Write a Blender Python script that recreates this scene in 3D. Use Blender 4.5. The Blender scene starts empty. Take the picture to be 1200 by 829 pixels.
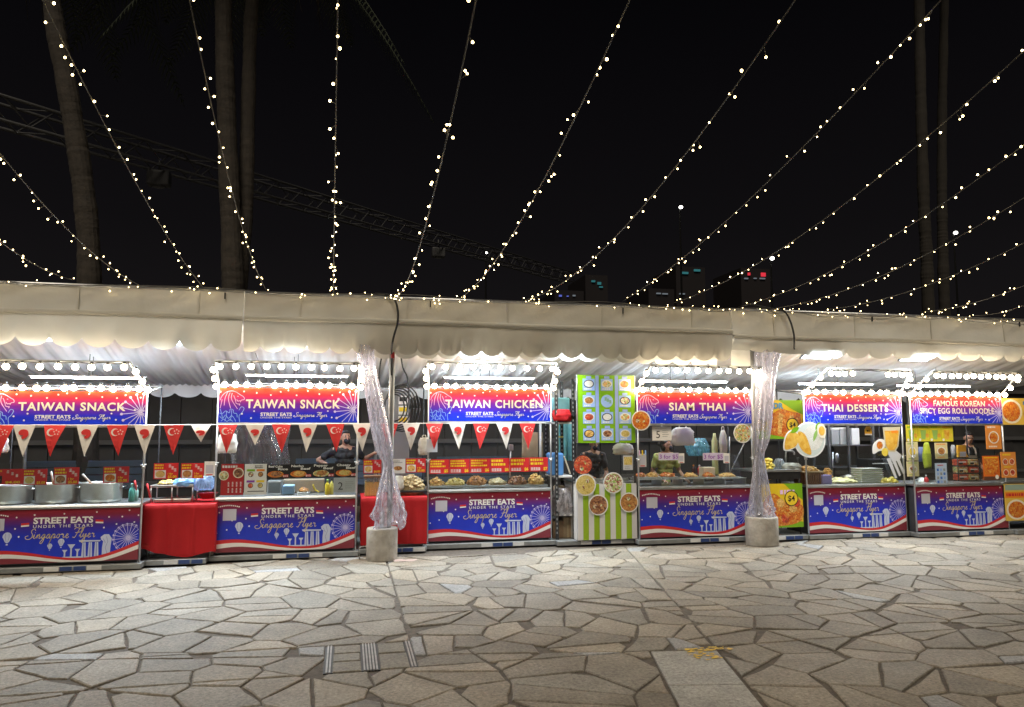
import bpy, bmesh, math, random
from mathutils import Vector, Matrix
R = random.Random(11)
SC = bpy.context.scene
COL = SC.collection
PI = math.pi

# ------------------------------------------------------------------ camera
FPX, YAW, PITCH, ROLL, DIST, EYE = 867.0, .2184, .0994, -.0008, 10.19, 1.70
cd = bpy.data.cameras.new('camera'); cam = bpy.data.objects.new('camera', cd); COL.objects.link(cam)
cd.sensor_width = 36; cd.lens = FPX / 1200 * 36; cd.clip_end = 1000; cd.clip_start = .05
cam.location = (0, -DIST, EYE)
cam.rotation_euler = (PI / 2 + PITCH, -ROLL, -YAW)
SC.camera = cam

def at(px, py, Y):
    """where the sight line of a photograph pixel meets the vertical plane at depth Y -> (X, Z)"""
    x = (px - 600) / FPX; y = -(py - 414.5) / FPX
    c, s = math.cos(ROLL), math.sin(ROLL); x, y = c * x - s * y, s * x + c * y
    cp, sp = math.cos(PITCH), math.sin(PITCH)
    f = cp - y * sp; u = sp + y * cp
    c, s = math.cos(YAW), math.sin(YAW)
    X = f * s + x * c; Yd = f * c - x * s
    t = (Y + DIST) / Yd
    return X * t, EYE + u * t

# ------------------------------------------------------------------ materials
MATS = {}
def mat(name, col=(.5, .5, .5), rough=.5, metal=0., var=0., scale=8., bump=0., bscale=None, emit=0., ecol=None, spec=.5, alpha=1.):
    if name in MATS: return MATS[name]
    m = bpy.data.materials.new(name); m.use_nodes = True
    nt = m.node_tree; b = nt.nodes['Principled BSDF']
    b.inputs['Base Color'].default_value = (*col, 1); b.inputs['Roughness'].default_value = rough
    b.inputs['Metallic'].default_value = metal; b.inputs['Specular IOR Level'].default_value = spec
    if emit:
        b.inputs['Emission Color'].default_value = (*(ecol or col), 1); b.inputs['Emission Strength'].default_value = emit
    if var or bump:
        tc = nt.nodes.new('ShaderNodeTexCoord')
        n = nt.nodes.new('ShaderNodeTexNoise'); n.inputs['Scale'].default_value = scale; n.inputs['Detail'].default_value = 5
        nt.links.new(tc.outputs['Object'], n.inputs['Vector'])
        if var:
            r = nt.nodes.new('ShaderNodeValToRGB')
            r.color_ramp.elements[0].position = .3; r.color_ramp.elements[1].position = .72
            r.color_ramp.elements[0].color = (*[c * (1 - var) for c in col], 1)
            r.color_ramp.elements[1].color = (*[min(1, c * (1 + var)) for c in col], 1)
            nt.links.new(n.outputs['Fac'], r.inputs['Fac']); nt.links.new(r.outputs['Color'], b.inputs['Base Color'])
            mr = nt.nodes.new('ShaderNodeMapRange'); mr.inputs['To Min'].default_value = max(.02, rough - .12); mr.inputs['To Max'].default_value = min(1, rough + .12)
            nt.links.new(n.outputs['Fac'], mr.inputs['Value']); nt.links.new(mr.outputs['Result'], b.inputs['Roughness'])
        if bump:
            n2 = nt.nodes.new('ShaderNodeTexNoise'); n2.inputs['Scale'].default_value = bscale or scale * 3; n2.inputs['Detail'].default_value = 4
            nt.links.new(tc.outputs['Object'], n2.inputs['Vector'])
            bp = nt.nodes.new('ShaderNodeBump'); bp.inputs['Strength'].default_value = bump; bp.inputs['Distance'].default_value = .02
            nt.links.new(n2.outputs['Fac'], bp.inputs['Height']); nt.links.new(bp.outputs['Normal'], b.inputs['Normal'])
    MATS[name] = m
    return m

def ramp_mat(name, stops, rough=.35, spec=.4):
    """a print whose colour runs from the bottom to the top of its panel"""
    if name in MATS: return MATS[name]
    m = bpy.data.materials.new(name); m.use_nodes = True; nt = m.node_tree; b = nt.nodes['Principled BSDF']
    tc = nt.nodes.new('ShaderNodeTexCoord'); sp = nt.nodes.new('ShaderNodeSeparateXYZ'); r = nt.nodes.new('ShaderNodeValToRGB')
    nt.links.new(tc.outputs['Generated'], sp.inputs[0]); nt.links.new(sp.outputs['Z'], r.inputs['Fac'])
    e = r.color_ramp.elements
    e[0].position, e[0].color = stops[0][0], (*stops[0][1], 1); e[1].position, e[1].color = stops[-1][0], (*stops[-1][1], 1)
    for p, c in stops[1:-1]:
        k = e.new(p); k.color = (*c, 1)
    nt.links.new(r.outputs['Color'], b.inputs['Base Color']); b.inputs['Roughness'].default_value = rough; b.inputs['Specular IOR Level'].default_value = spec
    nz = nt.nodes.new('ShaderNodeTexNoise'); nz.inputs['Scale'].default_value = 3.2; nz.inputs['Detail'].default_value = 3; nz.inputs['Distortion'].default_value = .8; nt.links.new(tc.outputs['Object'], nz.inputs['Vector'])
    bp = nt.nodes.new('ShaderNodeBump'); bp.inputs['Strength'].default_value = .5; bp.inputs['Distance'].default_value = .03; nt.links.new(nz.outputs['Fac'], bp.inputs['Height']); nt.links.new(bp.outputs[0], b.inputs['Normal'])
    MATS[name] = m; return m

def food(name, cols, scale=45., rough=.35, bump=.6):
    """cooked food: patches of several colours with lumpy relief"""
    if name in MATS: return MATS[name]
    m = bpy.data.materials.new(name); m.use_nodes = True; nt = m.node_tree; b = nt.nodes['Principled BSDF']
    tc = nt.nodes.new('ShaderNodeTexCoord'); v = nt.nodes.new('ShaderNodeTexVoronoi'); v.inputs['Scale'].default_value = scale
    nz = nt.nodes.new('ShaderNodeTexNoise'); nz.inputs['Scale'].default_value = scale * .6
    mx = nt.nodes.new('ShaderNodeMix'); mx.data_type = 'VECTOR'; mx.inputs['Factor'].default_value = .06
    nt.links.new(tc.outputs['Object'], nz.inputs['Vector']); nt.links.new(tc.outputs['Object'], mx.inputs[4]); nt.links.new(nz.outputs['Color'], mx.inputs[5])
    nt.links.new(mx.outputs[1], v.inputs['Vector'])
    sp = nt.nodes.new('ShaderNodeSeparateColor'); nt.links.new(v.outputs['Color'], sp.inputs[0])
    r = nt.nodes.new('ShaderNodeValToRGB'); r.color_ramp.interpolation = 'LINEAR'
    e = r.color_ramp.elements
    while len(e) < len(cols): e.new(.5)
    for i, c in enumerate(cols):
        e[i].position = i / (len(cols) - 1); e[i].color = (*c, 1)
    nt.links.new(sp.outputs[0], r.inputs['Fac']); nt.links.new(r.outputs['Color'], b.inputs['Base Color'])
    bp = nt.nodes.new('ShaderNodeBump'); bp.inputs['Strength'].default_value = bump; bp.inputs['Distance'].default_value = .01; bp.invert = True
    nt.links.new(v.outputs['Distance'], bp.inputs['Height']); nt.links.new(bp.outputs['Normal'], b.inputs['Normal'])
    b.inputs['Roughness'].default_value = rough
    MATS[name] = m; return m

def glow(name, col, strength, sample=True):
    if name in MATS: return MATS[name]
    m = bpy.data.materials.new(name); m.use_nodes = True; nt = m.node_tree; nt.nodes.clear()
    o = nt.nodes.new('ShaderNodeOutputMaterial'); e = nt.nodes.new('ShaderNodeEmission')
    e.inputs[0].default_value = (*col, 1); e.inputs[1].default_value = strength; nt.links.new(e.outputs[0], o.inputs[0])
    if not sample: m.cycles.emission_sampling = 'NONE'
    MATS[name] = m; return m

def clear(name, tint=(.9, .95, .95), gloss=.12, rough=.05, haze=0., hcol=(.8, .8, .85)):
    """thin clear sheet: mostly see-through, some mirror, some milky haze"""
    if name in MATS: return MATS[name]
    m = bpy.data.materials.new(name); m.use_nodes = True; nt = m.node_tree; nt.nodes.clear()
    o = nt.nodes.new('ShaderNodeOutputMaterial'); t = nt.nodes.new('ShaderNodeBsdfTransparent'); g = nt.nodes.new('ShaderNodeBsdfGlossy')
    t.inputs[0].default_value = (*tint, 1); g.inputs['Roughness'].default_value = rough; g.inputs[0].default_value = (.95, .95, 1, 1)
    a = nt.nodes.new('ShaderNodeMixShader')
    lw = nt.nodes.new('ShaderNodeLayerWeight'); lw.inputs['Blend'].default_value = .35
    mr = nt.nodes.new('ShaderNodeMapRange'); mr.inputs['To Min'].default_value = gloss * .5; mr.inputs['To Max'].default_value = min(1, gloss * 3.5)
    nt.links.new(lw.outputs['Facing'], mr.inputs['Value']); nt.links.new(mr.outputs[0], a.inputs[0])
    nt.links.new(t.outputs[0], a.inputs[1]); nt.links.new(g.outputs[0], a.inputs[2])
    out = a
    if haze:
        d = nt.nodes.new('ShaderNodeBsdfDiffuse'); d.inputs[0].default_value = (*hcol, 1)
        tr = nt.nodes.new('ShaderNodeBsdfTranslucent'); tr.inputs[0].default_value = (*hcol, 1)
        dm = nt.nodes.new('ShaderNodeMixShader'); dm.inputs[0].default_value = .5
        nt.links.new(d.outputs[0], dm.inputs[1]); nt.links.new(tr.outputs[0], dm.inputs[2])
        tc = nt.nodes.new('ShaderNodeTexCoord'); mp = nt.nodes.new('ShaderNodeMapping'); mp.inputs['Scale'].default_value = (7, 7, 1.6)
        nz = nt.nodes.new('ShaderNodeTexNoise'); nz.inputs['Scale'].default_value = 3; nz.inputs['Detail'].default_value = 6; nz.inputs['Distortion'].default_value = 1.5
        nt.links.new(tc.outputs['Object'], mp.inputs[0]); nt.links.new(mp.outputs[0], nz.inputs['Vector'])
        r2 = nt.nodes.new('ShaderNodeMapRange'); r2.inputs['From Min'].default_value = .35; r2.inputs['From Max'].default_value = .7
        r2.inputs['To Min'].default_value = haze * .35; r2.inputs['To Max'].default_value = min(.95, haze * 1.7)
        nt.links.new(nz.outputs['Fac'], r2.inputs['Value'])
        bp = nt.nodes.new('ShaderNodeBump'); bp.inputs['Strength'].default_value = .35; bp.inputs['Distance'].default_value = .02
        nt.links.new(nz.outputs['Fac'], bp.inputs['Height']); nt.links.new(bp.outputs[0], g.inputs['Normal'])
        b2 = nt.nodes.new('ShaderNodeMixShader'); nt.links.new(r2.outputs[0], b2.inputs[0])
        nt.links.new(a.outputs[0], b2.inputs[1]); nt.links.new(dm.outputs[0], b2.inputs[2]); out = b2
    nt.links.new(out.outputs[0], o.inputs[0])
    MATS[name] = m; return m

def cloth(name, col, thin=.35, var=.06, rough=.8):
    """cloth that lets part of the light through"""
    if name in MATS: return MATS[name]
    m = mat(name, col, rough, var=var, scale=2.5, bump=.15, bscale=14, spec=.2); nt = m.node_tree
    b = nt.nodes['Principled BSDF']; o = nt.nodes['Material Output']
    t = nt.nodes.new('ShaderNodeBsdfTranslucent'); t.inputs[0].default_value = (*col, 1)
    x = nt.nodes.new('ShaderNodeMixShader'); x.inputs[0].default_value = thin
    nt.links.new(b.outputs[0], x.inputs[1]); nt.links.new(t.outputs[0], x.inputs[2]); nt.links.new(x.outputs[0], o.inputs[0])
    return m

WHITE = mat('white_print', (.8, .78, .76), .4)
CREAM = mat('cream_print', (.85, .76, .62), .4)
GOLD = mat('gold_print', (.75, .6, .25), .4)
LILAC = mat('lilac_print', (.6, .55, .85), .4)
PINKL = mat('pink_line_print', (.85, .55, .8), .4)
SKYL = mat('blue_line_print', (.3, .5, .9), .4)
SILV = mat('silver_blue_print', (.55, .6, .8), .4)
SILD = mat('slate_blue_print', (.25, .28, .55), .4)
REDP = mat('red_print', (.6, .025, .03), .4)
DRED = mat('dark_red_print', (.22, .03, .045), .4)
YELP = mat('yellow_print', (.85, .6, .03), .4)
ORAP = mat('orange_print', (.8, .25, .02), .4)
BLKP = mat('black_print', (.015, .013, .013), .45)
GREYP = mat('grey_print', (.35, .35, .36), .5)
BLUEP = mat('blue_print', (.05, .18, .6), .4)
GREENP = mat('green_print', (.2, .42, .01), .4)
PALEG = mat('pale_green_print', (.3, .5, .12), .4)
PALEB = mat('pale_blue_print', (.35, .5, .85), .35)
PURP = mat('purple_print', (.25, .05, .4), .4)
STEEL = mat('brushed_steel', (.6, .6, .6), .36, 1., var=.05, scale=4)
SATIN = mat('satin_steel_pot', (.62, .62, .6), .36, .85, var=.06, scale=12)
ALU = mat('aluminium', (.55, .55, .56), .4, .9, var=.08, scale=15)
GALV = mat('galvanised_pole', (.38, .38, .37), .45, .7, var=.15, scale=10)
DARKM = mat('dark_metal', (.03, .03, .032), .5, .3, var=.2, scale=10)
BLACKR = mat('black_rubber', (.012, .012, .013), .6)
CARC = mat('dark_cabinet', (.05, .05, .055), .5, var=.2)
GLASS = clear('counter_glass', (.93, .96, .96), .1, .03)
FILM = clear('plastic_film', (.93, .92, .97), .22, .24, haze=.34, hcol=(.70, .69, .78))
BAGF = cloth('bag_film', (.78, .74, .66), .35, .06, .35)
BULBG = glow('warm_globe', (1., .83, .58), 52.)
LEDG = glow('warm_led', (1., .74, .33), 14., False)
TUBEG = glow('cool_tube', (.74, .89, 1.), 210.)
FLOODG = glow('cool_flood_glass', (.75, .9, 1.), 12., False)
SOCK = mat('bulb_socket', (.05, .05, .05), .5)
WIRE = mat('dark_wire', (.03, .03, .025), .6)
TENT = cloth('cream_canvas', (.70, .665, .585), .12)
TENTD = cloth('shaded_canvas', (.58, .545, .47), .12)  # cream canvas darkened: shade of middle bay and gutter fold in the colour
LINE = cloth('white_lining', (.84, .84, .85), .25)
SIGNM = ramp_mat('sign_gradient', [(0, (.010, .045, .72)), (.25, (.022, .03, .62)), (.55, (.18, .02, .30)), (.8, (.62, .03, .055)), (1, (.82, .065, .015))])
BANM = ramp_mat('banner_gradient', [(0, (.018, .045, .58)), (.5, (.018, .036, .5)), (.70, (.06, .024, .25)), (.88, (.22, .02, .055)), (1, (.34, .022, .03))])
SKIN = mat('skin', (.42, .23, .15), .5, var=.08, scale=30)
SKINL = mat('lips', (.35, .12, .1), .5)
EYEM = mat('eye_dark', (.03, .02, .02), .2)
HAIR = mat('black_hair', (.015, .012, .011), .5, bump=.6, bscale=90)
F_FRY = food('fried_golden', [(0.406, 0.189, 0.0435), (0.725, 0.406, 0.102), (0.85, 0.551, 0.174), (0.522, 0.261, 0.0725)], 40)
F_BROWN = food('fried_brown', [(0.174, 0.058, 0.0217), (0.435, 0.174, 0.0435), (0.58, 0.29, 0.087), (0.29, 0.116, 0.029)], 45)
F_MUSH = food('fried_mushroom', [(0.435, 0.319, 0.145), (0.652, 0.522, 0.29), (0.319, 0.232, 0.102), (0.725, 0.609, 0.377)], 38)
F_YEL = food('yellow_noodle', [(.6, .42, .08), (.7, .55, .2), (.45, .3, .05)], 60)
F_RED = food('chilli_red', [(0.435, 0.029, 0.0145), (0.725, 0.087, 0.029), (0.29, 0.0435, 0.029), (0.797, 0.29, 0.116)], 50)
F_MIX = food('mixed_dish', [(0.725, 0.145, 0.0435), (0.85, 0.652, 0.217), (0.217, 0.362, 0.0725), (0.85, 0.797, 0.58), (0.29, 0.102, 0.0435)], 45)
F_SALAD = food('salad_mix', [(0.145, 0.362, 0.0435), (0.435, 0.58, 0.145), (0.85, 0.797, 0.652), (0.435, 0.116, 0.0725), (0.174, 0.0725, 0.0435)], 50)
F_DARK = food('dark_stew', [(0.087, 0.029, 0.0217), (0.29, 0.102, 0.0435), (0.507, 0.261, 0.116), (0.145, 0.058, 0.0435)], 45)
F_ORA = food('orange_stew', [(.6, .12, .01), (.7, .25, .03), (.5, .06, .01), (.75, .45, .1)], 42)
F_MANGO = food('mango', [(.75, .4, .05), (.8, .5, .1), (.7, .33, .03)], 18, bump=.2)
F_LEMON = food('lemon', [(.75, .55, .05), (.8, .62, .1)], 30, bump=.2)
F_RICE = food('rice_white', [(.7, .67, .6), (.8, .78, .72), (.6, .56, .48)], 120)

# ------------------------------------------------------------------ mesh builder
BASE = {}          # object name -> world location of its origin
TXT = {}
def text_mesh(body, bold, space):
    k = (body, bold, space)
    if k in TXT: return TXT[k]
    cu = bpy.data.curves.new('t', 'FONT'); cu.body = body; cu.offset = bold; cu.space_character = space; cu.resolution_u = 3
    ob = bpy.data.objects.new('t', cu); COL.objects.link(ob)
    dg = bpy.context.evaluated_depsgraph_get(); me = bpy.data.meshes.new_from_object(ob.evaluated_get(dg))
    V = [(v.co.x, v.co.y) for v in me.vertices]; F = [tuple(p.vertices) for p in me.polygons]
    bpy.data.objects.remove(ob); bpy.data.curves.remove(cu); bpy.data.meshes.remove(me)
    TXT[k] = (V, F); return V, F

def smooth_path(p, n=5, closed=False):
    out = []
    m = len(p)
    for i in range(m if closed else m - 1):
        g = lambda j: p[j % m] if closed else p[max(0, min(m - 1, j))]
        a, b, c, d = g(i - 1), g(i), g(i + 1), g(i + 2)
        for k in range(n):
            t = k / n
            out.append(tuple(.5 * (2 * b[q] + (c[q] - a[q]) * t + (2 * a[q] - 5 * b[q] + 4 * c[q] - d[q]) * t * t + (3 * b[q] - a[q] - 3 * c[q] + d[q]) * t ** 3) for q in range(len(b))))
    if not closed: out.append(tuple(p[-1]))
    return out

class MB:
    def __init__(s): s.v = []; s.f = []; s.mi = []; s.sm = []; s.mats = []; s.tint = {}
    def add(s, V, F, m, smooth=False):
        if m not in s.mats: s.mats.append(m)
        k = s.mats.index(m); o = len(s.v); s.v += [tuple(v) for v in V]
        for f in F: s.f.append(tuple(i + o for i in f)); s.mi.append(k); s.sm.append(smooth)
        return s
    def box(s, x0, x1, y0, y1, z0, z1, m, bev=0.):
        if x0 > x1: x0, x1 = x1, x0
        if y0 > y1: y0, y1 = y1, y0
        if z0 > z1: z0, z1 = z1, z0
        if not bev:
            V = [(x, y, z) for z in (z0, z1) for y in (y0, y1) for x in (x0, x1)]
            return s.add(V, [(0, 2, 3, 1), (4, 5, 7, 6), (0, 1, 5, 4), (2, 6, 7, 3), (0, 4, 6, 2), (1, 3, 7, 5)], m)
        b = min(bev, (x1 - x0) / 2.1, (y1 - y0) / 2.1, (z1 - z0) / 2.1)
        bm = bmesh.new(); bmesh.ops.create_cube(bm, size=1)
        for v in bm.verts:
            v.co = Vector(((x0 + x1) / 2 + v.co.x * (x1 - x0), (y0 + y1) / 2 + v.co.y * (y1 - y0), (z0 + z1) / 2 + v.co.z * (z1 - z0)))
        bmesh.ops.bevel(bm, geom=bm.edges[:], offset=b, segments=2, affect='EDGES', profile=.5)
        bm.verts.index_update(); s.add([v.co[:] for v in bm.verts], [[v.index for v in f.verts] for f in bm.faces], m, False); bm.free()
        return s
    def tube(s, pts, r, m, n=6, smooth=True, caps=True):
        pts = [Vector(p) for p in pts]; rs = r if isinstance(r, (list, tuple)) else [r] * len(pts)
        V = []; F = []; pu = None
        for i, p in enumerate(pts):
            d = (pts[min(i + 1, len(pts) - 1)] - pts[max(i - 1, 0)])
            if d.length < 1e-9: d = Vector((0, 0, 1))
            d.normalize()
            if pu is None:
                pu = d.cross(Vector((0, 0, 1)) if abs(d.z) < .9 else Vector((1, 0, 0))).normalized()
            u = (pu - d * pu.dot(d)).normalized(); w = d.cross(u); pu = u
            for k in range(n):
                a = 2 * PI * k / n; V.append(p + (u * math.cos(a) + w * math.sin(a)) * rs[i])
        for i in range(len(pts) - 1):
            for k in range(n):
                a = i * n + k; b = i * n + (k + 1) % n; F.append((a, b, b + n, a + n))
        if caps:
            F.append(tuple(range(n))[::-1]); F.append(tuple(range((len(pts) - 1) * n, len(pts) * n)))
        return s.add(V, F, m, smooth)
    def lathe(s, prof, c, m, n=20, smooth=True, sx=1., sy=1.):
        V = []; F = []; k = len(prof)
        for r, z in prof:
            for j in range(n):
                a = 2 * PI * j / n; V.append((c[0] + r * math.cos(a) * sx, c[1] + r * math.sin(a) * sy, c[2] + z))
        for i in range(k - 1):
            for j in range(n):
                a = i * n + j; b = i * n + (j + 1) % n; F.append((a, b, b + n, a + n))
        F.append(tuple(range(n))[::-1]); F.append(tuple(range((k - 1) * n, k * n)))
        return s.add(V, F, m, smooth)
    def ball(s, c, r, m, nu=10, nv=6, jit=0.):
        rx, ry, rz = r if isinstance(r, (tuple, list)) else (r, r, r)
        V = [(c[0], c[1], c[2] - rz)]; F = []
        for i in range(1, nv):
            t = PI * i / nv
            for j in range(nu):
                a = 2 * PI * j / nu; q = 1 + jit * (R.random() - .5) * 2
                V.append((c[0] + rx * q * math.sin(t) * math.cos(a), c[1] + ry * q * math.sin(t) * math.sin(a), c[2] - rz * q * math.cos(t)))
        V.append((c[0], c[1], c[2] + rz)); L = len(V) - 1
        for j in range(nu):
            F.append((0, 1 + (j + 1) % nu, 1 + j)); F.append((L, L - nu + j, L - nu + (j + 1) % nu))
        for i in range(nv - 2):
            for j in range(nu):
                a = 1 + i * nu + j; b = 1 + i * nu + (j + 1) % nu; F.append((a, b, b + nu, a + nu))
        return s.add(V, F, m, True)
    # ---- flat print on a panel that faces -Y: everything below is drawn in X, Z at depth y
    def poly(s, P, y, m): return s.add([(p[0], y, p[1]) for p in P], [tuple(range(len(P)))], m)
    def rect(s, x0, x1, z0, z1, y, m): return s.poly([(x0, z0), (x1, z0), (x1, z1), (x0, z1)], y, m)
    def disc(s, x, z, r, y, m, n=16, rz=None):
        return s.poly([(x + r * math.cos(2 * PI * i / n), z + (rz or r) * math.sin(2 * PI * i / n)) for i in range(n)], y, m)
    def star(s, x, z, r, y, m, n=5, q=.45):
        return s.poly([(x + (r if i % 2 == 0 else r * q) * math.sin(PI * i / n), z + (r if i % 2 == 0 else r * q) * math.cos(PI * i / n)) for i in range(2 * n)], y, m)
    def ribbon(s, P, w, y, m):
        L = []; Rr = []
        for i, p in enumerate(P):
            a = P[max(0, i - 1)]; b = P[min(len(P) - 1, i + 1)]
            dx, dz = b[0] - a[0], b[1] - a[1]; l = math.hypot(dx, dz) or 1
            L.append((p[0] - dz / l * w / 2, y, p[1] + dx / l * w / 2)); Rr.append((p[0] + dz / l * w / 2, y, p[1] - dx / l * w / 2))
        n = len(P); return s.add(L + Rr, [(i, i + n, i + n + 1, i + 1) for i in range(n - 1)], m)
    def prism(s, P, y0, y1, m, smooth=False):
        n = len(P); V = [(p[0], y0, p[1]) for p in P] + [(p[0], y1, p[1]) for p in P]
        return s.add(V, [tuple(range(n)), tuple(range(n, 2 * n))[::-1]] + [(i, (i + 1) % n, (i + 1) % n + n, i + n)[::-1] for i in range(n)], m, smooth)
    def text(s, body, x, z, h, y, m, w=None, bold=0., align='l', space=1., rot=0., caps=True):
        """lettering: baseline left at (x, z), capital height h; w squeezes it to that width"""
        V, F = text_mesh(body, bold, space)
        ref, _ = text_mesh('H', bold, 1.); ch = max(v[1] for v in ref)
        k = h / ch; x0 = min(v[0] for v in V); x1 = max(v[0] for v in V)
        kx = w / (x1 - x0) if w else k
        W = (x1 - x0) * kx; ox = {'l': 0, 'c': -W / 2, 'r': -W}[align]
        c, sn = math.cos(rot), math.sin(rot)
        Q = []
        for v in V:
            a, b = (v[0] - x0) * kx + ox, v[1] * k
            Q.append((x + a * c - b * sn, y, z + a * sn + b * c))
        return s.add(Q, F, m)
    def build(s, name, parent=None, base=None, label=None, cat=None, group=None, kind=None, weld=False):
        me = bpy.data.meshes.new(name)
        if parent is not None: b = BASE[parent.name]
        elif base is not None: b = base
        else:
            xs, ys, zs = zip(*s.v); b = ((min(xs) + max(xs)) / 2, (min(ys) + max(ys)) / 2, min(zs))
        me.from_pydata([(v[0] - b[0], v[1] - b[1], v[2] - b[2]) for v in s.v], [], s.f)
        for m in s.mats: me.materials.append(m)
        me.polygons.foreach_set('material_index', s.mi); me.polygons.foreach_set('use_smooth', s.sm)
        if s.tint:
            ca = me.color_attributes.new('tint', 'FLOAT_COLOR', 'CORNER')
            for p in me.polygons:
                t = s.tint.get(p.index, (1, 1, 1))
                for li in p.loop_indices: ca.data[li].color = (*t, 1)
        me.update()
        o = bpy.data.objects.new(name, me); COL.objects.link(o)
        if parent is not None: o.parent = parent
        else: o.location = b
        BASE[o.name] = b
        tag(o, label, cat, group, kind)
        return o

def tag(o, label=None, cat=None, group=None, kind=None):
    for k, v in (('label', label), ('category', cat), ('group', group), ('kind', kind)):
        if v: o[k] = v
    return o
def thing(name, label, cat, loc, group=None):
    o = bpy.data.objects.new(name, None); COL.objects.link(o); o.location = loc; o.empty_display_size = .1
    BASE[o.name] = tuple(loc); return tag(o, label, cat, group)
def child_copy(src, parent, world):
    """another copy of a part that shares its mesh, at a world position under its own thing"""
    c = src.copy(); COL.objects.link(c); c.parent = parent
    b = BASE[parent.name]; c.location = (world[0] - b[0], world[1] - b[1], world[2] - b[2]); BASE[c.name] = tuple(world)
    return c

# ------------------------------------------------------------------ world, light, view
w = bpy.data.worlds.new('World'); SC.world = w; w.use_nodes = True
nt = w.node_tree; bg = nt.nodes['Background']
sky = nt.nodes.new('ShaderNodeTexSky'); sky.sky_type = 'NISHITA'; sky.sun_disc = False
sky.sun_elevation = math.radians(-4); sky.sun_rotation = math.radians(200)
hs = nt.nodes.new('ShaderNodeHueSaturation'); hs.inputs['Saturation'].default_value = .12
nt.links.new(sky.outputs[0], hs.inputs['Color'])
tc = nt.nodes.new('ShaderNodeTexCoord'); sp = nt.nodes.new('ShaderNodeSeparateXYZ'); nt.links.new(tc.outputs['Generated'], sp.inputs[0])
cr = nt.nodes.new('ShaderNodeValToRGB'); cr.color_ramp.elements[0].position = 0; cr.color_ramp.elements[0].color = (.0100, .0088, .0092, 1)
cr.color_ramp.elements[1].position = .55; cr.color_ramp.elements[1].color = (.0008, .0007, .0012, 1)
k = cr.color_ramp.elements.new(.25); k.color = (.0042, .0037, .0043, 1)
nt.links.new(sp.outputs['Z'], cr.inputs['Fac'])
ad = nt.nodes.new('ShaderNodeMix'); ad.data_type = 'RGBA'; ad.blend_type = 'ADD'; ad.inputs['Factor'].default_value = .02
nt.links.new(cr.outputs['Color'], ad.inputs[6]); nt.links.new(hs.outputs['Color'], ad.inputs[7])
nt.links.new(ad.outputs[2], bg.inputs['Color']); bg.inputs['Strength'].default_value = 1.

SUN_E, SUN_A = math.radians(52), math.radians(200)       # the plaza's lamps behind the camera, as one soft high source
sd = bpy.data.lights.new('sun', 'SUN'); so = bpy.data.objects.new('sun', sd); COL.objects.link(so)
sd.energy = 1.6; sd.angle = math.radians(28); sd.color = (1, .89, .72)
so.rotation_euler = (PI / 2 - SUN_E, 0, math.radians(-18)); so.location = (0, -8, 12)
SC.view_settings.view_transform = 'Standard'; SC.view_settings.look = 'None'; SC.view_settings.gamma = 1; SC.view_settings.exposure = .12
SC.cycles.use_denoising = True; SC.cycles.max_bounces = 8; SC.cycles.transparent_max_bounces = 24; SC.cycles.sample_clamp_indirect = 6
SC.cycles.caustics_reflective = False; SC.cycles.caustics_refractive = False; SC.cycles.use_light_tree = True

# ------------------------------------------------------------------ paving
def clip(P, n, d):
    out = []
    for i in range(len(P)):
        a, b = P[i], P[(i + 1) % len(P)]
        da = a[0] * n[0] + a[1] * n[1] - d; db = b[0] * n[0] + b[1] * n[1] - d
        if da >= 0: out.append(a)
        if (da >= 0) != (db >= 0):
            t = da / (da - db); out.append((a[0] + (b[0] - a[0]) * t, a[1] + (b[1] - a[1]) * t))
    return out
def area(P): return .5 * sum(P[i][0] * P[(i + 1) % len(P)][1] - P[(i + 1) % len(P)][0] * P[i][1] for i in range(len(P)))
def shrink(P, g):
    Q = P
    for i in range(len(P)):
        a, b = P[i], P[(i + 1) % len(P)]
        dx, dy = b[0] - a[0], b[1] - a[1]; l = math.hypot(dx, dy)
        if l < 1e-6: continue
        n = (-dy / l, dx / l); gg = g[i % len(g)] if isinstance(g, list) else g
        Q = clip(Q, n, a[0] * n[0] + a[1] * n[1] + gg)
        if len(Q) < 3: return []
    return Q
RP = random.Random(5)
slab = bpy.data.materials.new('flagstone'); slab.use_nodes = True; nt = slab.node_tree; b = nt.nodes['Principled BSDF']
tc = nt.nodes.new('ShaderNodeTexCoord'); at_ = nt.nodes.new('ShaderNodeAttribute'); at_.attribute_name = 'tint'
n1 = nt.nodes.new('ShaderNodeTexNoise'); n1.inputs['Scale'].default_value = 2.2; n1.inputs['Detail'].default_value = 8; n1.inputs['Roughness'].default_value = .7
n2 = nt.nodes.new('ShaderNodeTexNoise'); n2.inputs['Scale'].default_value = 38; n2.inputs['Detail'].default_value = 6; n2.inputs['Roughness'].default_value = .75
for n in (n1, n2): nt.links.new(tc.outputs['Object'], n.inputs['Vector'])
r1 = nt.nodes.new('ShaderNodeValToRGB'); r1.color_ramp.elements[0].position = .3; r1.color_ramp.elements[0].color = (.64, .63, .62, 1); r1.color_ramp.elements[1].position = .7; r1.color_ramp.elements[1].color = (1.18, 1.16, 1.13, 1)
r2 = nt.nodes.new('ShaderNodeValToRGB'); r2.color_ramp.elements[0].position = .32; r2.color_ramp.elements[0].color = (.5, .49, .48, 1); r2.color_ramp.elements[1].position = .66; r2.color_ramp.elements[1].color = (1.34, 1.33, 1.3, 1)
nt.links.new(n1.outputs['Fac'], r1.inputs['Fac']); nt.links.new(n2.outputs['Fac'], r2.inputs['Fac'])
m1 = nt.nodes.new('ShaderNodeMix'); m1.data_type = 'RGBA'; m1.blend_type = 'MULTIPLY'; m1.inputs['Factor'].default_value = 1
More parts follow.
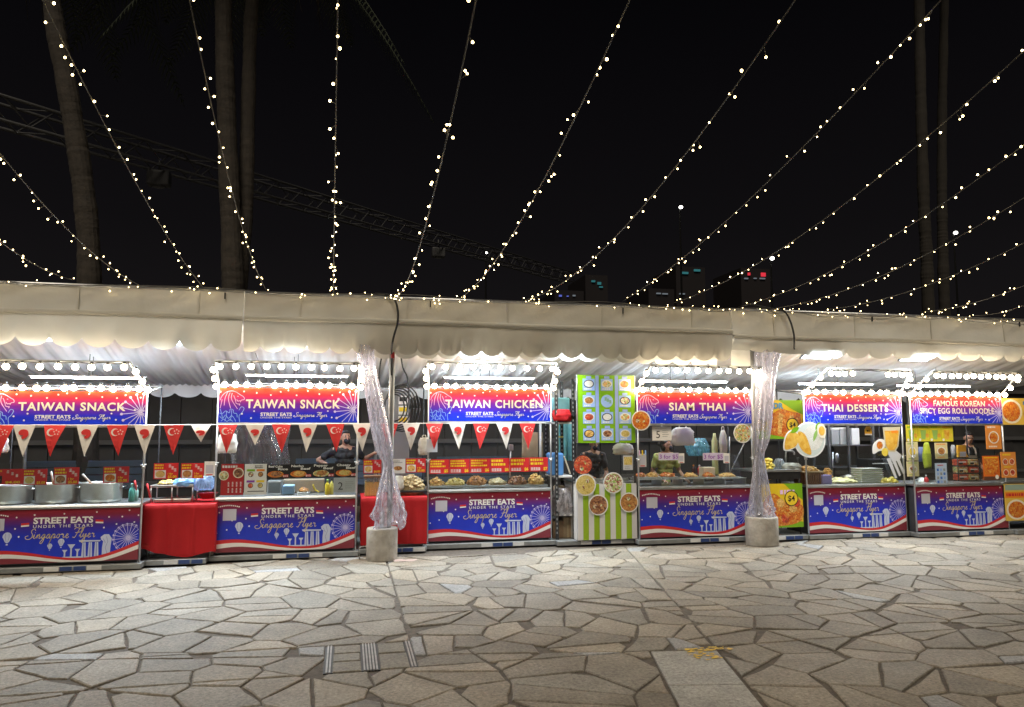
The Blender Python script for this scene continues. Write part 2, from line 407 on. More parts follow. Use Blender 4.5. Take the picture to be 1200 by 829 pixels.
m2 = nt.nodes.new('ShaderNodeMix'); m2.data_type = 'RGBA'; m2.blend_type = 'MULTIPLY'; m2.inputs['Factor'].default_value = 1
nt.links.new(at_.outputs['Color'], m1.inputs[6]); nt.links.new(r1.outputs['Color'], m1.inputs[7])
nt.links.new(m1.outputs[2], m2.inputs[6]); nt.links.new(r2.outputs['Color'], m2.inputs[7])
vs = nt.nodes.new('ShaderNodeTexNoise'); vs.inputs['Scale'].default_value = 17; vs.inputs['Detail'].default_value = 7; vs.inputs['Roughness'].default_value = .8
nt.links.new(tc.outputs['Object'], vs.inputs['Vector'])
rs = nt.nodes.new('ShaderNodeValToRGB'); rs.color_ramp.elements[0].position = .63; rs.color_ramp.elements[0].color = (0, 0, 0, 1); rs.color_ramp.elements[1].position = .72; rs.color_ramp.elements[1].color = (.55, .55, .55, 1)
nt.links.new(vs.outputs['Fac'], rs.inputs['Fac'])
m3 = nt.nodes.new('ShaderNodeMix'); m3.data_type = 'RGBA'; m3.inputs[7].default_value = (.62, .6, .56, 1)
nt.links.new(rs.outputs['Color'], m3.inputs['Factor']); nt.links.new(m2.outputs[2], m3.inputs[6]); nt.links.new(m3.outputs[2], b.inputs['Base Color'])
b.inputs['Roughness'].default_value = .62; b.inputs['Specular IOR Level'].default_value = .35
bp = nt.nodes.new('ShaderNodeBump'); bp.inputs['Strength'].default_value = .5; bp.inputs['Distance'].default_value = .012
ml = nt.nodes.new('ShaderNodeMath'); ml.operation = 'ADD'; nt.links.new(n2.outputs['Fac'], ml.inputs[0]); nt.links.new(n1.outputs['Fac'], ml.inputs[1])
nt.links.new(ml.outputs[0], bp.inputs['Height']); nt.links.new(bp.outputs['Normal'], b.inputs['Normal'])

def slab_top(mb, P, z, t, tint, cham=.008):
    """one flagstone: chamfered rim, sides down into the mortar"""
    cx_, cy_ = sum(p[0] for p in P) / len(P), sum(p[1] for p in P) / len(P); Q = []
    for p in P:
        l_ = math.hypot(cx_ - p[0], cy_ - p[1]) or 1; k_ = min(.4, cham * 1.3 / l_); Q.append((p[0] + (cx_ - p[0]) * k_, p[1] + (cy_ - p[1]) * k_))
    n = len(P); f0 = len(mb.f)
    if Q:
        V = [(p[0], p[1], z - t) for p in P] + [(p[0], p[1], z - cham * .8) for p in P] + [(q[0], q[1], z) for q in Q]
        F = [(i, (i + 1) % n, (i + 1) % n + n, i + n) for i in range(n)] + [(i + n, (i + 1) % n + n, (i + 1) % n + 2 * n, i + 2 * n) for i in range(n)] + [tuple(range(2 * n, 3 * n))]
    else:
        V = [(p[0], p[1], z - t) for p in P] + [(p[0], p[1], z) for p in P]
        F = [(i, (i + 1) % n, (i + 1) % n + n, i + n) for i in range(n)] + [tuple(range(n, 2 * n))]
    mb.add(V, F, slab)
    for k in range(f0, len(mb.f)): mb.tint[k] = tint
slabs = []
GX, GY = .51, .42; pts = {}
for i in range(-33, 47):
    for j in range(-39, 3):
        pts[i, j] = ((i + .5 * (j % 2) + RP.uniform(-.46, .46)) * GX, (j + RP.uniform(-.46, .46)) * GY)
for (i, j), p in pts.items():
    P = [(p[0] - 1.6, p[1] - 1.6), (p[0] + 1.6, p[1] - 1.6), (p[0] + 1.6, p[1] + 1.6), (p[0] - 1.6, p[1] + 1.6)]
    for di in (-2, -1, 0, 1, 2):
        for dj in (-2, -1, 0, 1, 2):
            q = pts.get((i + di, j + dj))
            if q is None or (di == 0 and dj == 0): continue
            n = (p[0] - q[0], p[1] - q[1]); P = clip(P, n, ((p[0] + q[0]) * n[0] + (p[1] + q[1]) * n[1]) / 2)
            if len(P) < 3: break
        if len(P) < 3: break
    for n, d in (((1, 0), -15), ((-1, 0), -22), ((0, 1), -15.5), ((0, -1), .1)):
        if len(P) >= 3: P = clip(P, n, d)
    if len(P) < 3 or area(P) < .01: continue
    # merge the shortest sides away so that most stones keep four or five sides
    Q = [P[k] for k in range(len(P)) if math.hypot(P[k][0] - P[k - 1][0], P[k][1] - P[k - 1][1]) > .07]
    P = Q if len(Q) >= 4 else P
    if area(P) > .22 and RP.random() < .55:
        cx = sum(v[0] for v in P) / len(P); cy = sum(v[1] for v in P) / len(P); th = RP.choice([0, PI / 2]) + RP.gauss(0, .35); n = (math.cos(th), math.sin(th)); d = cx * n[0] + cy * n[1] + RP.uniform(-.06, .06)
        for q in (clip(P, n, d), clip(P, (-n[0], -n[1]), -d)):
            if len(q) >= 3 and area(q) > .012: slabs.append(q)
    else: slabs.append(P)
# the two regular pieces let into the paving: an inspection cover and a run of cut stone
def warp(p):
    x, y = p
    return (x + .12 * math.sin(y * 1.7 + x * .5), y + .12 * math.sin(x * 1.6 - y * .6 + 2))
slabs = [[warp(p) for p in P] for P in slabs]
COVER = [(-.12, -4.70), (.53, -4.70), (.53, -4.02), (-.12, -4.02)]
CUT = [(1.52, -7.75), (2.10, -7.88), (2.81, -4.80), (2.29, -4.71)]
def outside(P, box):
    res = []; rest = P
    for i in range(4):
        a, b = box[i], box[(i + 1) % 4]; dx, dy = b[0] - a[0], b[1] - a[1]; l = math.hypot(dx, dy); n = (dy / l, -dx / l); d = a[0] * n[0] + a[1] * n[1]
        q = clip(rest, n, d) if rest else []
        if len(q) >= 3 and area(q) > .012: res.append(q)
        rest = clip(rest, (-n[0], -n[1]), -d) if rest else []
    return res
mb = MB()
final = []
for P in slabs:
    qs = outside(P, COVER)
    for q in qs: final += outside(q, CUT)
for P in final:
    # lop some corners, vary the joint on every side
    g = [RP.choice([.004, .005, .006, .008, .012]) for _ in P]
    Q = shrink(P, g)
    if len(Q) < 3 or area(Q) < .006: continue
    if RP.random() < .5:
        i = RP.randrange(len(Q)); c = Q[i]
        cx = sum(p[0] for p in Q) / len(Q); cy = sum(p[1] for p in Q) / len(Q)
        dx, dy = cx - c[0], cy - c[1]; l = math.hypot(dx, dy); n = (dx / l, dy / l); dd = RP.uniform(.02, .1)
        T = clip(Q, n, c[0] * n[0] + c[1] * n[1] + dd)
        if len(T) >= 3: Q = T
    # drop doubled points
    Q2 = []
    for p in Q:
        if not Q2 or math.hypot(p[0] - Q2[-1][0], p[1] - Q2[-1][1]) > .012: Q2.append(p)
    if len(Q2) > 2 and math.hypot(Q2[0][0] - Q2[-1][0], Q2[0][1] - Q2[-1][1]) <= .012: Q2.pop()
    if len(Q2) < 3: continue
    ctr = (sum(p[0] for p in Q2) / len(Q2), sum(p[1] for p in Q2) / len(Q2)); Q3 = []       # chipped, uneven sides
    for i, p in enumerate(Q2):
        q = Q2[(i + 1) % len(Q2)]; Q3.append(p); l = math.hypot(q[0] - p[0], q[1] - p[1]); kk = int(l / .11)
        for j in range(1, kk):
            u = (j + RP.uniform(-.25, .25)) / kk; e = (p[0] + (q[0] - p[0]) * u, p[1] + (q[1] - p[1]) * u); h_ = RP.choice([0, .001, .003, .005, .009]); lc = math.hypot(ctr[0] - e[0], ctr[1] - e[1]) or 1
            Q3.append((e[0] + (ctr[0] - e[0]) / lc * h_, e[1] + (ctr[1] - e[1]) / lc * h_))
    Q2 = Q3
    base = RP.choice([(.235, .212, .178), (.226, .205, .174), (.252, .224, .188), (.205, .185, .157), (.252, .222, .18), (.218, .202, .176)])
    k = RP.uniform(.98, 1.38); t = tuple(c * k for c in base)
    if area(Q2) < .09 and RP.random() < .16: t = (.33, .335, .35)
    slab_top(mb, Q2, RP.uniform(-.003, .002), .03, t)
# cut stone run
def cutp(u, v): return (CUT[3][0] + (CUT[2][0] - CUT[3][0]) * u + (CUT[0][0] - CUT[3][0]) * v, CUT[3][1] + (CUT[2][1] - CUT[3][1]) * u + (CUT[0][1] - CUT[3][1]) * v)
for v0, v1 in ((.004, .24), (.244, .49), (.494, .74), (.744, .996)):
    slab_top(mb, [cutp(.02, v1), cutp(.98, v1), cutp(.98, v0), cutp(.02, v0)], .001, .03, (.42, .42, .405), .004)
# stone panes of the inspection cover
for x0, x1, y0, y1 in ((-.065, .135, -4.68, -4.46), (-.065, .13, -4.44, -4.26), (-.06, .135, -4.24, -4.05), (.27, .475, -4.68, -4.33), (.27, .47, -4.30, -4.05)):
    slab_top(mb, [(x0, y0), (x1, y0), (x1, y1), (x0, y1)], -.001, .03, (.235, .215, .18), .006)
pav = mb.build('plaza_paving', base=(0, 0, 0), kind='structure')
pav['label'] = 'irregular flagstone paving with dark mortar joints'
MORT = mat('mortar', (.115, .095, .078), .9, var=.35, scale=22, bump=.5)
MB().box(-15, 22, -15.5, 12, -.2, -.014, MORT).build('mortar_bed', base=(0, 0, 0), kind='structure')
GRD = mat('far_ground', (.05, .048, .045), .9, var=.3, scale=.6)
MB().add([(-400, -400, -.06), (400, -400, -.06), (400, 400, -.06), (-400, 400, -.06)], [(0, 1, 2, 3)], GRD).build('ground', base=(0, 0, 0), kind='structure')
# inspection cover ironwork
t = thing('inspection_cover', 'stone filled inspection cover with striped metal edging strips in the paving', 'inspection cover', (.2, -4.36, 0))
PALM = mat('pale_strip_metal', (.30, .29, .285), .5, .2, var=.3, scale=14)
def strips(name, xs, y0, y1):
    m = MB()
    for x in xs:
        m.box(x - .006, x + .006, y0, y1, -.013, .002, PALM)
    m.box(min(xs) - .022, max(xs) + .022, y0, y1, -.0135, -.006, BLACKR)
    return m.build(name, t)
strips('edging_strip', (-.106, -.084), -4.69, -4.03); strips('edging_strip', (.494, .516), -4.69, -4.03)
strips('grate_strip', (.157, .179, .201, .223, .245), -4.69, -4.03)
# yellow paint left on the stone
m = MB(); ym = mat('worn_yellow_paint', (.75, .5, .06), .6, var=.3, scale=40, bump=.4)
rq = random.Random(8)
for (x0, x1, y0, y1, n_) in ((2.55, 2.92, -4.815, -4.74, 46), (2.53, 2.74, -5.02, -4.80, 52)):
    for k in range(n_):
        cx, cy = rq.uniform(x0, x1), rq.uniform(y0, y1); rr = rq.uniform(.006, .03)
        m.add([(cx + rr * rq.uniform(.5, 1.2) * math.cos(a * PI / 4), cy + rr * rq.uniform(.3, .8) * math.sin(a * PI / 4), .0045 + k * .00006) for a in range(8)], [tuple(range(8))], ym)
m.build('yellow_paint_marking', base=(2.65, -4.85, 0), kind='structure')

# ------------------------------------------------------------------ stall positions (X0, X1, front Y)
SA = (-4.16, -2.42, -.28); SB = (-1.64, .14, .05); SK = (1.13, 2.93, .38); SS = (4.18, 6.03, .10); ST = (6.87, 8.605, .0); SN = (8.625, 10.335, -.18)

# ------------------------------------------------------------------ floor platform under the stalls
plat = mat('platform_metal', (.30, .31, .31), .5, .5, var=.2, scale=6)
m = MB()
segs = [(-6.2, -4.2, -.30), (-4.2, -2.38, -.34), (-2.38, -1.68, -.16), (-1.68, .18, -.01), (.18, 1.1, .14), (1.1, 2.97, .31), (2.97, 4.14, .2), (4.14, 6.06, .04), (6.06, 6.85, -.03), (6.85, 8.61, -.06), (8.61, 10.37, -.24), (10.37, 12.6, -.3)]
for x0, x1, y in segs: m.box(x0, x1 - .004, y, 3.1, .012, .075, plat, .006)
m.build('platform', base=(0, 0, 0), kind='structure')
m = MB(); TW = mat('white_tape', (.7, .7, .7), .5, var=.1); TB = mat('blue_tape', (.03, .06, .2), .5)
for x0, x1, y in segs:
    for k, mm, wd in ((0, TW, .16), (.17, TB, .13), (.32, TB, .13), (.46, TW, .16)):
        xx = x0 + (x1 - x0) * (.42 if x1 - x0 > 1.2 else .3) + k
        if xx + wd < x1: m.box(xx, xx + wd, y - .004, y + .002, .02, .07, mm)
m.build('platform_tape_marking', base=(0, 0, 0), kind='structure')

# ------------------------------------------------------------------ tent
tent = thing('marquee_tent', 'long cream canvas market tent with scalloped valance covering the row of stalls', 'tent', (3, .5, 0))
BX = (-6.6, -1.3, 5.45, 12.9)            # bay joints
def sheet(mb, x0, x1, nx, rows, m, f=None):
    """cloth from a list of (y, z) rows between two x, displaced by f(x, k)"""
    V = []; F = []; nr = len(rows)
    for i in range(nx + 1):
        x = x0 + (x1 - x0) * i / nx
        for k, (y, z) in enumerate(rows):
            d = f(x, k / (nr - 1)) if f else (0, 0, 0)
            V.append((x + d[0], y + d[1], z + d[2]))
    for i in range(nx):
        for k in range(nr - 1):
            a = i * nr + k; F.append((a, a + 1, a + nr + 1, a + nr))
    mb.add(V, F, m, True)
def lerp_rows(a, b, n): return [(a[0] + (b[0] - a[0]) * i / n, a[1] + (b[1] - a[1]) * i / n) for i in range(n + 1)]
def scallop(x, x0, pitch, depth, ph=0.):
    u = ((x - x0) / pitch + ph) % 1.0
    return depth * (1 - math.sqrt(max(0, 1 - (2 * u - 1) ** 2)))      # 0 mid lobe, depth at the cusps
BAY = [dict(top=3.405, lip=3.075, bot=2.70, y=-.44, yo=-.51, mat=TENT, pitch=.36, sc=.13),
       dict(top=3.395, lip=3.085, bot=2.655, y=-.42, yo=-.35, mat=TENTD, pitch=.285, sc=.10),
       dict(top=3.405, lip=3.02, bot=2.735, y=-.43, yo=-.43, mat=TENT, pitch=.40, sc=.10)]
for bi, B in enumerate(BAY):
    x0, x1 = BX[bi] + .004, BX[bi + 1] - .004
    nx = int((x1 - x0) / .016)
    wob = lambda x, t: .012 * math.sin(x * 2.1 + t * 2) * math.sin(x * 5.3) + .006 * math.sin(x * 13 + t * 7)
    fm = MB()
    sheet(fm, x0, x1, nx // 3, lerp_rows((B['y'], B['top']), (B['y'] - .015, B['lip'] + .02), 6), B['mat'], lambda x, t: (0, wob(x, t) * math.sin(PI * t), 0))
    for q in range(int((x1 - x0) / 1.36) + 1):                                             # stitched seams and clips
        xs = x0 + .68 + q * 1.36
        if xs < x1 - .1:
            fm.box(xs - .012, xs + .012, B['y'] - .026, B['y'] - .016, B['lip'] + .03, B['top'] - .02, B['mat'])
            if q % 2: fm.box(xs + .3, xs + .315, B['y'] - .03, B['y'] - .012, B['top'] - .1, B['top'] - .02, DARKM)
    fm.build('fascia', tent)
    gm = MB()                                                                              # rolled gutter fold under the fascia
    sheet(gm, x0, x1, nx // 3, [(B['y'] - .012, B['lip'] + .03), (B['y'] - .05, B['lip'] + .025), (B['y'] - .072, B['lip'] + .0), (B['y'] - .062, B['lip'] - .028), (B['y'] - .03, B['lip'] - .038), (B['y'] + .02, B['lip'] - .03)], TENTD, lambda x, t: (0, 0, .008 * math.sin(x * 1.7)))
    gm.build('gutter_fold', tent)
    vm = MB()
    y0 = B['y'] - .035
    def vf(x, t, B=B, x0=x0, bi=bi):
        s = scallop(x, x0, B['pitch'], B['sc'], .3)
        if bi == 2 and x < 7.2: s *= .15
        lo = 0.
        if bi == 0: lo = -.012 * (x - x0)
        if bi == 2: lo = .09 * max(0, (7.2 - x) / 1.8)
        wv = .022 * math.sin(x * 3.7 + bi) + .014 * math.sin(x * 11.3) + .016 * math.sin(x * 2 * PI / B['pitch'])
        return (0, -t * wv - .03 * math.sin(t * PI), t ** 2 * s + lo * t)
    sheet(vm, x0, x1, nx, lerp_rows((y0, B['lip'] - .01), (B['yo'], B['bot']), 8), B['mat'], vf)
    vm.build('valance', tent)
# second, set back scalloped layer under the middle and right bay
vm = MB(); sheet(vm, 0.15, 5.3, 190, lerp_rows((-.30, 3.0), (-.22, 2.60), 6), TENT, lambda x, t: (0, .015 * math.sin(x * 9) * t, t ** 2 * scallop(x, 0, .285, .08, .85) + .03 * t * math.sin(x * .7)))
vm.build('inner_valance', tent)
# roof skin, top rail, eaves and lining
m = MB(); sheet(m, BX[0], BX[-1], 60, lerp_rows((-.43, 3.41), (3.3, 2.98), 8), TENT, lambda x, t: (0, 0, -.03 * math.sin(t * PI) + .01 * math.sin(x * 3))); m.build('roof', tent)
m = MB()
for bi, B in enumerate(BAY):
    m.tube([(BX[bi], B['y'] + .01, B['top'] + .012), (BX[bi + 1], B['y'] + .01, B['top'] + .012)], .022, ALU, 8)
m.build('top_rail', tent)
def pleat(x, t):
    # gathered lining: ridges that run front to back, swagged between the ribs
    a = (x * 2.9 + .25 * math.sin(x * 1.3)) + .55 * t
    s = a - math.floor(a)
    saw = (s ** .6) * (1 - s) * 2.2
    b = x * 9.5 + 1.1 * t + .4 * math.sin(x * 2.2)
    return (0, 0, -.075 * saw * (.35 + .65 * math.sin(PI * min(1, t * 1.02))) + .012 * math.sin(2 * PI * b) * (.3 + t) - .12 * math.sin(PI * t) * (.6 + .4 * math.sin(x * 1.17)))
for bi in range(3):
    m = MB(); sheet(m, BX[bi] + .003, BX[bi + 1] - .003, int((BX[bi + 1] - BX[bi]) / .022), lerp_rows((-.18, 3.03), (3.0, 2.42), 18), LINE, pleat); m.build('lining', tent)
m = MB(); sheet(m, BX[0], BX[-1], 700, lerp_rows((3.01, 2.44), (3.04, 2.20), 4), LINE, lambda x, t: (0, .02 * math.sin(x * 14), t * t * scallop(x, 0, .40, .10))); m.build('rear_valance', tent)
for px, py in ((457.5, -.27), (5.86, -.27), (-4.98, -.27), (11.35, -.27)):
    X = at(457.5, 500, -.27)[0] if px > 100 else px
    m = MB(); m.tube([(X, py, .02 if px < 100 else .30), (X, py, 3.2)], .028, GALV, 10)
    if px > 100: m.tube([(X + .035, py - .012, .5), (X + .035, py - .012, 2.72)], .011, mat('white_conduit', (.7, .7, .68), .4), 6)
    m.build('pole', tent)
for X in (-4.98, .5, 5.86, 11.35):
    m = MB(); m.tube([(X, 3.05, .02), (X, 3.05, 2.9)], .03, GALV, 8); m.tube([(X, -.27, 3.16), (X, 3.05, 2.80)], .02, GALV, 6); m.build('rear_frame', tent)
m = MB(); sheet(m, *[at(856, 415, -.12)[0], at(887, 415, -.12)[0]], 12, lerp_rows((-.12, 3.0), (-.12, at(870, 431, -.12)[1]), 4), TENT, lambda x, t: (0, .01 * math.sin(x * 20), 0)); m.build('hanging_flap', tent)

# black cables that come over the fascia
def cable(name, label, pts, r=.014):
    m = MB(); m.tube(smooth_path(pts, 6), r, BLACKR, 7); return m.build(name, label=label, cat='cable')
a = lambda px, py, Y: (lambda q: (q[0], Y, q[1]))(at(px, py, Y))
cable('power_cable', 'black power cable hanging over the fascia above the wrapped pole by the red table', [a(440, 344, -.3), a(452, 345, -.45), a(461, 349, -.5), a(466, 362, -.55), a(466, 378, -.6), a(462, 393, -.62), a(460, 402, -.6), a(459, 412, -.35), a(459, 440, -.3)])
cable('power_cable', 'black power cable hanging over the fascia right of the plastic wrapped post beside Siam Thai', [a(880, 357, -.35), a(905, 362, -.46), a(919, 365, -.5), a(926, 376, -.56), a(930, 390, -.62), a(931, 401, -.62), a(931, 412, -.4)])
m = MB(); q = a(460, 412, -.33); m.box(q[0] - .02, q[0] + .025, -.345, -.31, q[2] - .09, q[2] + .07, mat('red_plug', (.45, .03, .03), .4), .01); m.build('plug_connector', label='red plug connector hanging beside the steel tent pole', cat='plug')

# ------------------------------------------------------------------ globe bulb shared by every light frame
def bulb_mesh():
    m = MB()
    m.ball((0, 0, -.060), .036, BULBG, 12, 8)
    m.lathe([(.013, -.03), (.017, -.026), (.017, .0), (.012, .006)], (0, 0, 0), SOCK, 8)
    return m.build('globe_bulb', base=(0, 0, 0))
BULB0 = bulb_mesh(); BULB_USED = [False]
def bulb(parent, p):
    if not BULB_USED[0]:
        BULB_USED[0] = True; b = BASE[parent.name]; BULB0.parent = parent; BULB0.location = (p[0] - b[0], p[1] - b[1], p[2] - b[2]); BASE[BULB0.name] = tuple(p); return BULB0
    return child_copy(BULB0, parent, p)

# ------------------------------------------------------------------ printed art
LET = {
 'i': ([[(0, .3), (.25, 1.0), (.22, .25), (.42, .03), (.7, .3)], [(.22, 1.38), (.3, 1.5)]], .7),
 'n': ([[(0, .3), (.2, .95), (.2, .05), (.3, .65), (.52, 1.), (.68, .75), (.66, .2), (.82, .03), (1.05, .3)]], 1.05),
 'g': ([[(0, .3), (.5, 1.02), (.72, .85), (.42, 1.), (.16, .6), (.25, .08), (.55, .15), (.76, .9), (.7, -.5), (.42, -1.2), (.1, -.95), (.5, -.15), (1.05, .3)]], 1.05),
 'a': ([[(0, .3), (.5, 1.02), (.72, .85), (.42, 1.), (.16, .6), (.25, .08), (.55, .15), (.76, .95), (.74, .2), (.88, .03), (1.08, .3)]], 1.08),
 'p': ([[(0, .3), (.3, 1.05), (.16, .2), (-.1, -1.5), (.1, -.5), (.3, .7), (.6, 1.02), (.75, .6), (.55, .08), (.3, .12), (.7, .05), (1.05, .3)]], 1.05),
 'o': ([[(0, .3), (.45, 1.), (.2, .7), (.2, .2), (.48, .03), (.72, .45), (.55, 1.), (.7, .85), (1., .85)]], 1.0),
 'r': ([[(0, .85), (.18, 1.05), (.22, .85), (.5, .9), (.52, .3), (.68, .03), (.9, .3)]], .9),
 'e': ([[(0, .3), (.4, .5), (.58, .82), (.4, 1.), (.2, .65), (.28, .15), (.55, .0), (.9, .3)]], .9),
 'l': ([[(0, .3), (.45, 1.5), (.52, 2.3), (.3, 2.1), (.25, .5), (.42, .03), (.7, .3)]], .7),
 'y': ([[(0, .3), (.2, .95), (.18, .3), (.4, .1), (.7, .95), (.65, -.4), (.35, -1.2), (.08, -.9), (.5, -.1), (1.0, .3)]], 1.0),
 'S': ([[(1.55, 1.9), (1.25, 2.35), (.8, 2.1), (.75, 1.6), (1.1, 1.05), (1.15, .4), (.7, -.1), (0, .0), (-.25, .5), (.3, .75)]], 1.35),
 'F': ([[(-.2, 2.0), (.2, 2.4), (1.0, 2.25), (2.0, 2.5)], [(.95, 2.25), (.7, 1.2), (.35, .05), (-.1, .2)], [(.2, 1.2), (.8, 1.25), (1.3, 1.4)]], 1.25),
 ' ': ([], .9)}
def script(mb, word, x, z, xh, wd, y, m, w=None):
    adv = sum(LET[c][1] for c in word); k = xh; kx = (w / adv) if w else xh; cx = x
    for c in word:
        st, ad = LET[c]
        for s in st:
            P = smooth_path([(cx + (p[0] + .22 * p[1]) * kx, z + p[1] * k) for p in s], 5); mb.ribbon(P, wd, y, m)
        cx += ad * kx
def wheel(mb, x, z, r, y, m, n=16, clipx=None, wd=.006, pods=True, rim=True, zlo=-9, zhi=9):
    def cl(P): return [p for p in P if (clipx is None or p[0] <= clipx) and zlo < p[1] < zhi]
    for i in range(n):
        a = 2 * PI * i / n + .1; P = [(x + r * q * math.cos(a), z + r * q * math.sin(a)) for q in (.08, .2, .3, .4, .5, .6, .7, .8, .9, 1.)]
        Q = cl(P)
        if len(Q) > 1: mb.ribbon(Q, wd, y, m)
        e = P[-1]
        if pods and (clipx is None or e[0] < clipx - .02) and zlo + .02 < e[1] < zhi - .02: mb.disc(e[0], e[1], wd * 1.9, y - .0006, m, 8)
    if rim:
        for q in (1., .9):
            arc = []
            for i in range(49):
                a = PI / 2 + 2 * PI * i / 48; p = (x + r * q * math.cos(a), z + r * q * math.sin(a))
                if clipx is None or p[0] <= clipx: arc.append(p)
                else:
                    if len(arc) > 1: mb.ribbon(arc, wd * .7, y - .0003, m)
                    arc = []
            if len(arc) > 1: mb.ribbon(arc, wd * .7, y - .0003, m)
    mb.disc(x, z, r * .07, y - .0009, m, 10)
LION = [([(.02, .66), (.07, .79), (.19, .90), (.34, .93), (.46, .89), (.56, .82), (.66, .755), (.675, .68), (.60, .66), (.57, .60)], 0),
        ([(.47, .68), (.50, .63), (.57, .645)], 0), ([(.44, .585), (.5, .545), (.56, .545), (.54, .5)], 0), ([(.48, .775), (.52, .77)], 0),
        ([(.22, .90), (.15, .72), (.13, .5)], 0), ([(.28, .88), (.24, .7), (.31, .42)], 0), ([(.34, .87), (.33, .68), (.5, .4)], 0), ([(.07, .68), (.04, .5), (.02, .42)], 0), ([(.38, .8), (.43, .68), (.45, .6)], 0),
        ([(.01, .28), (.09, .26), (.18, .34), (.28, .28), (.30, .39), (.38, .37), (.40, .28), (.48, .26), (.5, .15)], 1), ([(.02, .18), (.1, .12), (.18, .22), (.26, .12), (.34, .2), (.42, .12), (.46, .03)], 1),
        ([(.06, .04), (.14, .1), (.22, .03), (.3, .09), (.38, .03)], 1), ([(.02, .4), (.06, .3), (.1, .12)], 1), ([(.2, .32), (.2, .18), (.16, .04)], 1), ([(.34, .36), (.34, .2), (.3, .04)], 1),
        ([(.54, .36), (.6, .46), (.68, .42), (.62, .28), (.55, .2), (.57, .02)], 1)]
def art_sign(mb, x0, x1, z0, z1, y, lines, tw):
    """name board: lines of the name, festival line below, wheel at the right, lion drawing at the left, white dots"""
    H = z1 - z0; W = x1 - x0
    for P, k in LION:
        mb.ribbon(smooth_path([(x0 + .01 + p[0] * H, z0 + p[1] * H * .98) for p in P], 4), .0075, y, PINKL if k == 0 else SKYL)
    wheel(mb, x1 - .045, z0 + H * .38, H * .56, y, LILAC, 18, x1 - .004, .009, True, False, z0 + .004, z1 - .004)
    rr = random.Random(int(x0 * 100))
    dots = [(.175, .9), (.265, .86), (.365, .8), (.435, .9), (.55, .8), (.63, .93), (.715, .84), (.81, .81), (.865, .9), (.01, .88), (.25, .33), (.165, .25), (.23, .13), (.78, .34), (.81, .15), (.93, .45), (.965, .83), (.49, .94)]
    for u, v in dots: mb.disc(x0 + W * u, z0 + H * v, .011, y - .0003, WHITE, 8)
    if len(lines) == 1: mb.text(lines[0], x0 + W * (.19 + tw[0]), z0 + H * .425, H * .245, y - .001, CREAM, w=W * tw[1], bold=.027, space=1.13)
    else:
        mb.text(lines[0], x0 + W * .525, z0 + H * .645, H * .2, y - .001, CREAM, w=W * .57, bold=.015, align='c', space=1.05)
        mb.text(lines[1], x0 + W * .50, z0 + H * .37, H * .2, y - .001, CREAM, w=W * .82, bold=.015, align='c', space=1.05)
    q = .0 if len(lines) == 1 else -.05
    mb.text('STREET EATS', x0 + W * .295, z0 + H * (.19 + q), H * .10, y - .001, WHITE, w=W * .225, bold=.03)
    mb.text('UNDER THE STARS', x0 + W * .295, z0 + H * (.12 + q), H * .045, y - .001, WHITE, w=W * .225, bold=.0)
    script(mb, 'Singapore Flyer', x0 + W * .535, z0 + H * (.17 + q), H * .055, .006, y - .001, WHITE, W * .24)
def balloon(mb, x, z, r, y):
    mb.poly([(x + r * math.cos(a) * (1 if math.sin(a) > -.2 else .75), z + r * 1.1 * math.sin(a) * (1 if math.sin(a) > 0 else 1.25)) for a in [2 * PI * i / 16 for i in range(16)]], y, SILV)
    mb.ribbon([(x - r * .35, z + r * .8), (x - r * .42, z), (x - r * .15, z - r * 1.1)], r * .1, y - .0004, SILD); mb.ribbon([(x + r * .35, z + r * .8), (x + r * .42, z), (x + r * .15, z - r * 1.1)], r * .1, y - .0004, SILD)
    mb.rect(x - r * .2, x + r * .2, z - r * 1.9, z - r * 1.55, y, SILV)
def flaglet(mb, x, z, w_, y, s=1):
    mb.poly([(x, z), (x + w_, z + s * .006), (x + w_, z + .02 + s * .006), (x, z + .02)], y, WHITE)
    mb.poly([(x, z + .018), (x + w_, z + .018 + s * .006), (x + w_, z + .042 + s * .006), (x, z + .042)], y - .0004, REDP)
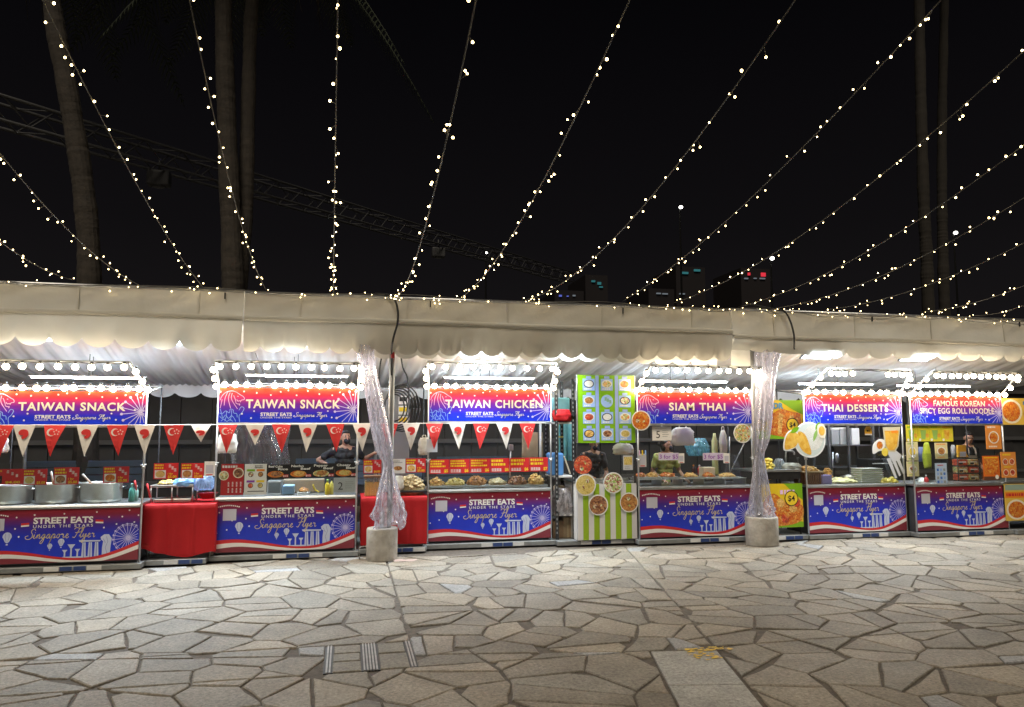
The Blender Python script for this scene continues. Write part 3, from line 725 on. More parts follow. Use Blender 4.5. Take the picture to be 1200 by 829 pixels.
def art_banner(mb, x0, x1, z0, z1, y):
    W = x1 - x0; H = z1 - z0; X = lambda u: x0 + W * u; Z = lambda v: z0 + H * v
    for u, v in [(.03, .78), (.085, .44), (.015, .38), (.22, .86), (.215, .65), (.24, .5), (.33, .9), (.515, .91), (.72, .93), (.93, .95), (.8, .83), (.885, .83), (.85, .69), (.77, .63), (.965, .72), (.99, .85), (.12, .62)]: mb.disc(X(u), Z(v), .010, y, WHITE, 8)
    # small arched line and white square at the upper left
    for k in range(12):
        u = .018 + .013 * k; mb.rect(X(u), X(u + .009), Z(.875 + .03 * math.sin(PI * k / 11)), Z(.9 + .03 * math.sin(PI * k / 11)), y, WHITE)
    mb.text('STREET EATS', X(.325), Z(.735), H * .115, y - .0008, WHITE, w=W * .375, bold=.035)
    mb.text('UNDER THE STARS', X(.325), Z(.655), H * .052, y - .0008, WHITE, w=W * .375, bold=.008, space=1.35)
    flaglet(mb, X(.25), Z(.68), W * .05, y, 1); flaglet(mb, X(.715), Z(.72), W * .05, y, -1)
    script(mb, 'Singapore Flyer', X(.285), Z(.455), H * .078, .0066, y - .0008, GOLD, W * .43)
    balloon(mb, X(.17), Z(.50), .05, y); balloon(mb, X(.435), Z(.31), .028, y); balloon(mb, X(.505), Z(.38), .036, y)
    wheel(mb, X(.93), Z(.42), H * .27, y, LILAC, 20, x1 - .004, .006)
    yb = y - .0005
    for u, h_, r in ((.53, .17, .03), (.57, .27, .042), (.61, .18, .03)):            # tall tree shapes
        mb.poly([(X(u) - .01, Z(.06)), (X(u) + .01, Z(.06)), (X(u) + .008, Z(.06 + h_ * .7)), (X(u) + r, Z(.06 + h_)), (X(u) - r, Z(.06 + h_)), (X(u) - .008, Z(.06 + h_ * .7))], yb, SILV)
    mb.rect(X(.515), X(.7), Z(.05), Z(.1), yb + .0002, SILV)
    for u in (.635, .675, .715):                                                      # three towers and the deck across them
        mb.poly([(X(u), Z(.07)), (X(u) + W * .03, Z(.07)), (X(u) + W * .024, Z(.36)), (X(u) + W * .004, Z(.36))], yb, SILV)
        mb.poly([(X(u) + W * .012, Z(.07)), (X(u) + W * .018, Z(.07)), (X(u) + W * .016, Z(.36)), (X(u) + W * .011, Z(.36))], yb - .0004, SILD)
    mb.poly([(X(.62), Z(.37)), (X(.75), Z(.37)), (X(.755), Z(.395)), (X(.615), Z(.405))], yb - .0002, SILV)
    mb.poly([(X(.765), Z(.06)), (X(.815), Z(.06)), (X(.82), Z(.3)), (X(.825), Z(.42)), (X(.805), Z(.5)), (X(.775), Z(.5)), (X(.752), Z(.45)), (X(.757), Z(.4)), (X(.77), Z(.37)), (X(.765), Z(.25))], yb, SILV)
    mb.ribbon([(X(.79), Z(.46)), (X(.80), Z(.36)), (X(.785), Z(.25)), (X(.8), Z(.12))], .006, yb - .0005, SILD); mb.ribbon([(X(.77), Z(.42)), (X(.785), Z(.34))], .006, yb - .0005, SILD)
    # waves of red and white along the foot
    top = smooth_path([(0, .235), (.15, .25), (.3, .20), (.45, .12), (.58, .075), (.72, .09), (.85, .19), (1, .36)], 6)
    def band(o0, o1, m, dy):
        L = []
        for u, v in top:
            k = .55 + .9 * abs(u - .55)
            L.append((max(.0, v - o0 * k), max(.0, v - o1 * k)))
        V = [(X(u), y - dy, Z(a_)) for (u, v), (a_, b_) in zip(top, L)] + [(X(u), y - dy, Z(b_)) for (u, v), (a_, b_) in zip(top, L)]
        n = len(top); mb.add(V, [(i, i + n, i + n + 1, i + 1) for i in range(n - 1)], m)
    band(0, .4, DRED, .0012); band(0, .075, REDP, .0017); band(.075, .16, WHITE, .0017)
    mb.rect(X(.055), X(.148), Z(.62), Z(.845), y - .0012, mat('pale_label', (.5, .5, .58), .5))

# ------------------------------------------------------------------ the food stalls
def stall(S, lines, label, zz, up, tw=(0, .68), nlow=12, nup=10, missing=(), tubes=2):
    x0, x1, Y = S; bb, bt, sb, st = zz; t = thing('food_stall', label, 'food stall', ((x0 + x1) / 2, Y + .4, .07), 'stalls with starry name boards')
    MB().box(x0 + .03, x1 - .03, Y + .03, Y + .62, .078, bt - .02, CARC, .006).build('cabinet', t)
    m = MB(); m.box(x0 + .012, x1 - .012, Y - .008, Y + .012, bb, bt, BANM); art_banner(m, x0 + .012, x1 - .012, bb, bt, Y - .0095); m.build('banner', t)
    m = MB(); m.box(x0 + .005, x1 - .005, Y - .022, Y + .7, bt + .012, bt + .05, STEEL, .012); m.box(x0 + .005, x1 - .005, Y - .03, Y - .012, bt + .004, bt + .034, STEEL, .006); m.build('counter_top', t)
    for x in (x0, x1):
        m = MB(); m.tube([(x, Y, .08), (x, Y, st + .01)], .013, ALU, 8); m.tube([(x, Y, 1.20), (x, Y, 1.235)], .022, ALU, 8); m.tube([(x - .035, Y - .01, 1.24), (x + .035, Y - .01, 1.25)], .008, ALU, 6); m.build('post', t)
        m = MB(); m.tube([(x, Y + .72, .08), (x, Y + .72, st + .12)], .010, DARKM, 8); m.build('post', t)
    m = MB(); m.box(x0 + .006, x1 - .006, Y - .018, Y + .008, sb, st, SIGNM); art_sign(m, x0 + .006, x1 - .006, sb, st, Y - .0195, lines, tw); m.build('sign_board', t)
    m = MB(); m.box(x0 - .005, x1 + .005, Y - .02, Y + .014, sb - .034, sb - .004, ALU, .004); m.build('sign_rail', t)
    m = MB(); m.box(x0 + .02, x1 - .02, Y + .004, Y + .01, bt + .052, 1.285, GLASS); m.build('glass_screen', t)
    ux0, ux1, uy, uz = up
    m = MB(); e = .012
    m.tube([(x0, Y - .005, st + .03), (x1, Y - .005, st + .03)], e, GALV, 6); m.tube([(ux0, uy, uz), (ux1, uy, uz)], e, GALV, 6)
    m.tube([(x0, Y - .005, st + .03), (ux0, uy, uz)], e, GALV, 6); m.tube([(x1, Y - .005, st + .03), (ux1, uy, uz)], e, GALV, 6)
    m.tube(smooth_path([(ux0 + (ux1 - ux0) * i / 12, uy - .006, uz - .012 - .012 * (i % 2)) for i in range(13)], 3), .006, WIRE, 5)
    m.tube([(x0, Y + .72, st + .1), (x1, Y + .72, st + .1)], e, GALV, 6); m.tube([(x0, Y - .005, st), (x0, Y + .72, st + .1)], e, GALV, 6); m.tube([(x1, Y - .005, st), (x1, Y + .72, st + .1)], e, GALV, 6)
    m.build('light_frame', t)
    rr = random.Random(int(x0 * 31))
    for i in range(nlow):
        u = (i + .5 + rr.uniform(-.2, .2)) / nlow; bulb(t, (x0 + (x1 - x0) * u, Y - .03 + rr.uniform(-.012, .012), st + .10 + rr.uniform(-.006, .006)))
    for i in range(nup):
        if i in missing: continue
        u = (i + .35 + rr.uniform(-.07, .07)) / (nup - .3); bulb(t, (ux0 + (ux1 - ux0) * u, uy - .012, uz - .01 + rr.uniform(-.008, .008)))
    for (a_, b_, c_), (p_, q_, r_) in ((((x0, Y - .01, st + .05)), (ux0, uy, uz)), ((x1, Y - .01, st + .05), (ux1, uy, uz))):
        for k in range(3):
            u = (k + .25 + rr.uniform(-.08, .08)) / 2.9; sx = -.03 if a_ == x0 else .03
            bulb(t, (a_ + (p_ - a_) * u + sx, b_ + (q_ - b_) * u - .01, c_ + (r_ - c_) * u + .01))
    for k in range(tubes):
        tx0, tx1 = x0 + .25 + .2 * k, x1 - .12 - .35 * k; ty = Y + .42 + .38 * k
        m = MB(); m.box(tx0, tx1, ty + .005, ty + .04, st + .207 + .02 * k, st + .219 + .02 * k, ALU, .003); m.tube([(tx0 + .03, ty + .02, st + .195 + .02 * k), (tx1 - .03, ty + .02, st + .195 + .02 * k)], .0065, TUBEG, 8)
        m.tube([((tx0 + tx1) / 2, ty + .025, st + .21), ((tx0 + tx1) / 2, ty + .025, st + .5)], .005, WIRE, 5); m.build('tube_light', t)
    return t
stall(SA, ['TAIWAN SNACK'], 'food stall under the leftmost of the two Taiwan Snack boards, with big steel pots', (.115, .735, 1.735, 2.135), (-4.22, -2.52, -.72, 2.47), tubes=2)
stall(SB, ['TAIWAN SNACK'], 'Taiwan Snack stall beside the twisted plastic wrap, with four black beef menu cards', (.11, .755, 1.765, 2.215), (-1.62, .14, -.42, 2.53), nlow=12)
stall(SK, ['TAIWAN CHICKEN'], 'food stall under the Taiwan Chicken board with trays of fried food', (.11, .775, 1.79, 2.245), (1.06, 2.90, -.06, 2.60), tw=(-.06, .8), nlow=12)
stall(SS, ['SIAM THAI'], 'food stall under the Siam Thai board with 3 for $5 cards', (.10, .785, 1.755, 2.215), (4.22, 5.98, -.34, 2.585), tw=(.075, .5), nlow=12, nup=11)
stall(ST, ['THAI DESSERTS'], 'food stall under the Thai Desserts board with mango and juice cut-outs', (.095, .77, 1.755, 2.20), (7.00, 8.44, -.44, 2.565), tw=(-.02, .69), nlow=11, nup=12, missing=(4, 5, 6, 7))
stall(SN, ['FAMOUS KOREAN', 'SPICY EGG ROLL NOODLE'], 'food stall under the Famous Korean Spicy Egg Roll Noodle board', (.105, .77, 1.755, 2.18), (8.68, 10.27, -.62, 2.545), nlow=12, nup=12)

# ------------------------------------------------------------------ flood lamps under the tent
def flood(px, py, Y, label, w_=.5, power=50, tilt=24, up=0):
    X, Z = at(px, py, Y); t = thing('floodlight', label, 'floodlight', (X, Y, Z), 'flood lamps under the tent edge')
    h = w_ / 2; m = MB()
    V = [(-h, -.16, 0), (h, -.16, 0), (h, .16, 0), (-h, .16, 0), (-h * .72, -.10, .10), (h * .72, -.10, .10), (h * .72, .10, .10), (-h * .72, .10, .10), (-h * .66, -.08, .15), (h * .66, -.08, .15), (h * .66, .08, .15), (-h * .66, .08, .15)]
    c, s = math.cos(math.radians(-tilt)), math.sin(math.radians(-tilt))
    rot = lambda v: (X + v[0], Y + v[1] * c - v[2] * s, Z + v[1] * s + v[2] * c)
    V = [rot(v) for v in V]; F = []
    for o in (0, 4): F += [(o + i, o + (i + 1) % 4, o + (i + 1) % 4 + 4, o + i + 4) for i in range(4)]
    F.append((8, 9, 10, 11)); m.add(V, F, DARKM)
    for k in range(9):
        x = -h * .6 + h * 1.2 * k / 8; P = [rot((x + dx, dy, z)) for dx in (-.006, .006) for dy in (-.09, .09) for z in (.10, .185)]
        m.add(P, [(0, 1, 3, 2), (4, 6, 7, 5), (0, 4, 5, 1), (2, 3, 7, 6), (1, 5, 7, 3)], DARKM)
    m.build('housing', t)
    m = MB(); m.add([rot(v) for v in [(-h * .9, -.14, -.004), (h * .9, -.14, -.004), (h * .9, .14, -.004), (-h * .9, .14, -.004)]], [(0, 3, 2, 1)], FLOODG); m.build('lamp_glass', t)
    m = MB(); m.tube([rot((0, 0, .15)), (X, Y + .02, Z + .42)], .012, DARKM, 6); m.build('bracket', t)
    l = bpy.data.lights.new('flood', 'AREA'); l.shape = 'RECTANGLE'; l.size = w_ * .85; l.size_y = .26; l.energy = power; l.color = (.74, .89, 1.); l.spread = math.radians(112)
    o = bpy.data.objects.new('flood_beam', l); COL.objects.link(o); o.location = rot((0, 0, -.012)); o.rotation_euler = (math.radians(-tilt), 0, 0)
    if up:                                                             # added back glass and beam, put in to brighten the lining
        m = MB(); m.add([rot(v) for v in [(-h * .6, .105, .03), (h * .6, .105, .03), (h * .6, .085, .14), (-h * .6, .085, .14)]], [(0, 1, 2, 3)], FLOODG); m.build('added_back_glass', t)
        l = bpy.data.lights.new('wash', 'AREA'); l.shape = 'RECTANGLE'; l.size = w_ * .6; l.size_y = .1; l.energy = up; l.color = (.5, .74, 1.)
        o = bpy.data.objects.new('wash_beam', l); COL.objects.link(o); o.location = rot((0, .125, .09)); o.rotation_euler = (math.radians(112), 0, 0)
    return t
flood(962, 415, -.32, 'black floodlight hanging in full view above the Thai Desserts stall', .56)
flood(1077, 418, -.32, 'black floodlight half covered by the valance above the Korean noodle stall', .56)
flood(60, 393, .10, 'floodlight peeping below the valance at the far left above the big pots', .5, up=14)
flood(205, 398, .10, 'floodlight behind the valance above the red table beside the big pots', .5, up=14)
flood(340, 400, .12, 'floodlight behind the valance above the beef menu stall', .5, up=14)
flood(560, 405, -.03, 'floodlight behind the valance above the Taiwan Chicken stall', .5, up=14)
flood(662, 405, -.03, 'floodlight behind the valance above the black storage rack', .42, up=14)

# ------------------------------------------------------------------ bunting
def crescent(mb, x, z, r, y, m):
    P = [(x + r * math.cos(a), z + r * math.sin(a)) for a in [math.radians(50 + 260 * i / 14) for i in range(15)]]
    Q = [(x + r * .28 + r * .82 * math.cos(a), z + r * .82 * math.sin(a)) for a in [math.radians(305 - 250 * i / 12) for i in range(13)]]
    mb.poly(P + Q, y, m)
bt = thing('bunting', 'string of alternating red and white triangular pennants across the left stalls', 'bunting', (-1.5, -.3, 1.7))
PW = mat('pennant_white', (.74, .7, .66), .7, var=.05); PR = mat('pennant_red', (.62, .03, .03), .7, var=.05)
PEN = [(-20, 1), (4, 0), (29, 1), (65, 0), (103, 1), (138, 0), (170, 1), (204, 0), (236, 1), (267, 0), (299, 1), (330, 0), (361, 1), (393, 0), (424, 1), (456, 0), (482, 1), (509, 0), (536, 1), (564, 0), (591, 1), (618, 0)]
def YB(px): return -.36 if px < 175 else (-.36 + (px - 175) / 90 * .31 if px < 265 else (-.07 if px < 425 else (-.07 + (px - 425) / 75 * .37 if px < 500 else .30)))
line = []
for px in range(-40, 650, 10):
    py = 498.5 - 2.2 * max(0, min(1, (px - 150) / 350)) if px < 560 else 496
    X, Z = at(px, py, YB(px)); line.append((X, YB(px), Z))
m = MB(); m.tube(line, .006, WHITE, 5); m.build('cord', bt)
rr = random.Random(3)
for px, wht in PEN:
    Y = YB(px); py = 498.5 - 2.2 * max(0, min(1, (px - 150) / 350)); X, Z = at(px, py, Y); hw, L = .122, .37
    if px == 236: L = .22
    if px == 299: L = .27
    skew = rr.uniform(-.03, .03); bl = rr.uniform(.0, .035)
    m = MB(); k = 6; V = []; F = []
    for i in range(k + 1):
        t = i / k
        for sx in (-1, 0, 1): V.append((X + sx * hw * (1 - t) * .98 + skew * t, Y - .008 - bl * math.sin(t * PI) - .012 * abs(sx) * t, Z - L * t))
    for i in range(k):
        for j in (0, 1): a_ = i * 3 + j; F.append((a_, a_ + 1, a_ + 4, a_ + 3))
    m.add(V, F, PW if wht else PR, False)
    yy = Y - .022 - bl
    if wht:
        H = [(-.055, .02), (-.03, .045), (.01, .05), (.045, .035), (.055, .0), (.045, -.03), (.015, -.055), (-.015, -.06), (-.02, -.035), (.0, -.02), (-.03, -.015), (-.052, -.005)]
        m.poly([(X + p[0] * .95 + skew * .3, Z - .10 + p[1] * L / .36) for p in smooth_path(H, 3, True)], yy, PR)
    else:
        crescent(m, X - .02 + skew * .2, Z - .085, .045, yy, PW)
        for q in range(5):
            a_ = PI / 2 + 2 * PI * q / 5; m.star(X + .038 + skew * .2 + .026 * math.cos(a_), Z - .085 + .026 * math.sin(a_), .011, yy, PW)
    m.build('pennant', bt)

# ------------------------------------------------------------------ cards and posters (flat printed things)
def bars(mb, x0, x1, z0, z1, y, m, rows=3, rnd=None, fill=.62, cap=.9):
    """rows of small type too fine to read"""
    rnd = rnd or R; h = (z1 - z0) / rows
    for r in range(rows):
        x = x0; zt = z1 - h * r - h * .15; end = x0 + (x1 - x0) * rnd.uniform(.65, cap)
        while x < end:
            wd = rnd.uniform(.25, .8) * h; mb.rect(x, min(end, x + wd), zt - h * fill, zt, y, m); x += wd + h * .18
def blocks(mb, x0, z0, s, n, y, m, dx, dz):
    for i in range(n):
        x, z = x0 + dx * i, z0 + dz * i
        mb.rect(x, x + s * .8, z, z + s * .16, y, m); mb.rect(x, x + s * .8, z + s * .38, z + s * .52, y, m); mb.rect(x + s * .05, x + s * .75, z + s * .74, z + s * .88, y, m); mb.rect(x + s * .33, x + s * .48, z - s * .02, z + s * .9, y - .0003, m)
def dish(mb, x, z, r, y, fm, plate=WHITE, rz=None, off=.82):
    mb.disc(x, z, r, y, plate, 20, rz); mb.disc(x, z, r * off, y - .0006, fm, 16, (rz or r) * off)
def panel(name, label, cat, a_, b_, Y, back, art, group=None, th=.006, lean=0.):
    """a printed card whose corners are given on its own depth plane, with art(mb, x0, x1, z0, z1, y)"""
    x0, z1 = at(a_[0], a_[1], Y); x1, _ = at(b_[0], (a_[1] + b_[1]) / 2, Y); _, z0 = at((a_[0] + b_[0]) / 2, b_[1], Y)
    x0, _ = at(a_[0], (a_[1] + b_[1]) / 2, Y); _, z1 = at((a_[0] + b_[0]) / 2, a_[1], Y)
    m = MB(); m.box(x0, x1, Y, Y + th, z0, z1, back)
    if art: art(m, x0, x1, z0, z1, Y - .001)
    if lean: m.v = [(v[0], v[1] + (v[2] - z0) * lean, v[2]) for v in m.v]
    o = m.build(name, label=label, cat=cat, group=group); return o
def art_price(fm, price='$5.00', qty='1 for', wide=False):
    def f(mb, x0, x1, z0, z1, y):
        W = x1 - x0; H = z1 - z0; rnd = random.Random(int(x0 * 977))
        bars(mb, x0 + W * .04, x0 + W * .56, z0 + H * .6, z1 - H * .05, y, YELP, 2, rnd)
        mb.rect(x0 + W * .05, x0 + W * .5, z0 + H * .06, z0 + H * .56, y, WHITE if not wide else BLKP); mb.disc(x0 + W * .275, z0 + H * .31, W * .19, y - .0006, fm, 14, H * .22)
        blocks(mb, x0 + W * .6, z0 + H * .74, H * .2, 3, y, WHITE, W * .11, -H * .13)
        if qty: mb.text(qty, x0 + W * .58, z0 + H * .27, H * .12, y, YELP, bold=.03)
        mb.text(price, x0 + W * .58, z0 + H * .07, H * .15, y, YELP, w=W * .36, bold=.03)
    return f
g_a = 'red food price cards on the stall glass'
panel('price_card', 'red price card with white left edge and bowl, leftmost above the big pots', 'price card', (-22, 550), (27, 568), -.25, REDP, art_price(F_DARK, '$4.00', '', True), g_a)
panel('price_card', 'red price card with yellow dish picture above the gap between two pots', 'price card', (27, 550), (55, 568.5), -.25, REDP, art_price(F_YEL, '$5.00', ''), g_a)
panel('price_card', 'red price card with soup bowl picture above the middle pot', 'price card', (63, 548), (92.5, 568), -.25, REDP, art_price(F_DARK), g_a)
panel('price_card', 'red price card with noodle plate picture above the right end of the pots', 'price card', (121, 547), (151, 566), -.25, REDP, art_price(F_ORA), g_a)
panel('price_card', 'red price card with yellow cubes picture above the steel rack on the red cloth', 'price card', (180, 543), (209, 561.5), -.02, REDP, art_price(F_YEL), g_a)
panel('price_card', 'red price card with brown round cake picture beside the white payment card', 'price card', (212, 543), (239, 561), -.02, REDP, art_price(F_BROWN), g_a)
def art_blank(mb, x0, x1, z0, z1, y):
    mb.rect(x0 + (x1 - x0) * .15, x0 + (x1 - x0) * .85, z0 + (z1 - z0) * .2, z0 + (z1 - z0) * .75, y, mat('pale_label', (.5, .5, .58), .5)); mb.rect(x0 + (x1 - x0) * .2, x1 - (x1 - x0) * .2, z0 + (z1 - z0) * .05, z0 + (z1 - z0) * .12, y, REDP)
panel('payment_card', 'white payment card at the right end above the red cloth table with yellow food', 'card', (239.5, 541), (252, 558), -.02, WHITE, art_blank)
# beef stall posters
def art_redmenu(mb, x0, x1, z0, z1, y):
    W, H = x1 - x0, z1 - z0; bars(mb, x0 + W * .05, x1 - W * .05, z1 - H * .14, z1 - H * .03, y, WHITE, 1, fill=.7, cap=1)
    dish(mb, x0 + W * .12, z0 + H * .63, W * .22, y, F_MIX, CREAM); dish(mb, x0 + W * .76, z0 + H * .71, W * .24, y - .0001, F_DARK, CREAM)
    for i in range(4):
        for k in range(2): blocks(mb, x0 + W * (.3 + .18 * i), z0 + H * (.08 + .2 * k), W * .1, 2, y, WHITE, 0, H * .08)
panel('menu_poster', 'tall red menu poster with two round dishes on the beef stall glass', 'menu poster', (259, 544), (285.5, 580.5), .06, REDP, art_redmenu)
def art_white4(mb, x0, x1, z0, z1, y):
    W, H = x1 - x0, z1 - z0; bars(mb, x0 + W * .45, x1 - W * .05, z1 - H * .15, z1 - H * .04, y, BLKP, 2)
    for i, c in enumerate((GREENP, ORAP, PURP, YELP)):
        u, v = i % 2, 1 - i // 2; X = x0 + W * (.1 + .44 * u); Z = z0 + H * (.2 + .36 * v)
        mb.rect(X, X + W * .36, Z + H * .2, Z + H * .27, y, c); dish(mb, X + W * .18, Z + H * .1, W * .12, y, (F_SALAD, F_BROWN, F_RED, F_YEL)[i], BLKP)
    mb.rect(x0 + W * .15, x1 - W * .1, z0 + H * .1, z0 + H * .125, y, BLKP)
panel('menu_poster', 'white menu poster with four small dishes on the beef stall glass', 'menu poster', (286.5, 544), (312.5, 580), .06, WHITE, art_white4)
def art_beef(l1, l2, fm):
    def f(mb, x0, x1, z0, z1, y):
        W, H = x1 - x0, z1 - z0
        mb.text(l1, x0 + W * .08, z1 - H * .22, H * .16, y - .0012, WHITE, w=min(W * .62, W * .11 * len(l1)), bold=.03); mb.text(l2, x0 + W * .5, z1 - H * .42, H * .16, y - .0012, WHITE, w=W * .11 * len(l2), bold=.03)
        mb.disc(x0 + W * .4, z0 + H * .28, W * .36, y, F_ORA if fm is not F_BROWN else F_MIX, 18, H * .24); mb.disc(x0 + W * .42, z0 + H * .3, W * .24, y - .0006, fm, 16, H * .18)
        mb.rect(x1 - W * .28, x1 - W * .03, z0 + H * .06, z0 + H * .25, y - .001, REDP); mb.text('$12', x1 - W * .27, z0 + H * .09, H * .12, y - .0018, WHITE, w=W * .22, bold=.03)
    return f
for i, (l1, l2, fm) in enumerate((('Beef Cube', 'Rice', F_DARK), ('Nacho', 'Beef', F_FRY), ('Pepper', 'Beef', F_BROWN), ('Cheesy', 'Beef', F_YEL))):
    panel('menu_card', 'black menu card reading ' + l1 + ' ' + l2 + ' $12', 'menu card', (312.6 + 26.6 * i, 544.5 - .6 * i), (339 + 26.6 * i, 560.5 - .5 * i), .058, BLKP, art_beef(l1, l2, fm), 'black beef menu cards')
def art_num(n):
    def f(mb, x0, x1, z0, z1, y):
        W, H = x1 - x0, z1 - z0; mb.text(n, x0 + W * .2, z0 + H * .18, H * .5, y, BLKP); bars(mb, x0 + W * .52, x1 - W * .08, z0 + H * .2, z1 - H * .25, y, GREYP, 4, fill=.35)
    return f
panel('number_card', 'white card with the number 2 on the beef stall counter', 'number card', (391, 560), (417.5, 577), .062, mat('card_grey', (.55, .55, .56), .5), art_num('2'))
panel('number_card', 'white card with the number 5 under the Siam Thai board', 'number card', (764.5, 500), (787, 516.5), .13, WHITE, art_num('5'))
# red cards on the second red table
panel('price_card', 'red price card with yellow dish, left of the pole behind the plastic wrap', 'price card', (426, 539), (447, 555), .24, REDP, art_price(F_FRY, '$6.00', ''), g_a)
panel('price_card', 'white price card with small meat picture just right of the steel pole', 'price card', (458, 538), (475, 555), .24, WHITE, lambda mb, x0, x1, z0, z1, y: (mb.disc((x0 + x1) / 2, z0 + .07, .06, y, F_BROWN, 12, .03), bars(mb, x0 + .02, x1 - .02, z1 - .06, z1 - .02, y, GREYP, 2)), g_a)
panel('price_card', 'red price card with golden food above the heap of fried mushrooms', 'price card', (475.5, 537.5), (499, 554), .24, REDP, art_price(F_FRY), g_a)
# six joined chicken cards
def art_chick(i):
    def f(mb, x0, x1, z0, z1, y):
        W, H = x1 - x0, z1 - z0; rnd = random.Random(i + 40)
        bars(mb, x0 + W * .05, x1 - W * .05, z0 + H * .42, z1 - H * .06, y, YELP, 3 if i < 3 else 2, rnd, cap=1.)
        blocks(mb, x0 + W * .06, z0 + H * .08, H * .22, 4, y, WHITE, W * .13, 0); mb.text('$' + '566667'[i], x1 - W * .25, z0 + H * .1, H * .2, y, YELP, bold=.04)
    return f
xs = [503, 526.5, 550.5, 574.5, 597.5, 620.5, 642.5]
nth = ('first', 'second', 'third', 'fourth', 'fifth', 'sixth')
for i in range(6): panel('price_card', nth[i] + ' from the left of the red yellow lettered cards on the Taiwan Chicken glass', 'price card', (xs[i] + .3, 538.5 - .45 * i), (xs[i + 1] - .3, 555.5 - .6 * i), .375, REDP, art_chick(i), 'red cards on the chicken stall glass')
# siam thai glass
def art_three(mb, x0, x1, z0, z1, y): mb.text('3 for $5', x0 + (x1 - x0) * .04, z0 + (z1 - z0) * .22, (z1 - z0) * .55, y, PURP, w=(x1 - x0) * .92, bold=.012)
LAV = mat('lavender_card', (.62, .55, .72), .5)
panel('price_sign', 'lilac 3 for $5 sign in front of the woman in the yellow shirt', 'price sign', (772, 531), (795.5, 539.5), .1, LAV, art_three, 'lilac three for five signs')
panel('price_sign', 'lilac 3 for $5 sign on the right half of the Siam Thai glass', 'price sign', (824, 531), (848, 539.5), .1, LAV, art_three, 'lilac three for five signs')
panel('payment_card', 'small white card stuck to the sign in front of the woman in yellow', 'card', (795, 531.5), (802, 543), .1, WHITE, art_blank)
panel('payment_card', 'small white card at the right half of the Siam Thai glass', 'card', (848, 531.5), (855, 543), .1, WHITE, art_blank)
def art_clip(mb, x0, x1, z0, z1, y):
    art_blank(mb, x0, x1, z0, z1, y)
    for u, c in ((.1, PINKL), (.5, YELP), (.9, SKYL)): mb.box(x0 + (x1 - x0) * u - .008, x0 + (x1 - x0) * u + .008, y - .012, y + .012, z1 - .02, z1 + .05, c, .003)
panel('payment_card', 'grey card with three coloured clips at the left end of the Siam Thai stall', 'card', (748.5, 532), (757.5, 547.5), .1, mat('card_grey', (.55, .55, .56), .5), art_clip)
# Thai stall price tag hanging
m = MB(); x, z = at(1017.5, 500, .05); P = [(x - .062, z - .13), (x + .062, z - .13), (x + .062, z - .05), (x + .045, z - .02), (x + .03, z), (x - .03, z), (x - .045, z - .02), (x - .062, z - .05)]
m.prism(P, .05, .056, mat('orange_tag', (.8, .42, .03), .5)); m.rect(x - .062, x + .062, z - .135, z - .115, .0485, WHITE); bars(m, x - .03, x + .03, z - .09, z - .05, .0485, BLKP, 1); m.build('price_tag', label='orange hanging price tag below the Thai Desserts board', cat='price tag')
# Korean stall posters
LY = mat('lime_yellow_print', (.7, .62, .04), .4); CR2 = mat('pale_cream_print', (.72, .62, .33), .45); ORG2 = mat('orange_poster_print', (.75, .28, .06), .4)
def art_cups(c):
    def f(mb, x0, x1, z0, z1, y):
        W, H = x1 - x0, z1 - z0; bars(mb, x0 + W * .1, x1 - W * .1, z1 - H * .22, z1 - H * .08, y, GREENP if c else ORAP, 1, cap=1)
        mb.poly([(x0 + W * .3, z0 + H * .12), (x0 + W * .62, z0 + H * .12), (x0 + W * .72, z0 + H * .68), (x0 + W * .2, z0 + H * .68)], y, PALEG if c else F_MANGO); mb.disc(x0 + W * .8, z0 + H * .35, W * .16, y - .0005, F_MANGO if c else F_LEMON, 12)
        mb.disc(x0 + W * .15, z0 + H * .1, W * .1, y - .0005, WHITE, 10)
    return f
for i in range(4): panel('drink_poster', ('first', 'second', 'third', 'fourth')[i] + ' of the four yellow drink posters under the Korean noodle board', 'drink poster', (1062 + 13.8 * i, 498), (1075.4 + 13.8 * i, 517.5), -.17, LY, art_cups((1, 1, 1, 0)[i]), 'yellow drink posters')
def art_dish(fm, n=1, head=ORAP):
    def f(mb, x0, x1, z0, z1, y):
        W, H = x1 - x0, z1 - z0; bars(mb, x0 + W * .12, x1 - W * .12, z1 - H * .16, z1 - H * .05, y, head, 1, cap=1)
        if n == 1: dish(mb, x0 + W * .5, z0 + H * .48, W * .34, y, fm, WHITE, H * .26); bars(mb, x0 + W * .15, x1 - W * .15, z0 + H * .05, z0 + H * .15, y, head, 1)
        else:
            for i in range(4): dish(mb, x0 + W * (.28 + .44 * (i % 2)), z0 + H * (.2 + .42 * (i // 2)), W * .18, y, fm, CREAM)
            bars(mb, x0 + W * .15, x1 - W * .15, z0 + H * .38, z0 + H * .46, y, head, 2)
    return f
panel('menu_poster', 'pale yellow poster with noodle bowl, upper of two at the left of the Korean stall', 'menu poster', (1062.5, 518), (1076, 540), -.17, CR2, art_dish(F_LEMON, 1, PALEG))
panel('menu_poster', 'pale yellow poster with dark noodles, lower of two at the left of the Korean stall', 'menu poster', (1063, 541), (1077, 558.5), -.17, CR2, art_dish(F_SALAD, 1, PALEG))
panel('menu_poster', 'cream poster with brown dessert on the Korean stall glass', 'menu poster', (1096, 519), (1110.5, 538), -.17, CR2, art_dish(F_BROWN))
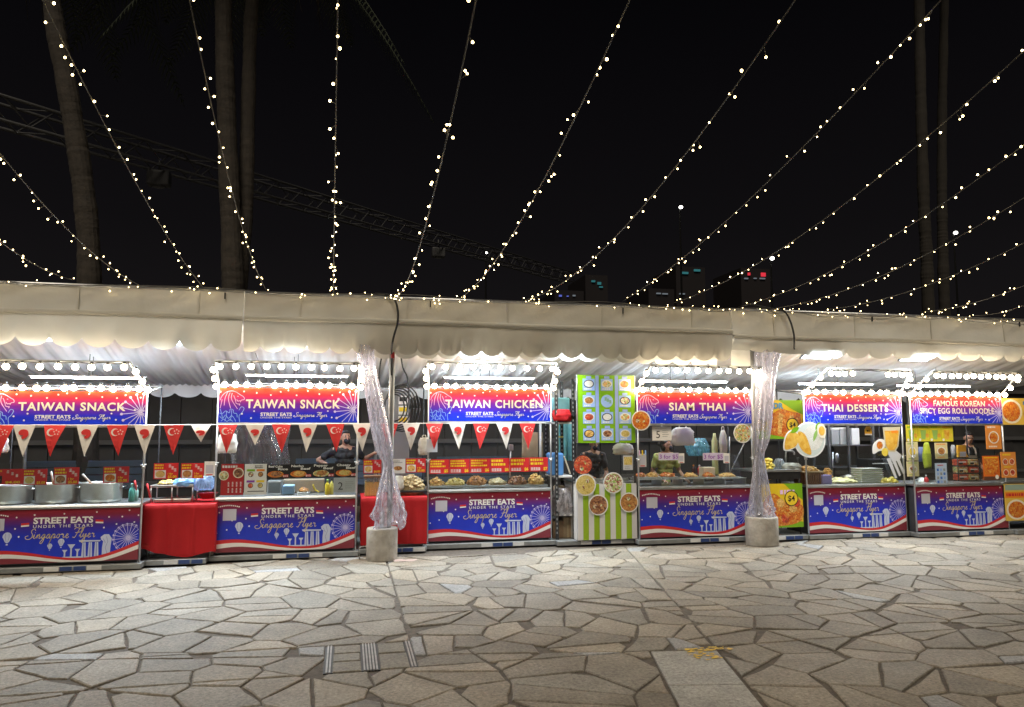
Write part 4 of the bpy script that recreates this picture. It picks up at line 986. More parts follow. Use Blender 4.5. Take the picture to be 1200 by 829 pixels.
def art_bluemenu(mb, x0, x1, z0, z1, y):
    W, H = x1 - x0, z1 - z0; bars(mb, x0 + W * .2, x1 - W * .2, z1 - H * .14, z1 - H * .06, y, REDP, 1, cap=1)
    for i in range(3):
        for k in range(4): mb.rect(x0 + W * (.12 + .28 * i), x0 + W * (.3 + .28 * i), z0 + H * (.1 + .18 * k), z0 + H * (.22 + .18 * k), y, (BLUEP, PALEB, GREYP)[(i + k * 2) % 3])
panel('menu_poster', 'pale blue price list standing on the Korean stall counter', 'menu poster', (1096.5, 543), (1110, 569), -.17, mat('pale_blue_card', (.6, .68, .85), .5), art_bluemenu)
panel('menu_poster', 'orange poster with fried food hanging under the right end of the Korean board', 'menu poster', (1155.5, 498), (1173.5, 526.5), -.2, ORG2, art_dish(F_ORA, 1, WHITE))
panel('menu_poster', 'bright orange poster filled with red spicy food on the Korean stall glass', 'menu poster', (1152.5, 534.5), (1171.5, 563), -.19, mat('deep_orange_print', (.7, .15, .02), .4), lambda mb, x0, x1, z0, z1, y: (mb.rect(x0 + .02, x1 - .02, z0 + .09, z1 - .05, y, F_ORA), bars(mb, x0 + .02, x1 - .02, z1 - .045, z1 - .015, y, YELP, 1, cap=1), mb.rect(x0, x1, z0, z0 + .06, y, mat('brown_print', (.12, .05, .03), .5)), mb.disc(x1 - .06, z0 + .05, .035, y - .001, WHITE, 10)))
panel('menu_poster', 'orange menu poster with four small dishes right of the Korean stall post', 'menu poster', (1173.5, 530), (1191, 560), -.22, ORG2, art_dish(F_RED, 4, YELP))

# ------------------------------------------------------------------ small goods
def pt(px, py, Y): x, z = at(px, py, Y); return (x, Y, z)
def heap(name, label, cat, px0, px1, pyb, pyt, Y, dep, fm, lump=.022, n=70, group=None, tray=None, seed=1):
    """a tray of loose food: a low mound covered with separate lumps"""
    rr = random.Random(seed + int(px0)); x0, zb = at(px0, pyb, Y); x1, _ = at(px1, pyb, Y); _, zt = at((px0 + px1) / 2, pyt, Y + dep / 2); H = max(.02, zt - zb)
    cx, cy = (x0 + x1) / 2, Y + dep / 2; rx, ry = (x1 - x0) / 2, dep / 2
    m = MB(); m.ball((cx, cy, zb + .012), (rx * .95, ry * .95, H * .8), fm, 16, 8)
    for i in range(n):
        a, q = rr.uniform(0, 2 * PI), math.sqrt(rr.random()); u, v = q * math.cos(a), q * math.sin(a)
        z = zb + H * .95 * math.sqrt(max(0, 1 - q * q)) * rr.uniform(.75, 1.02); l = lump * rr.uniform(.6, 1.25)
        m.ball((cx + u * rx * .93, cy + v * ry * .93, max(z, zb + l * .4)), (l * rr.uniform(.7, 1.4), l * rr.uniform(.7, 1.3), l * rr.uniform(.5, .9)), fm, 6, 4, .3)
    if tray is None: return m.build(name, label=label, cat=cat, group=group)
    t = thing(name, label, cat, (cx, cy, zb - .02), group); m.build('food', t)
    q = MB(); q.box(x0 - .012, x1 + .012, Y - .01, Y + dep + .01, zb - .022, zb + .008, tray, .006); q.build('tray', t)
    return t
def bag(name, label, px0, px1, py0, py1, Y, m_, dep=.12, pinch=.35, seed=0, handles=True, cat='plastic bag', group=None):
    rr = random.Random(seed); x0, z1 = at(px0, py0, Y); x1, z0 = at(px1, py1, Y); cx = (x0 + x1) / 2; hw = (x1 - x0) / 2; m = MB(); nu, nv = 22, 12; V = []; F = []
    for j in range(nv + 1):
        t = j / nv; w_ = (.84 + .16 * min(1, t / .15)) if t < .62 else 1 - (1 - pinch) * ((t - .62) / .38) ** 1.6
        for i in range(nu):
            a = 2 * PI * i / nu; q = 1 + .10 * math.sin(a * 5 + seed + t * 4) + .07 * math.sin(a * 9 - t * 7) + rr.uniform(-.06, .06); q /= (abs(math.cos(a)) ** 3 + abs(math.sin(a)) ** 3) ** .333 if t < .6 else 1
            V.append((cx + hw * w_ * q * math.cos(a), Y + dep / 2 * w_ * q * math.sin(a), z0 + (z1 - z0) * (.86 if handles else 1) * t + rr.uniform(-.006, .006)))
    for j in range(nv):
        for i in range(nu): a, b = j * nu + i, j * nu + (i + 1) % nu; F.append((a, b, b + nu, a + nu))
    F.append(tuple(range(nu))[::-1]); F.append(tuple(range(nv * nu, nv * nu + nu))); m.add(V, F, m_, True)
    if handles:
        for s in (-1, 1): zz = z0 + (z1 - z0) * .84; m.tube(smooth_path([(cx + s * hw * .25, Y, zz), (cx + s * hw * .32, Y, zz + (z1 - z0) * .1), (cx + s * hw * .08, Y, z1)], 4), .008, m_, 5)
    return m.build(name, label=label, cat=cat, group=group)
def bottle(name, label, px, py0, py1, Y, col, r=.03, cap=None, cat='bottle', group=None):
    x, z0 = at(px, py1, Y); _, z1 = at(px, py0, Y); h = z1 - z0
    t = thing(name, label, cat, (x, Y, z0), group)
    MB().lathe([(r * .9, 0), (r, .01), (r, h * .62), (r * .75, h * .72), (r * .38, h * .8), (r * .38, h * .88)], (x, Y, z0), col, 14).build('bottle_body', t)
    MB().lathe([(r * .42, h * .86), (r * .42, h), (r * .3, h * 1.01)], (x, Y, z0), cap or WHITE, 10).build('cap', t)
    return t
# stall with the big pots
for i, (a_, b_, yt, yb, lab) in enumerate(((-14, 38, 569, 593, 'big steel cooking pot, leftmost of the three on the counter'), (43, 93, 567, 591, 'big steel cooking pot, middle one of the three on the counter'), (95, 143.5, 566, 589.5, 'big steel cooking pot, nearest the teal bottle on the counter'))):
    Y = .02; x0, z1 = at(a_, yt, Y); x1, _ = at(b_, yt, Y); z0 = .787; r = (x1 - x0) / 2; h = z1 - z0; c = ((x0 + x1) / 2, Y, z0)
    t = thing('stock_pot', lab, 'cooking pot', c, 'big steel cooking pots')
    MB().lathe([(r * .9, 0), (r * .97, .015), (r, .05), (r, h - .012), (r * 1.03, h - .004), (r * 1.035, h + .004), (r * .985, h + .002), (r * .97, h - .02), (r * .95, h - .08)], c, SATIN, 40).build('pot_body', t)
    m = MB(); m.lathe([(r * .96, h - .05), (.01, h - .045)], c, (F_DARK, F_BROWN, F_ORA)[i], 24); m.build('soup', t)
    for s in (-1, 1): m = MB(); m.tube(smooth_path([(c[0] + s * r, Y - .05, z0 + h * .75), (c[0] + s * (r + .03), Y - .05, z0 + h * .78), (c[0] + s * (r + .03), Y + .05, z0 + h * .78), (c[0] + s * r, Y + .05, z0 + h * .75)], 4), .007, STEEL, 6); m.build('handle', t)
for lab, p0, p1 in (('ladle with pale handle leaning in the pot nearest the teal bottle', (108, 568), (97, 556)), ('ladle handle sticking out of the middle pot', (63, 570), (60, 553))):
    m = MB(); m.tube([pt(*p0, .0), pt(*p1, -.06)], .012, mat('pale_handle', (.6, .58, .55), .4), 8); a_ = pt(*p0, .0); m.ball((a_[0], a_[1], a_[2] - .05), (.05, .05, .025), STEEL, 10, 6); m.build('ladle', label=lab, cat='ladle', group='ladles in the pots')
TEAL = mat('teal_plastic', (.1, .45, .4), .3)
bottle('squeeze_bottle', 'teal squeeze bottle at the right end of the pot counter', 154, 567, 588, -.1, TEAL, .035, mat('teal_cap', (.3, .65, .58), .3))
bottle('squeeze_bottle', 'shorter teal bottle behind the tall one at the end of the pot counter', 159, 569, 587.5, .02, mat('light_teal', (.35, .6, .58), .3), .03)
m = MB(); m.tube([pt(160, 575, -.1), pt(158, 563, -.1)], .012, REDP, 6); m.build('straw', label='red straws standing beside the teal bottle', cat='straws')

# ------------------------------------------------------------------ red cloth tables
RC = cloth('red_tablecloth', (.43, .016, .02), .05, .12, .55)
def red_table(px0, px1, Y, ztop, lab, tl, wavy=0.):
    x0, x1 = at(px0, 600, Y)[0], at(px1, 600, Y)[0]
    t = thing('folding_table', tl, 'table', ((x0 + x1) / 2, Y + .35, .075))
    MB().box(x0 + .02, x1 - .02, Y + .03, Y + .68, ztop - .04, ztop - .006, mat('table_board', (.5, .5, .48), .5), .006).build('table_top', t)
    for sx in (x0 + .06, x1 - .06):
        for sy in (Y + .08, Y + .62): m = MB(); m.tube([(sx, sy, .076), (sx, sy, ztop - .04)], .014, GALV, 8); m.build('leg', t)
    m = MB(); nx = 48; rows = [(Y + .7, ztop + .002), (Y + .35, ztop + .004), (Y + .02, ztop + .003), (Y + .004, ztop - .004)] + [(Y - .002, ztop - .01 - (ztop - .13) * k / 10) for k in range(11)]
    def f(x, k):
        d = max(0, (k - .25) / .75); u = (x - x0) / (x1 - x0)
        e = -.012 * d * abs(math.sin(u * 13 + wavy)) ** .4 * math.sin(u * 29 + 2) - .014 * d * math.sin(u * 8 + wavy) - (.012 if abs(u - .36) < .02 or abs(u - .70) < .02 else 0) * min(1, 3 * d)
        dz = 0
        if wavy and k > .9: dz = .09 * math.exp(-((u - .0) / .13) ** 2) + .03 * math.sin(u * 8)
        return (0, e, dz)
    sheet(m, x0, x1, nx, rows, RC, f)
    for xx in (x0, x1):   # side drops
        V = [(xx, Y + .0, ztop - .004), (xx, Y + .7, ztop - .004), (xx, Y + .7, .15), (xx, Y - .0, .14)]; m.add(V, [(0, 1, 2, 3)], RC)
    m.build('tablecloth', label=lab, cat='tablecloth', group='red tablecloths')
red_table(167, 253, -.10, .745, 'red tablecloth with wavy hem beside the big pots', 'folding table under the red cloth beside the big pots', 1.)
red_table(423, 500.5, .16, .755, 'red tablecloth behind the concrete weight and plastic wrap', 'folding table under the red cloth behind the plastic wrapped pole', 0.)
# on the first table
m = MB(); x0, z1 = at(176, 569, .02); x1, _ = at(227, 569, .02)
t = thing('steel_rack', 'steel food warmer rack on the red cloth beside the big pots', 'food warmer', ((x0 + x1) / 2, .15, .75))
m.box(x0, x1, .02, .36, z1 - .03, z1, STEEL, .005); m.build('tray', t)
for sx in (x0 + .012, (x0 + x1) / 2, x1 - .012):
    for sy in (.035, .34): m = MB(); m.tube([(sx, sy, .75), (sx, sy, z1 - .02)], .009, STEEL, 6); m.build('leg', t)
m = MB(); m.box(x0 + .03, x1 - .03, .06, .33, .752, .80, SATIN, .01); m.build('pan', t)
heap('fried_food', 'heap of yellow fried food on the steel rack beside the big pots', 'food', 182, 205, 569, 563, .06, .25, F_YEL, .02, 50)
bag('crumpled_bag', 'crumpled pale blue bag on the steel rack above the red cloth', 205, 228, 561, 570, .1, mat('blue_bag', (.2, .42, .75), .35), .2, .8, 2, False)
bag('plastic_tub_bag', 'blue and white plastic bag above the red bowl on the cloth table', 228, 250, 558, 574, .12, clear('blue_film', (.75, .85, 1), .15, .2, haze=.75, hcol=(.45, .62, .85)), .24, .8, 5, False)
m = MB(); c = pt(243.5, 584.5, .12); m.lathe([(.07, 0), (.075, .005), (.125, .075), (.13, .078), (.12, .072), (.07, .012)], c, mat('red_bowl', (.35, .02, .03), .3), 24); m.build('bowl', label='dark red bowl on the right end of the red cloth table', cat='bowl')
m = MB(); m.tube([pt(176, 583, -.03), pt(172.5, 567, -.05)], .012, REDP, 6); m.build('spoon', label='red spoon standing at the left of the steel rack', cat='spoon')
# on the second table
ACR = clear('acrylic', (.95, .95, .93), .12, .05, haze=.2, hcol=(.8, .7, .5))
m = MB(); x0, zb = at(427, 579, .3); x1, zt = at(446, 560, .3); m.box(x0, x1, .3, .55, .762, zt, ACR); t = thing('drink_tank', 'clear tank of yellow drink on the red table left of the wrapped pole', 'drink tank', ((x0 + x1) / 2, .42, .762)); m.build('tank', t)
m = MB(); m.box(x0 + .012, x1 - .012, .312, .54, .766, .765 + (zt - .765) * .75, mat('yellow_drink', (.75, .48, .12), .15)); m.build('drink', t)
m = MB(); m.box(x0 - .01, x1 + .01, .29, .56, zt + .002, zt + .025, mat('brown_lid', (.2, .1, .05), .5), .006); m.build('lid', t)
heap('fried_mushrooms', 'big heap of pale fried mushrooms on a tray behind the plastic wrap', 'food', 466, 500, 576, 556, .24, .4, F_MUSH, .035, 130, tray=DARKM)
bag('white_bag', 'white plastic bag left of the fried mushroom heap', 462, 473, 558, 574, .3, BAGF, .14, .6, 9, False)

# ------------------------------------------------------------------ beef stall goods
m = MB(); x0, z1 = at(313, 564, .25); x1, z0 = at(330, 582, .25); m.box(x0, x1, .25, .5, .81, z1, STEEL, .012); m.box(x0 + .02, x1 - .02, .246, .252, .83, z1 - .025, mat('grey_screen', (.25, .27, .27), .3)); m.build('steel_box', label='square steel appliance behind the beef stall glass', cat='appliance')
m = MB(); x0, z1 = at(331, 569, .2); x1, _ = at(345, 569, .2); m.box(x0, x1, .2, .4, .81, z1, mat('blue_tub', (.35, .55, .8), .3), .015); m.build('tub', label='pale blue tub behind the beef stall glass', cat='tub')
heap('grilled_beef', 'tray of grilled beef pieces behind the beef stall glass', 'food', 349, 362, 578, 572, .2, .2, F_BROWN, .018, 40, tray=STEEL)
m = MB(); m.tube(smooth_path([pt(367, 568, .2), pt(369, 574, .2), pt(374, 577, .2)], 4), .012, YELP, 6); m.build('tongs', label='yellow tongs lying on the beef stall counter', cat='tongs')
bottle('sauce_bottle', 'yellow sauce bottle left of the white number 2 card', 383.5, 562, 580, .14, YELP, .032, mat('green_cap', (.3, .5, .1), .4))
bottle('sauce_bottle', 'yellow bottle with dark cap touching the white number 2 card', 388.5, 561, 580, .18, mat('pale_yellow_bottle', (.75, .65, .15), .3), .028, BLKP)
m = MB(); x0, z1 = at(331, 566, .5); x1, _ = at(380, 566, .5); m.box(x0, x1, .5, .72, .81, z1 + .04, mat('beige_tray', (.35, .28, .2), .4), .01); m.build('food_case', label='long beige food case at the back of the beef stall counter', cat='food case')
bag('carrier_bag', 'white carrier bag hanging by the left post of the beef stall', 256, 277, 505, 531, .28, BAGF, .14, .75, 3)
bag('carrier_bag', 'white carrier bag hanging by the left post of the chicken stall', 491, 503, 510, 533, .5, BAGF, .14, .75, 4)
m = MB(); x0, z1 = at(500, 515, .36); x1, z0 = at(512.5, 530, .36); m.box(x0, x1, .345, .352, z0, z1, mat('pale_card', (.62, .66, .72), .5)); m.build('payment_card', label='pale payment card on the bag at the left of the chicken stall', cat='card')
bag('carrier_bag', 'cream carrier bag hanging at the far left edge above the pots', -14, 8, 505, 531, .1, BAGF, .14, .75, 6)
m = MB(); x0, z1 = at(272, 497, .85); x1, z0 = at(338, 552, .85)
sheet(m, x0, x1, 44, lerp_rows((.85, z0), (.85, z1), 16), clear('curtain_film', (.9, .9, .9), .2, .12, haze=.16, hcol=(.6, .58, .55)), lambda x, t: (.02 * math.sin(t * 9 + x * 8), .05 * math.sin(x * 21 + t * 2) + .02 * math.sin(x * 50 + t * 9), .01 * math.sin(x * 30)))
m.build('plastic_curtain', label='clear plastic curtain hanging at the back of the beef stall', cat='plastic curtain')

# ------------------------------------------------------------------ chicken stall goods
tx = [503, 523, 548, 573, 597, 621, 642]
fms = (F_FRY, F_YEL, F_BROWN, F_MUSH, F_DARK, F_FRY); nm = ('golden nuggets', 'yellow potato strips', 'dark brown chicken', 'pale fried squid', 'reddish brown chicken pieces', 'golden crackers in a bag')
for i in range(6): heap('food_tray', 'tray of ' + nm[i] + ' behind the Taiwan Chicken glass', 'food tray', tx[i] + 1, tx[i + 1] - 1, 570.5 - .3 * i, 560 - (2.5 if i in (2, 4) else 0) - (5 if i == 5 else 0), .44, .3, fms[i], .022, 75, 'trays of fried food on the chicken stall', STEEL, i)
m = MB(); x0, z1 = at(612, 507, 1.3); x1, z0 = at(636, 545, 1.3); m.box(x0, x1, 1.3, 1.33, z0, z1, mat('plywood', (.35, .25, .15), .6, var=.2, scale=6), .004); m.build('plywood_board', label='pale plywood board at the back of the chicken stall', cat='board')
m = MB(); m.tube([pt(633.5, 494, 1.2), pt(633.5, 560, 1.2)], .018, WHITE, 8); m.build('white_pole', label='thin white pole beside the plywood board', cat='pole')
m = MB(); p = pt(598.5, 525, .62); m.tube([pt(597.5, 560, .62), p], .012, ALU, 8); m.box(p[0] - .03, p[0] + .04, .6, .64, p[2] - .04, p[2] + .05, mat('pale_grey', (.5, .52, .54), .4), .01); m.build('card_reader_stand', label='small reader on a slim stand above the chicken trays', cat='card reader')

# ------------------------------------------------------------------ striped booth
GX0, GX1 = at(677, 600, .16)[0], at(746.5, 600, .16)[0]
t = thing('striped_booth', 'booth with green and white striped front and a big green menu board', 'food stall', ((GX0 + GX1) / 2, .5, .075))
m = MB(); z0, z1 = .085, at(711, 567, .16)[1]; m.box(GX0, GX1, .16, .18, z0, z1, mat('stripe_white', (.66, .64, .64), .5)); n = 11
for i in range(n):
    if i % 2: m.box(GX0 + (GX1 - GX0) * i / n, GX0 + (GX1 - GX0) * (i + 1) / n, .156, .162, z0 + .002, z1 - .002, mat('stripe_green', (.27, .42, .01), .5))
m.box(GX0, GX0 + .006, .18, .8, z0, z1, WHITE); m.box(GX1 - .006, GX1, .18, .8, z0, z1, WHITE); m.build('striped_front', t)
m = MB(); m.box(GX0 - .01, GX1 + .01, .2, .85, z1 + .004, z1 + .03, STEEL, .006); m.box(GX0 + .14, GX1 - .1, .215, .235, z1 + .03, z1 + .075, SATIN, .004); m.build('counter_top', t)
BGR = mat('menu_green', (.22, .46, .01), .35); BPB = mat('menu_pale_blue', (.33, .42, .78), .35)
bx0, bz1 = at(677, 439.5, .12); bx1, bz0 = at(743.5, 519, .12); bx0 = at(677, 480, .12)[0]; bx1 = at(744, 480, .12)[0]
m = MB(); m.box(bx0, bx1, .12, .15, bz0, bz1, BGR); W = bx1 - bx0; H = bz1 - bz0
m.box(bx0 - .008, bx0, .115, .155, bz0, bz1, ALU); m.box(bx1, bx1 + .008, .115, .155, bz0, bz1, ALU)
for u0, u1 in ((.31, .37), (.65, .71)): m.rect(bx0 + W * u0, bx0 + W * u1, bz0 + .006, bz1 - .006, .1185, BPB)
fm12 = (F_RICE, F_MIX, F_ORA, F_BROWN, None, F_SALAD, F_RED, F_RICE, F_MIX, F_FRY, F_DARK, F_YEL); rr = random.Random(5)
for r in range(4):
    for c in range(3):
        x = bx0 + W * (.195 + .315 * c); z = bz0 + H * (.87 - .245 * r)
        if fm12[r * 3 + c] is None:
            m.disc(x, z - .01, .095, .1182, PALEB, 16); blocks(m, x - .04, z - .0, .05, 3, .1178, GREENP, .035, -.02); continue
        m.rect(x - W * .105, x + W * .105, z - H * .1, z + H * .075, .1182, PALEB); m.rect(x - W * .045, x + W * .045, z + H * .078, z + H * .115, .1182, BPB)
        dish(m, x, z, .08, .1176, fm12[r * 3 + c], WHITE if (r + c) % 3 else BLKP, .058); bars(m, x - .07, x + .07, z - H * .095, z - H * .06, .1176, WHITE, 1, rr)
m.build('menu_board', t)
for x in (GX0 + .01, GX1 - .01): m = MB(); m.tube([(x, .19, .08), (x, .19, bz1)], .012, DARKM, 8); m.build('post', t)
m = MB(); m.box(GX0 + .02, GX1 - .02, .17, .176, z1 + .03, 1.3, GLASS); m.build('glass_screen', t)
heap('sauce_tray', 'tray of orange noodles in front of the man in the grey shirt', 'food tray', 697, 738, 564.5, 561, .26, .3, F_ORA, .02, 90)
def plate_cut(lab, px, py, rp, Y, fm, plate=WHITE, rz=1.):
    x, z = at(px, py, Y); r = at(px + rp, py, Y)[0] - x; m = MB()
    P = [(x + r * math.cos(2 * PI * i / 24), z + r * rz * math.sin(2 * PI * i / 24)) for i in range(24)]
    m.prism(P, Y, Y + .01, plate); m.disc(x - r * .03, z, r * .91, Y - .001, fm, 20, r * .90 * rz)
    for k in range(7): a_ = k * 2.4 + px; m.disc(x + r * .4 * math.cos(a_) * (k % 3) / 2, z + r * .4 * math.sin(a_) * (k % 3) / 2, r * .2, Y - .0016 - k * .0002, (F_RED, F_SALAD, F_MIX, F_YEL, F_BROWN, F_SALAD, F_ORA)[k] if k % 2 else fm, 10)
    return m.build('dish_cutout', label=lab, cat='dish cut-out', group='round printed dish cut-outs')
plate_cut('round cut-out of red chilli food in a dark pan beside the grey shirted man', 683.5, 545, 11.5, .12, F_RED, mat('dark_pan', (.05, .03, .03), .4))
plate_cut('round cut-out of yellow curry with chillies at the upper left of the striped front', 686.5, 568.5, 12, .10, F_YEL)
plate_cut('round cut-out of green salad at the upper middle of the striped front', 719, 566, 11.5, .11, F_SALAD)
plate_cut('round cut-out of dark stew with white rice, lowest on the striped front', 701.5, 592, 11.3, .125, F_DARK)
plate_cut('round cut-out of brown fried noodles at the right of the striped front', 737.5, 589, 10.7, .12, F_BROWN)
plate_cut('round white plate cut-out of fried rice between the green menu and the Siam Thai board', 751.5, 493, 11, .04, F_ORA)
plate_cut('round cut-out of red papaya salad on the right post of the Siam Thai stall', 870.5, 508, 10.3, .05, F_MIX)
bag('carrier_bag', 'cream carrier bag hanging under the green menu board', 719, 742, 518, 533, .6, BAGF, .14, .6, 8)
panel('menu_card', 'small yellow and grey card under the green menu board', 'menu card', (730.5, 534), (741.5, 551), .14, mat('card_grey', (.55, .55, .56), .5), lambda mb, x0, x1, z0, z1, y: (mb.rect(x0 + .01, x1 - .01, (z0 + z1) / 2 - .03, z1 - .02, y, F_YEL), bars(mb, x0 + .02, x1 - .02, z0 + .01, z0 + .06, y, GREYP, 2)))

# ------------------------------------------------------------------ storage rack between chicken stall and booth
rx0, rx1 = at(647.5, 560, .5)[0], at(674, 560, .35)[0]
t = thing('storage_rack', 'black slotted angle storage rack between the chicken stall and the striped booth', 'storage rack', ((rx0 + rx1) / 2, .6, .075))
for x in (rx0, rx1 - .045):
    for y in (.35, .95):
        m = MB(); m.box(x, x + .05, y, y + .006, .076, 2.42 if x > rx0 else 2.3, DARKM); m.box(x + .044, x + .05, y + .006, y + .05, .076, 2.4 if x > rx0 else 2.28, DARKM)
        for k in range(34): m.box(x + .016, x + .03, y - .0025, y + .001, .16 + k * .065, .19 + k * .065, mat('slot_grey', (.28, .28, .28), .6))
        m.build('upright', t)
SW = mat('shelf_white', (.62, .6, .57), .5)
for z in (at(660, 603, .36)[1], at(660, 558, .36)[1], at(660, 495, .36)[1]):
    m = MB(); m.box(rx0 + .01, rx1 - .01, .36, .95, z - .025, z, SW, .004); m.build('shelf', t)
m = MB(); q = at(660, 485, .34)[1]; m.box(rx0 + .25, rx1 - .01, .325, .345, q - .03, q + .03, DARKM); m.build('brace', t)
sz = [at(660, y, .36)[1] for y in (603, 558, 495)]
m = MB(); x0, z1 = at(646, 531, .45); x1, _ = at(661, 531, .45); m.box(x0, x1, .45, .75, sz[1], z1, mat('cooler_blue', (.1, .28, .62), .5), .03); m.tube(smooth_path([(x1, .47, z1 - .05), (x1 + .03, .47, z1 - .12), (x1 + .1, .47, sz[1] + .02)], 4), .012, mat('cream_strap', (.6, .5, .38), .6), 6); m.build('cooler_bag', label='blue cooler bag on the middle shelf of the black rack', cat='cooler bag')
bag('goods_bag', 'bulging pale plastic bag on the lower shelf of the black rack', 648, 669, 572, 603, .5, clear('bag_film_b', (.9, .9, .9), .2, .2, haze=.75, hcol=(.5, .45, .45)), .36, .7, 12, False)
m = MB(); x0, z1 = at(649, 562, .6); x1, _ = at(662, 562, .6); m.lathe([(.07, 0), (.08, .01), (.085, .1), (.07, .12)], ((x0 + x1) / 2, .62, sz[0] + .28), mat('beige_pot', (.5, .4, .28), .5), 18); m.build('pot', label='beige pot beneath the middle shelf of the black rack', cat='pot')
for k, (a_, b_, yt, yb, cc, lab) in enumerate(((648, 660, 611, 629, (.22, .14, .08), 'brown cardboard box under the black rack, left one'), (660, 671, 607, 628, (.28, .2, .12), 'taller cardboard box under the black rack'))):
    x0, z1 = at(a_, yt, .5); x1, _ = at(b_, yt, .5); m = MB(); m.box(x0, x1, .5, .8, .078, z1, mat('carton_%d' % k, cc, .7, var=.2), .006); m.box(x0 + (x1 - x0) * .42, x0 + (x1 - x0) * .58, .497, .5, .08, z1 - .002, mat('carton_tape', (.4, .32, .2), .4)); m.build('carton', label=lab, cat='box', group='boxes under the black rack')
x0, z1 = at(648, 466, .5); x1, _ = at(668, 466, .5); m = MB(); m.box(x0, x1, .5, .85, sz[2] + .002, z1, mat('cyan_box', (.2, .5, .55), .4, var=.2), .02); m.build('insulated_box', label='pale cyan box on the top shelf of the black rack', cat='box')
bag('folded_cloth', 'red folded cloth on the top shelf of the black rack', 648, 669, 480, 494, .4, RC, .16, .8, 15, False, cat='cloth')
m = MB(); m.tube([pt(652.5, 497, 1.0), pt(652.5, 560, 1.0)], .03, mat('yellow_pole', (.65, .5, .12), .5), 8); p = pt(652.5, 512, .96); m.box(p[0], p[0] + .1, .94, .98, p[2] - .015, p[2] + .01, MATS['yellow_pole'], .004); m.build('yellow_pole', label='yellow painted pole behind the black rack', cat='pole')
m = MB(); x0, z1 = at(655, 497, 1.4); x1, z0 = at(672, 540, 1.4); sheet(m, x0, x1, 14, lerp_rows((1.4, z0), (1.4, z1), 8), mat('cyan_sheet', (.15, .4, .42), .5), lambda x, t: (0, .03 * math.sin(x * 40), 0)); m.build('cyan_sheet', label='pale cyan sheet hanging behind the black rack', cat='sheet')

# ------------------------------------------------------------------ siam thai goods
x0, zs = at(748, 562, .12); x1, _ = at(877, 562, .12)
t = thing('display_shelf', 'low steel display shelf carrying the fried snacks on the Siam Thai counter', 'shelf', ((x0 + x1) / 2, .3, .835))
m = MB(); m.box(x0 + .01, x1 - .02, .13, .5, zs - .012, zs, SATIN, .004); m.build('shelf_plate', t)
for i in range(6): u = x0 + .02 + (x1 - x0 - .06) * i / 5; m = MB(); m.box(u, u + .01, .135, .49, .836, zs - .012, STEEL); m.build('divider', t)
nm6 = ('spring rolls at the left end', 'fried prawn cakes under the woman', 'orange fried fish cakes', 'golden skewers in the middle', 'orange sausages', 'fried rolls with white paper at the right end')
for i, (a_, b_) in enumerate(((749, 760), (762, 774), (777, 795), (806, 820), (828, 841), (847, 866))):
    heap('snack_pile', 'pile of ' + nm6[i] + ' of the Siam Thai shelf', 'food', a_, b_, 560, 554, .16, .24, (F_ORA, F_FRY, F_ORA, F_FRY, F_ORA, F_FRY)[i], .022, 30, 'snack piles on the Siam Thai shelf', SATIN, i)
bag('carrier_bag', 'big cream carrier bag hanging below the Siam Thai board', 787.5, 813, 498, 522, .45, BAGF, .16, .7, 10)
bag('plastic_bag', 'blue tinted crumpled plastic bag behind the Siam Thai counter', 806, 829, 514, 534, 1.2, clear('cyan_film', (.8, .95, 1), .15, .2, haze=.6, hcol=(.25, .55, .65)), .3, .7, 11, False)
m = MB(); p = pt(838.5, 556, .6); q = pt(838.5, 508, .6); m.lathe([(.045, 0), (.05, .02), (.045, (q[2] - p[2]) * .82), (.028, (q[2] - p[2]) * .9), (.02, q[2] - p[2])], p, mat('cup_sleeve', (.55, .55, .25), .5), 14); m.build('cup_stack', label='tall stack of pale green paper cups behind the Siam Thai glass', cat='cup stack')
bag('plastic_bag', 'long thin clear bag hanging right of the paper cups', 843, 852, 500, 532, .55, BAGF, .1, .4, 13)
m = MB(); x0, z1 = at(824, 548, .3); x1, _ = at(838, 548, .3); m.box(x0, x1, .3, .45, zs + .002, z1, CREAM, .006); m.build('paper_box', label='cream paper box on the Siam Thai shelf', cat='box')
bottle('sauce_bottle', 'dark sauce bottle in the middle of the Siam Thai counter', 813, 545, 557, .55, mat('dark_sauce', (.06, .02, .02), .2), .03, ORAP)
bottle('sauce_bottle', 'red sauce bottle beside the cream paper box', 820, 545, 557, .55, REDP, .03, WHITE)
m = MB(); m.tube([pt(855, 556, .6), pt(855, 512, .6)], .01, ALU, 6); m.tube([pt(856, 553, .6), pt(872, 520, .6)], .008, ALU, 6); m.build('steel_stand', label='thin steel stand with a slanted arm at the right of the Siam Thai counter', cat='stand')
m = MB(); x0, z1 = at(884, 455, .05); x1, z0 = at(906, 492, .05); m.box(x0, x1, .05, .2, z0, z1, mat('grey_box', (.3, .3, .31), .5), .01); m.box(x0 + .02, x1 - .02, .046, .05, z0 + .02, z1 - .02, mat('grey_box_door', (.36, .36, .37), .5)); m.build('electric_box', label='grey electric box behind the plastic wrap beside Siam Thai', cat='electric box')

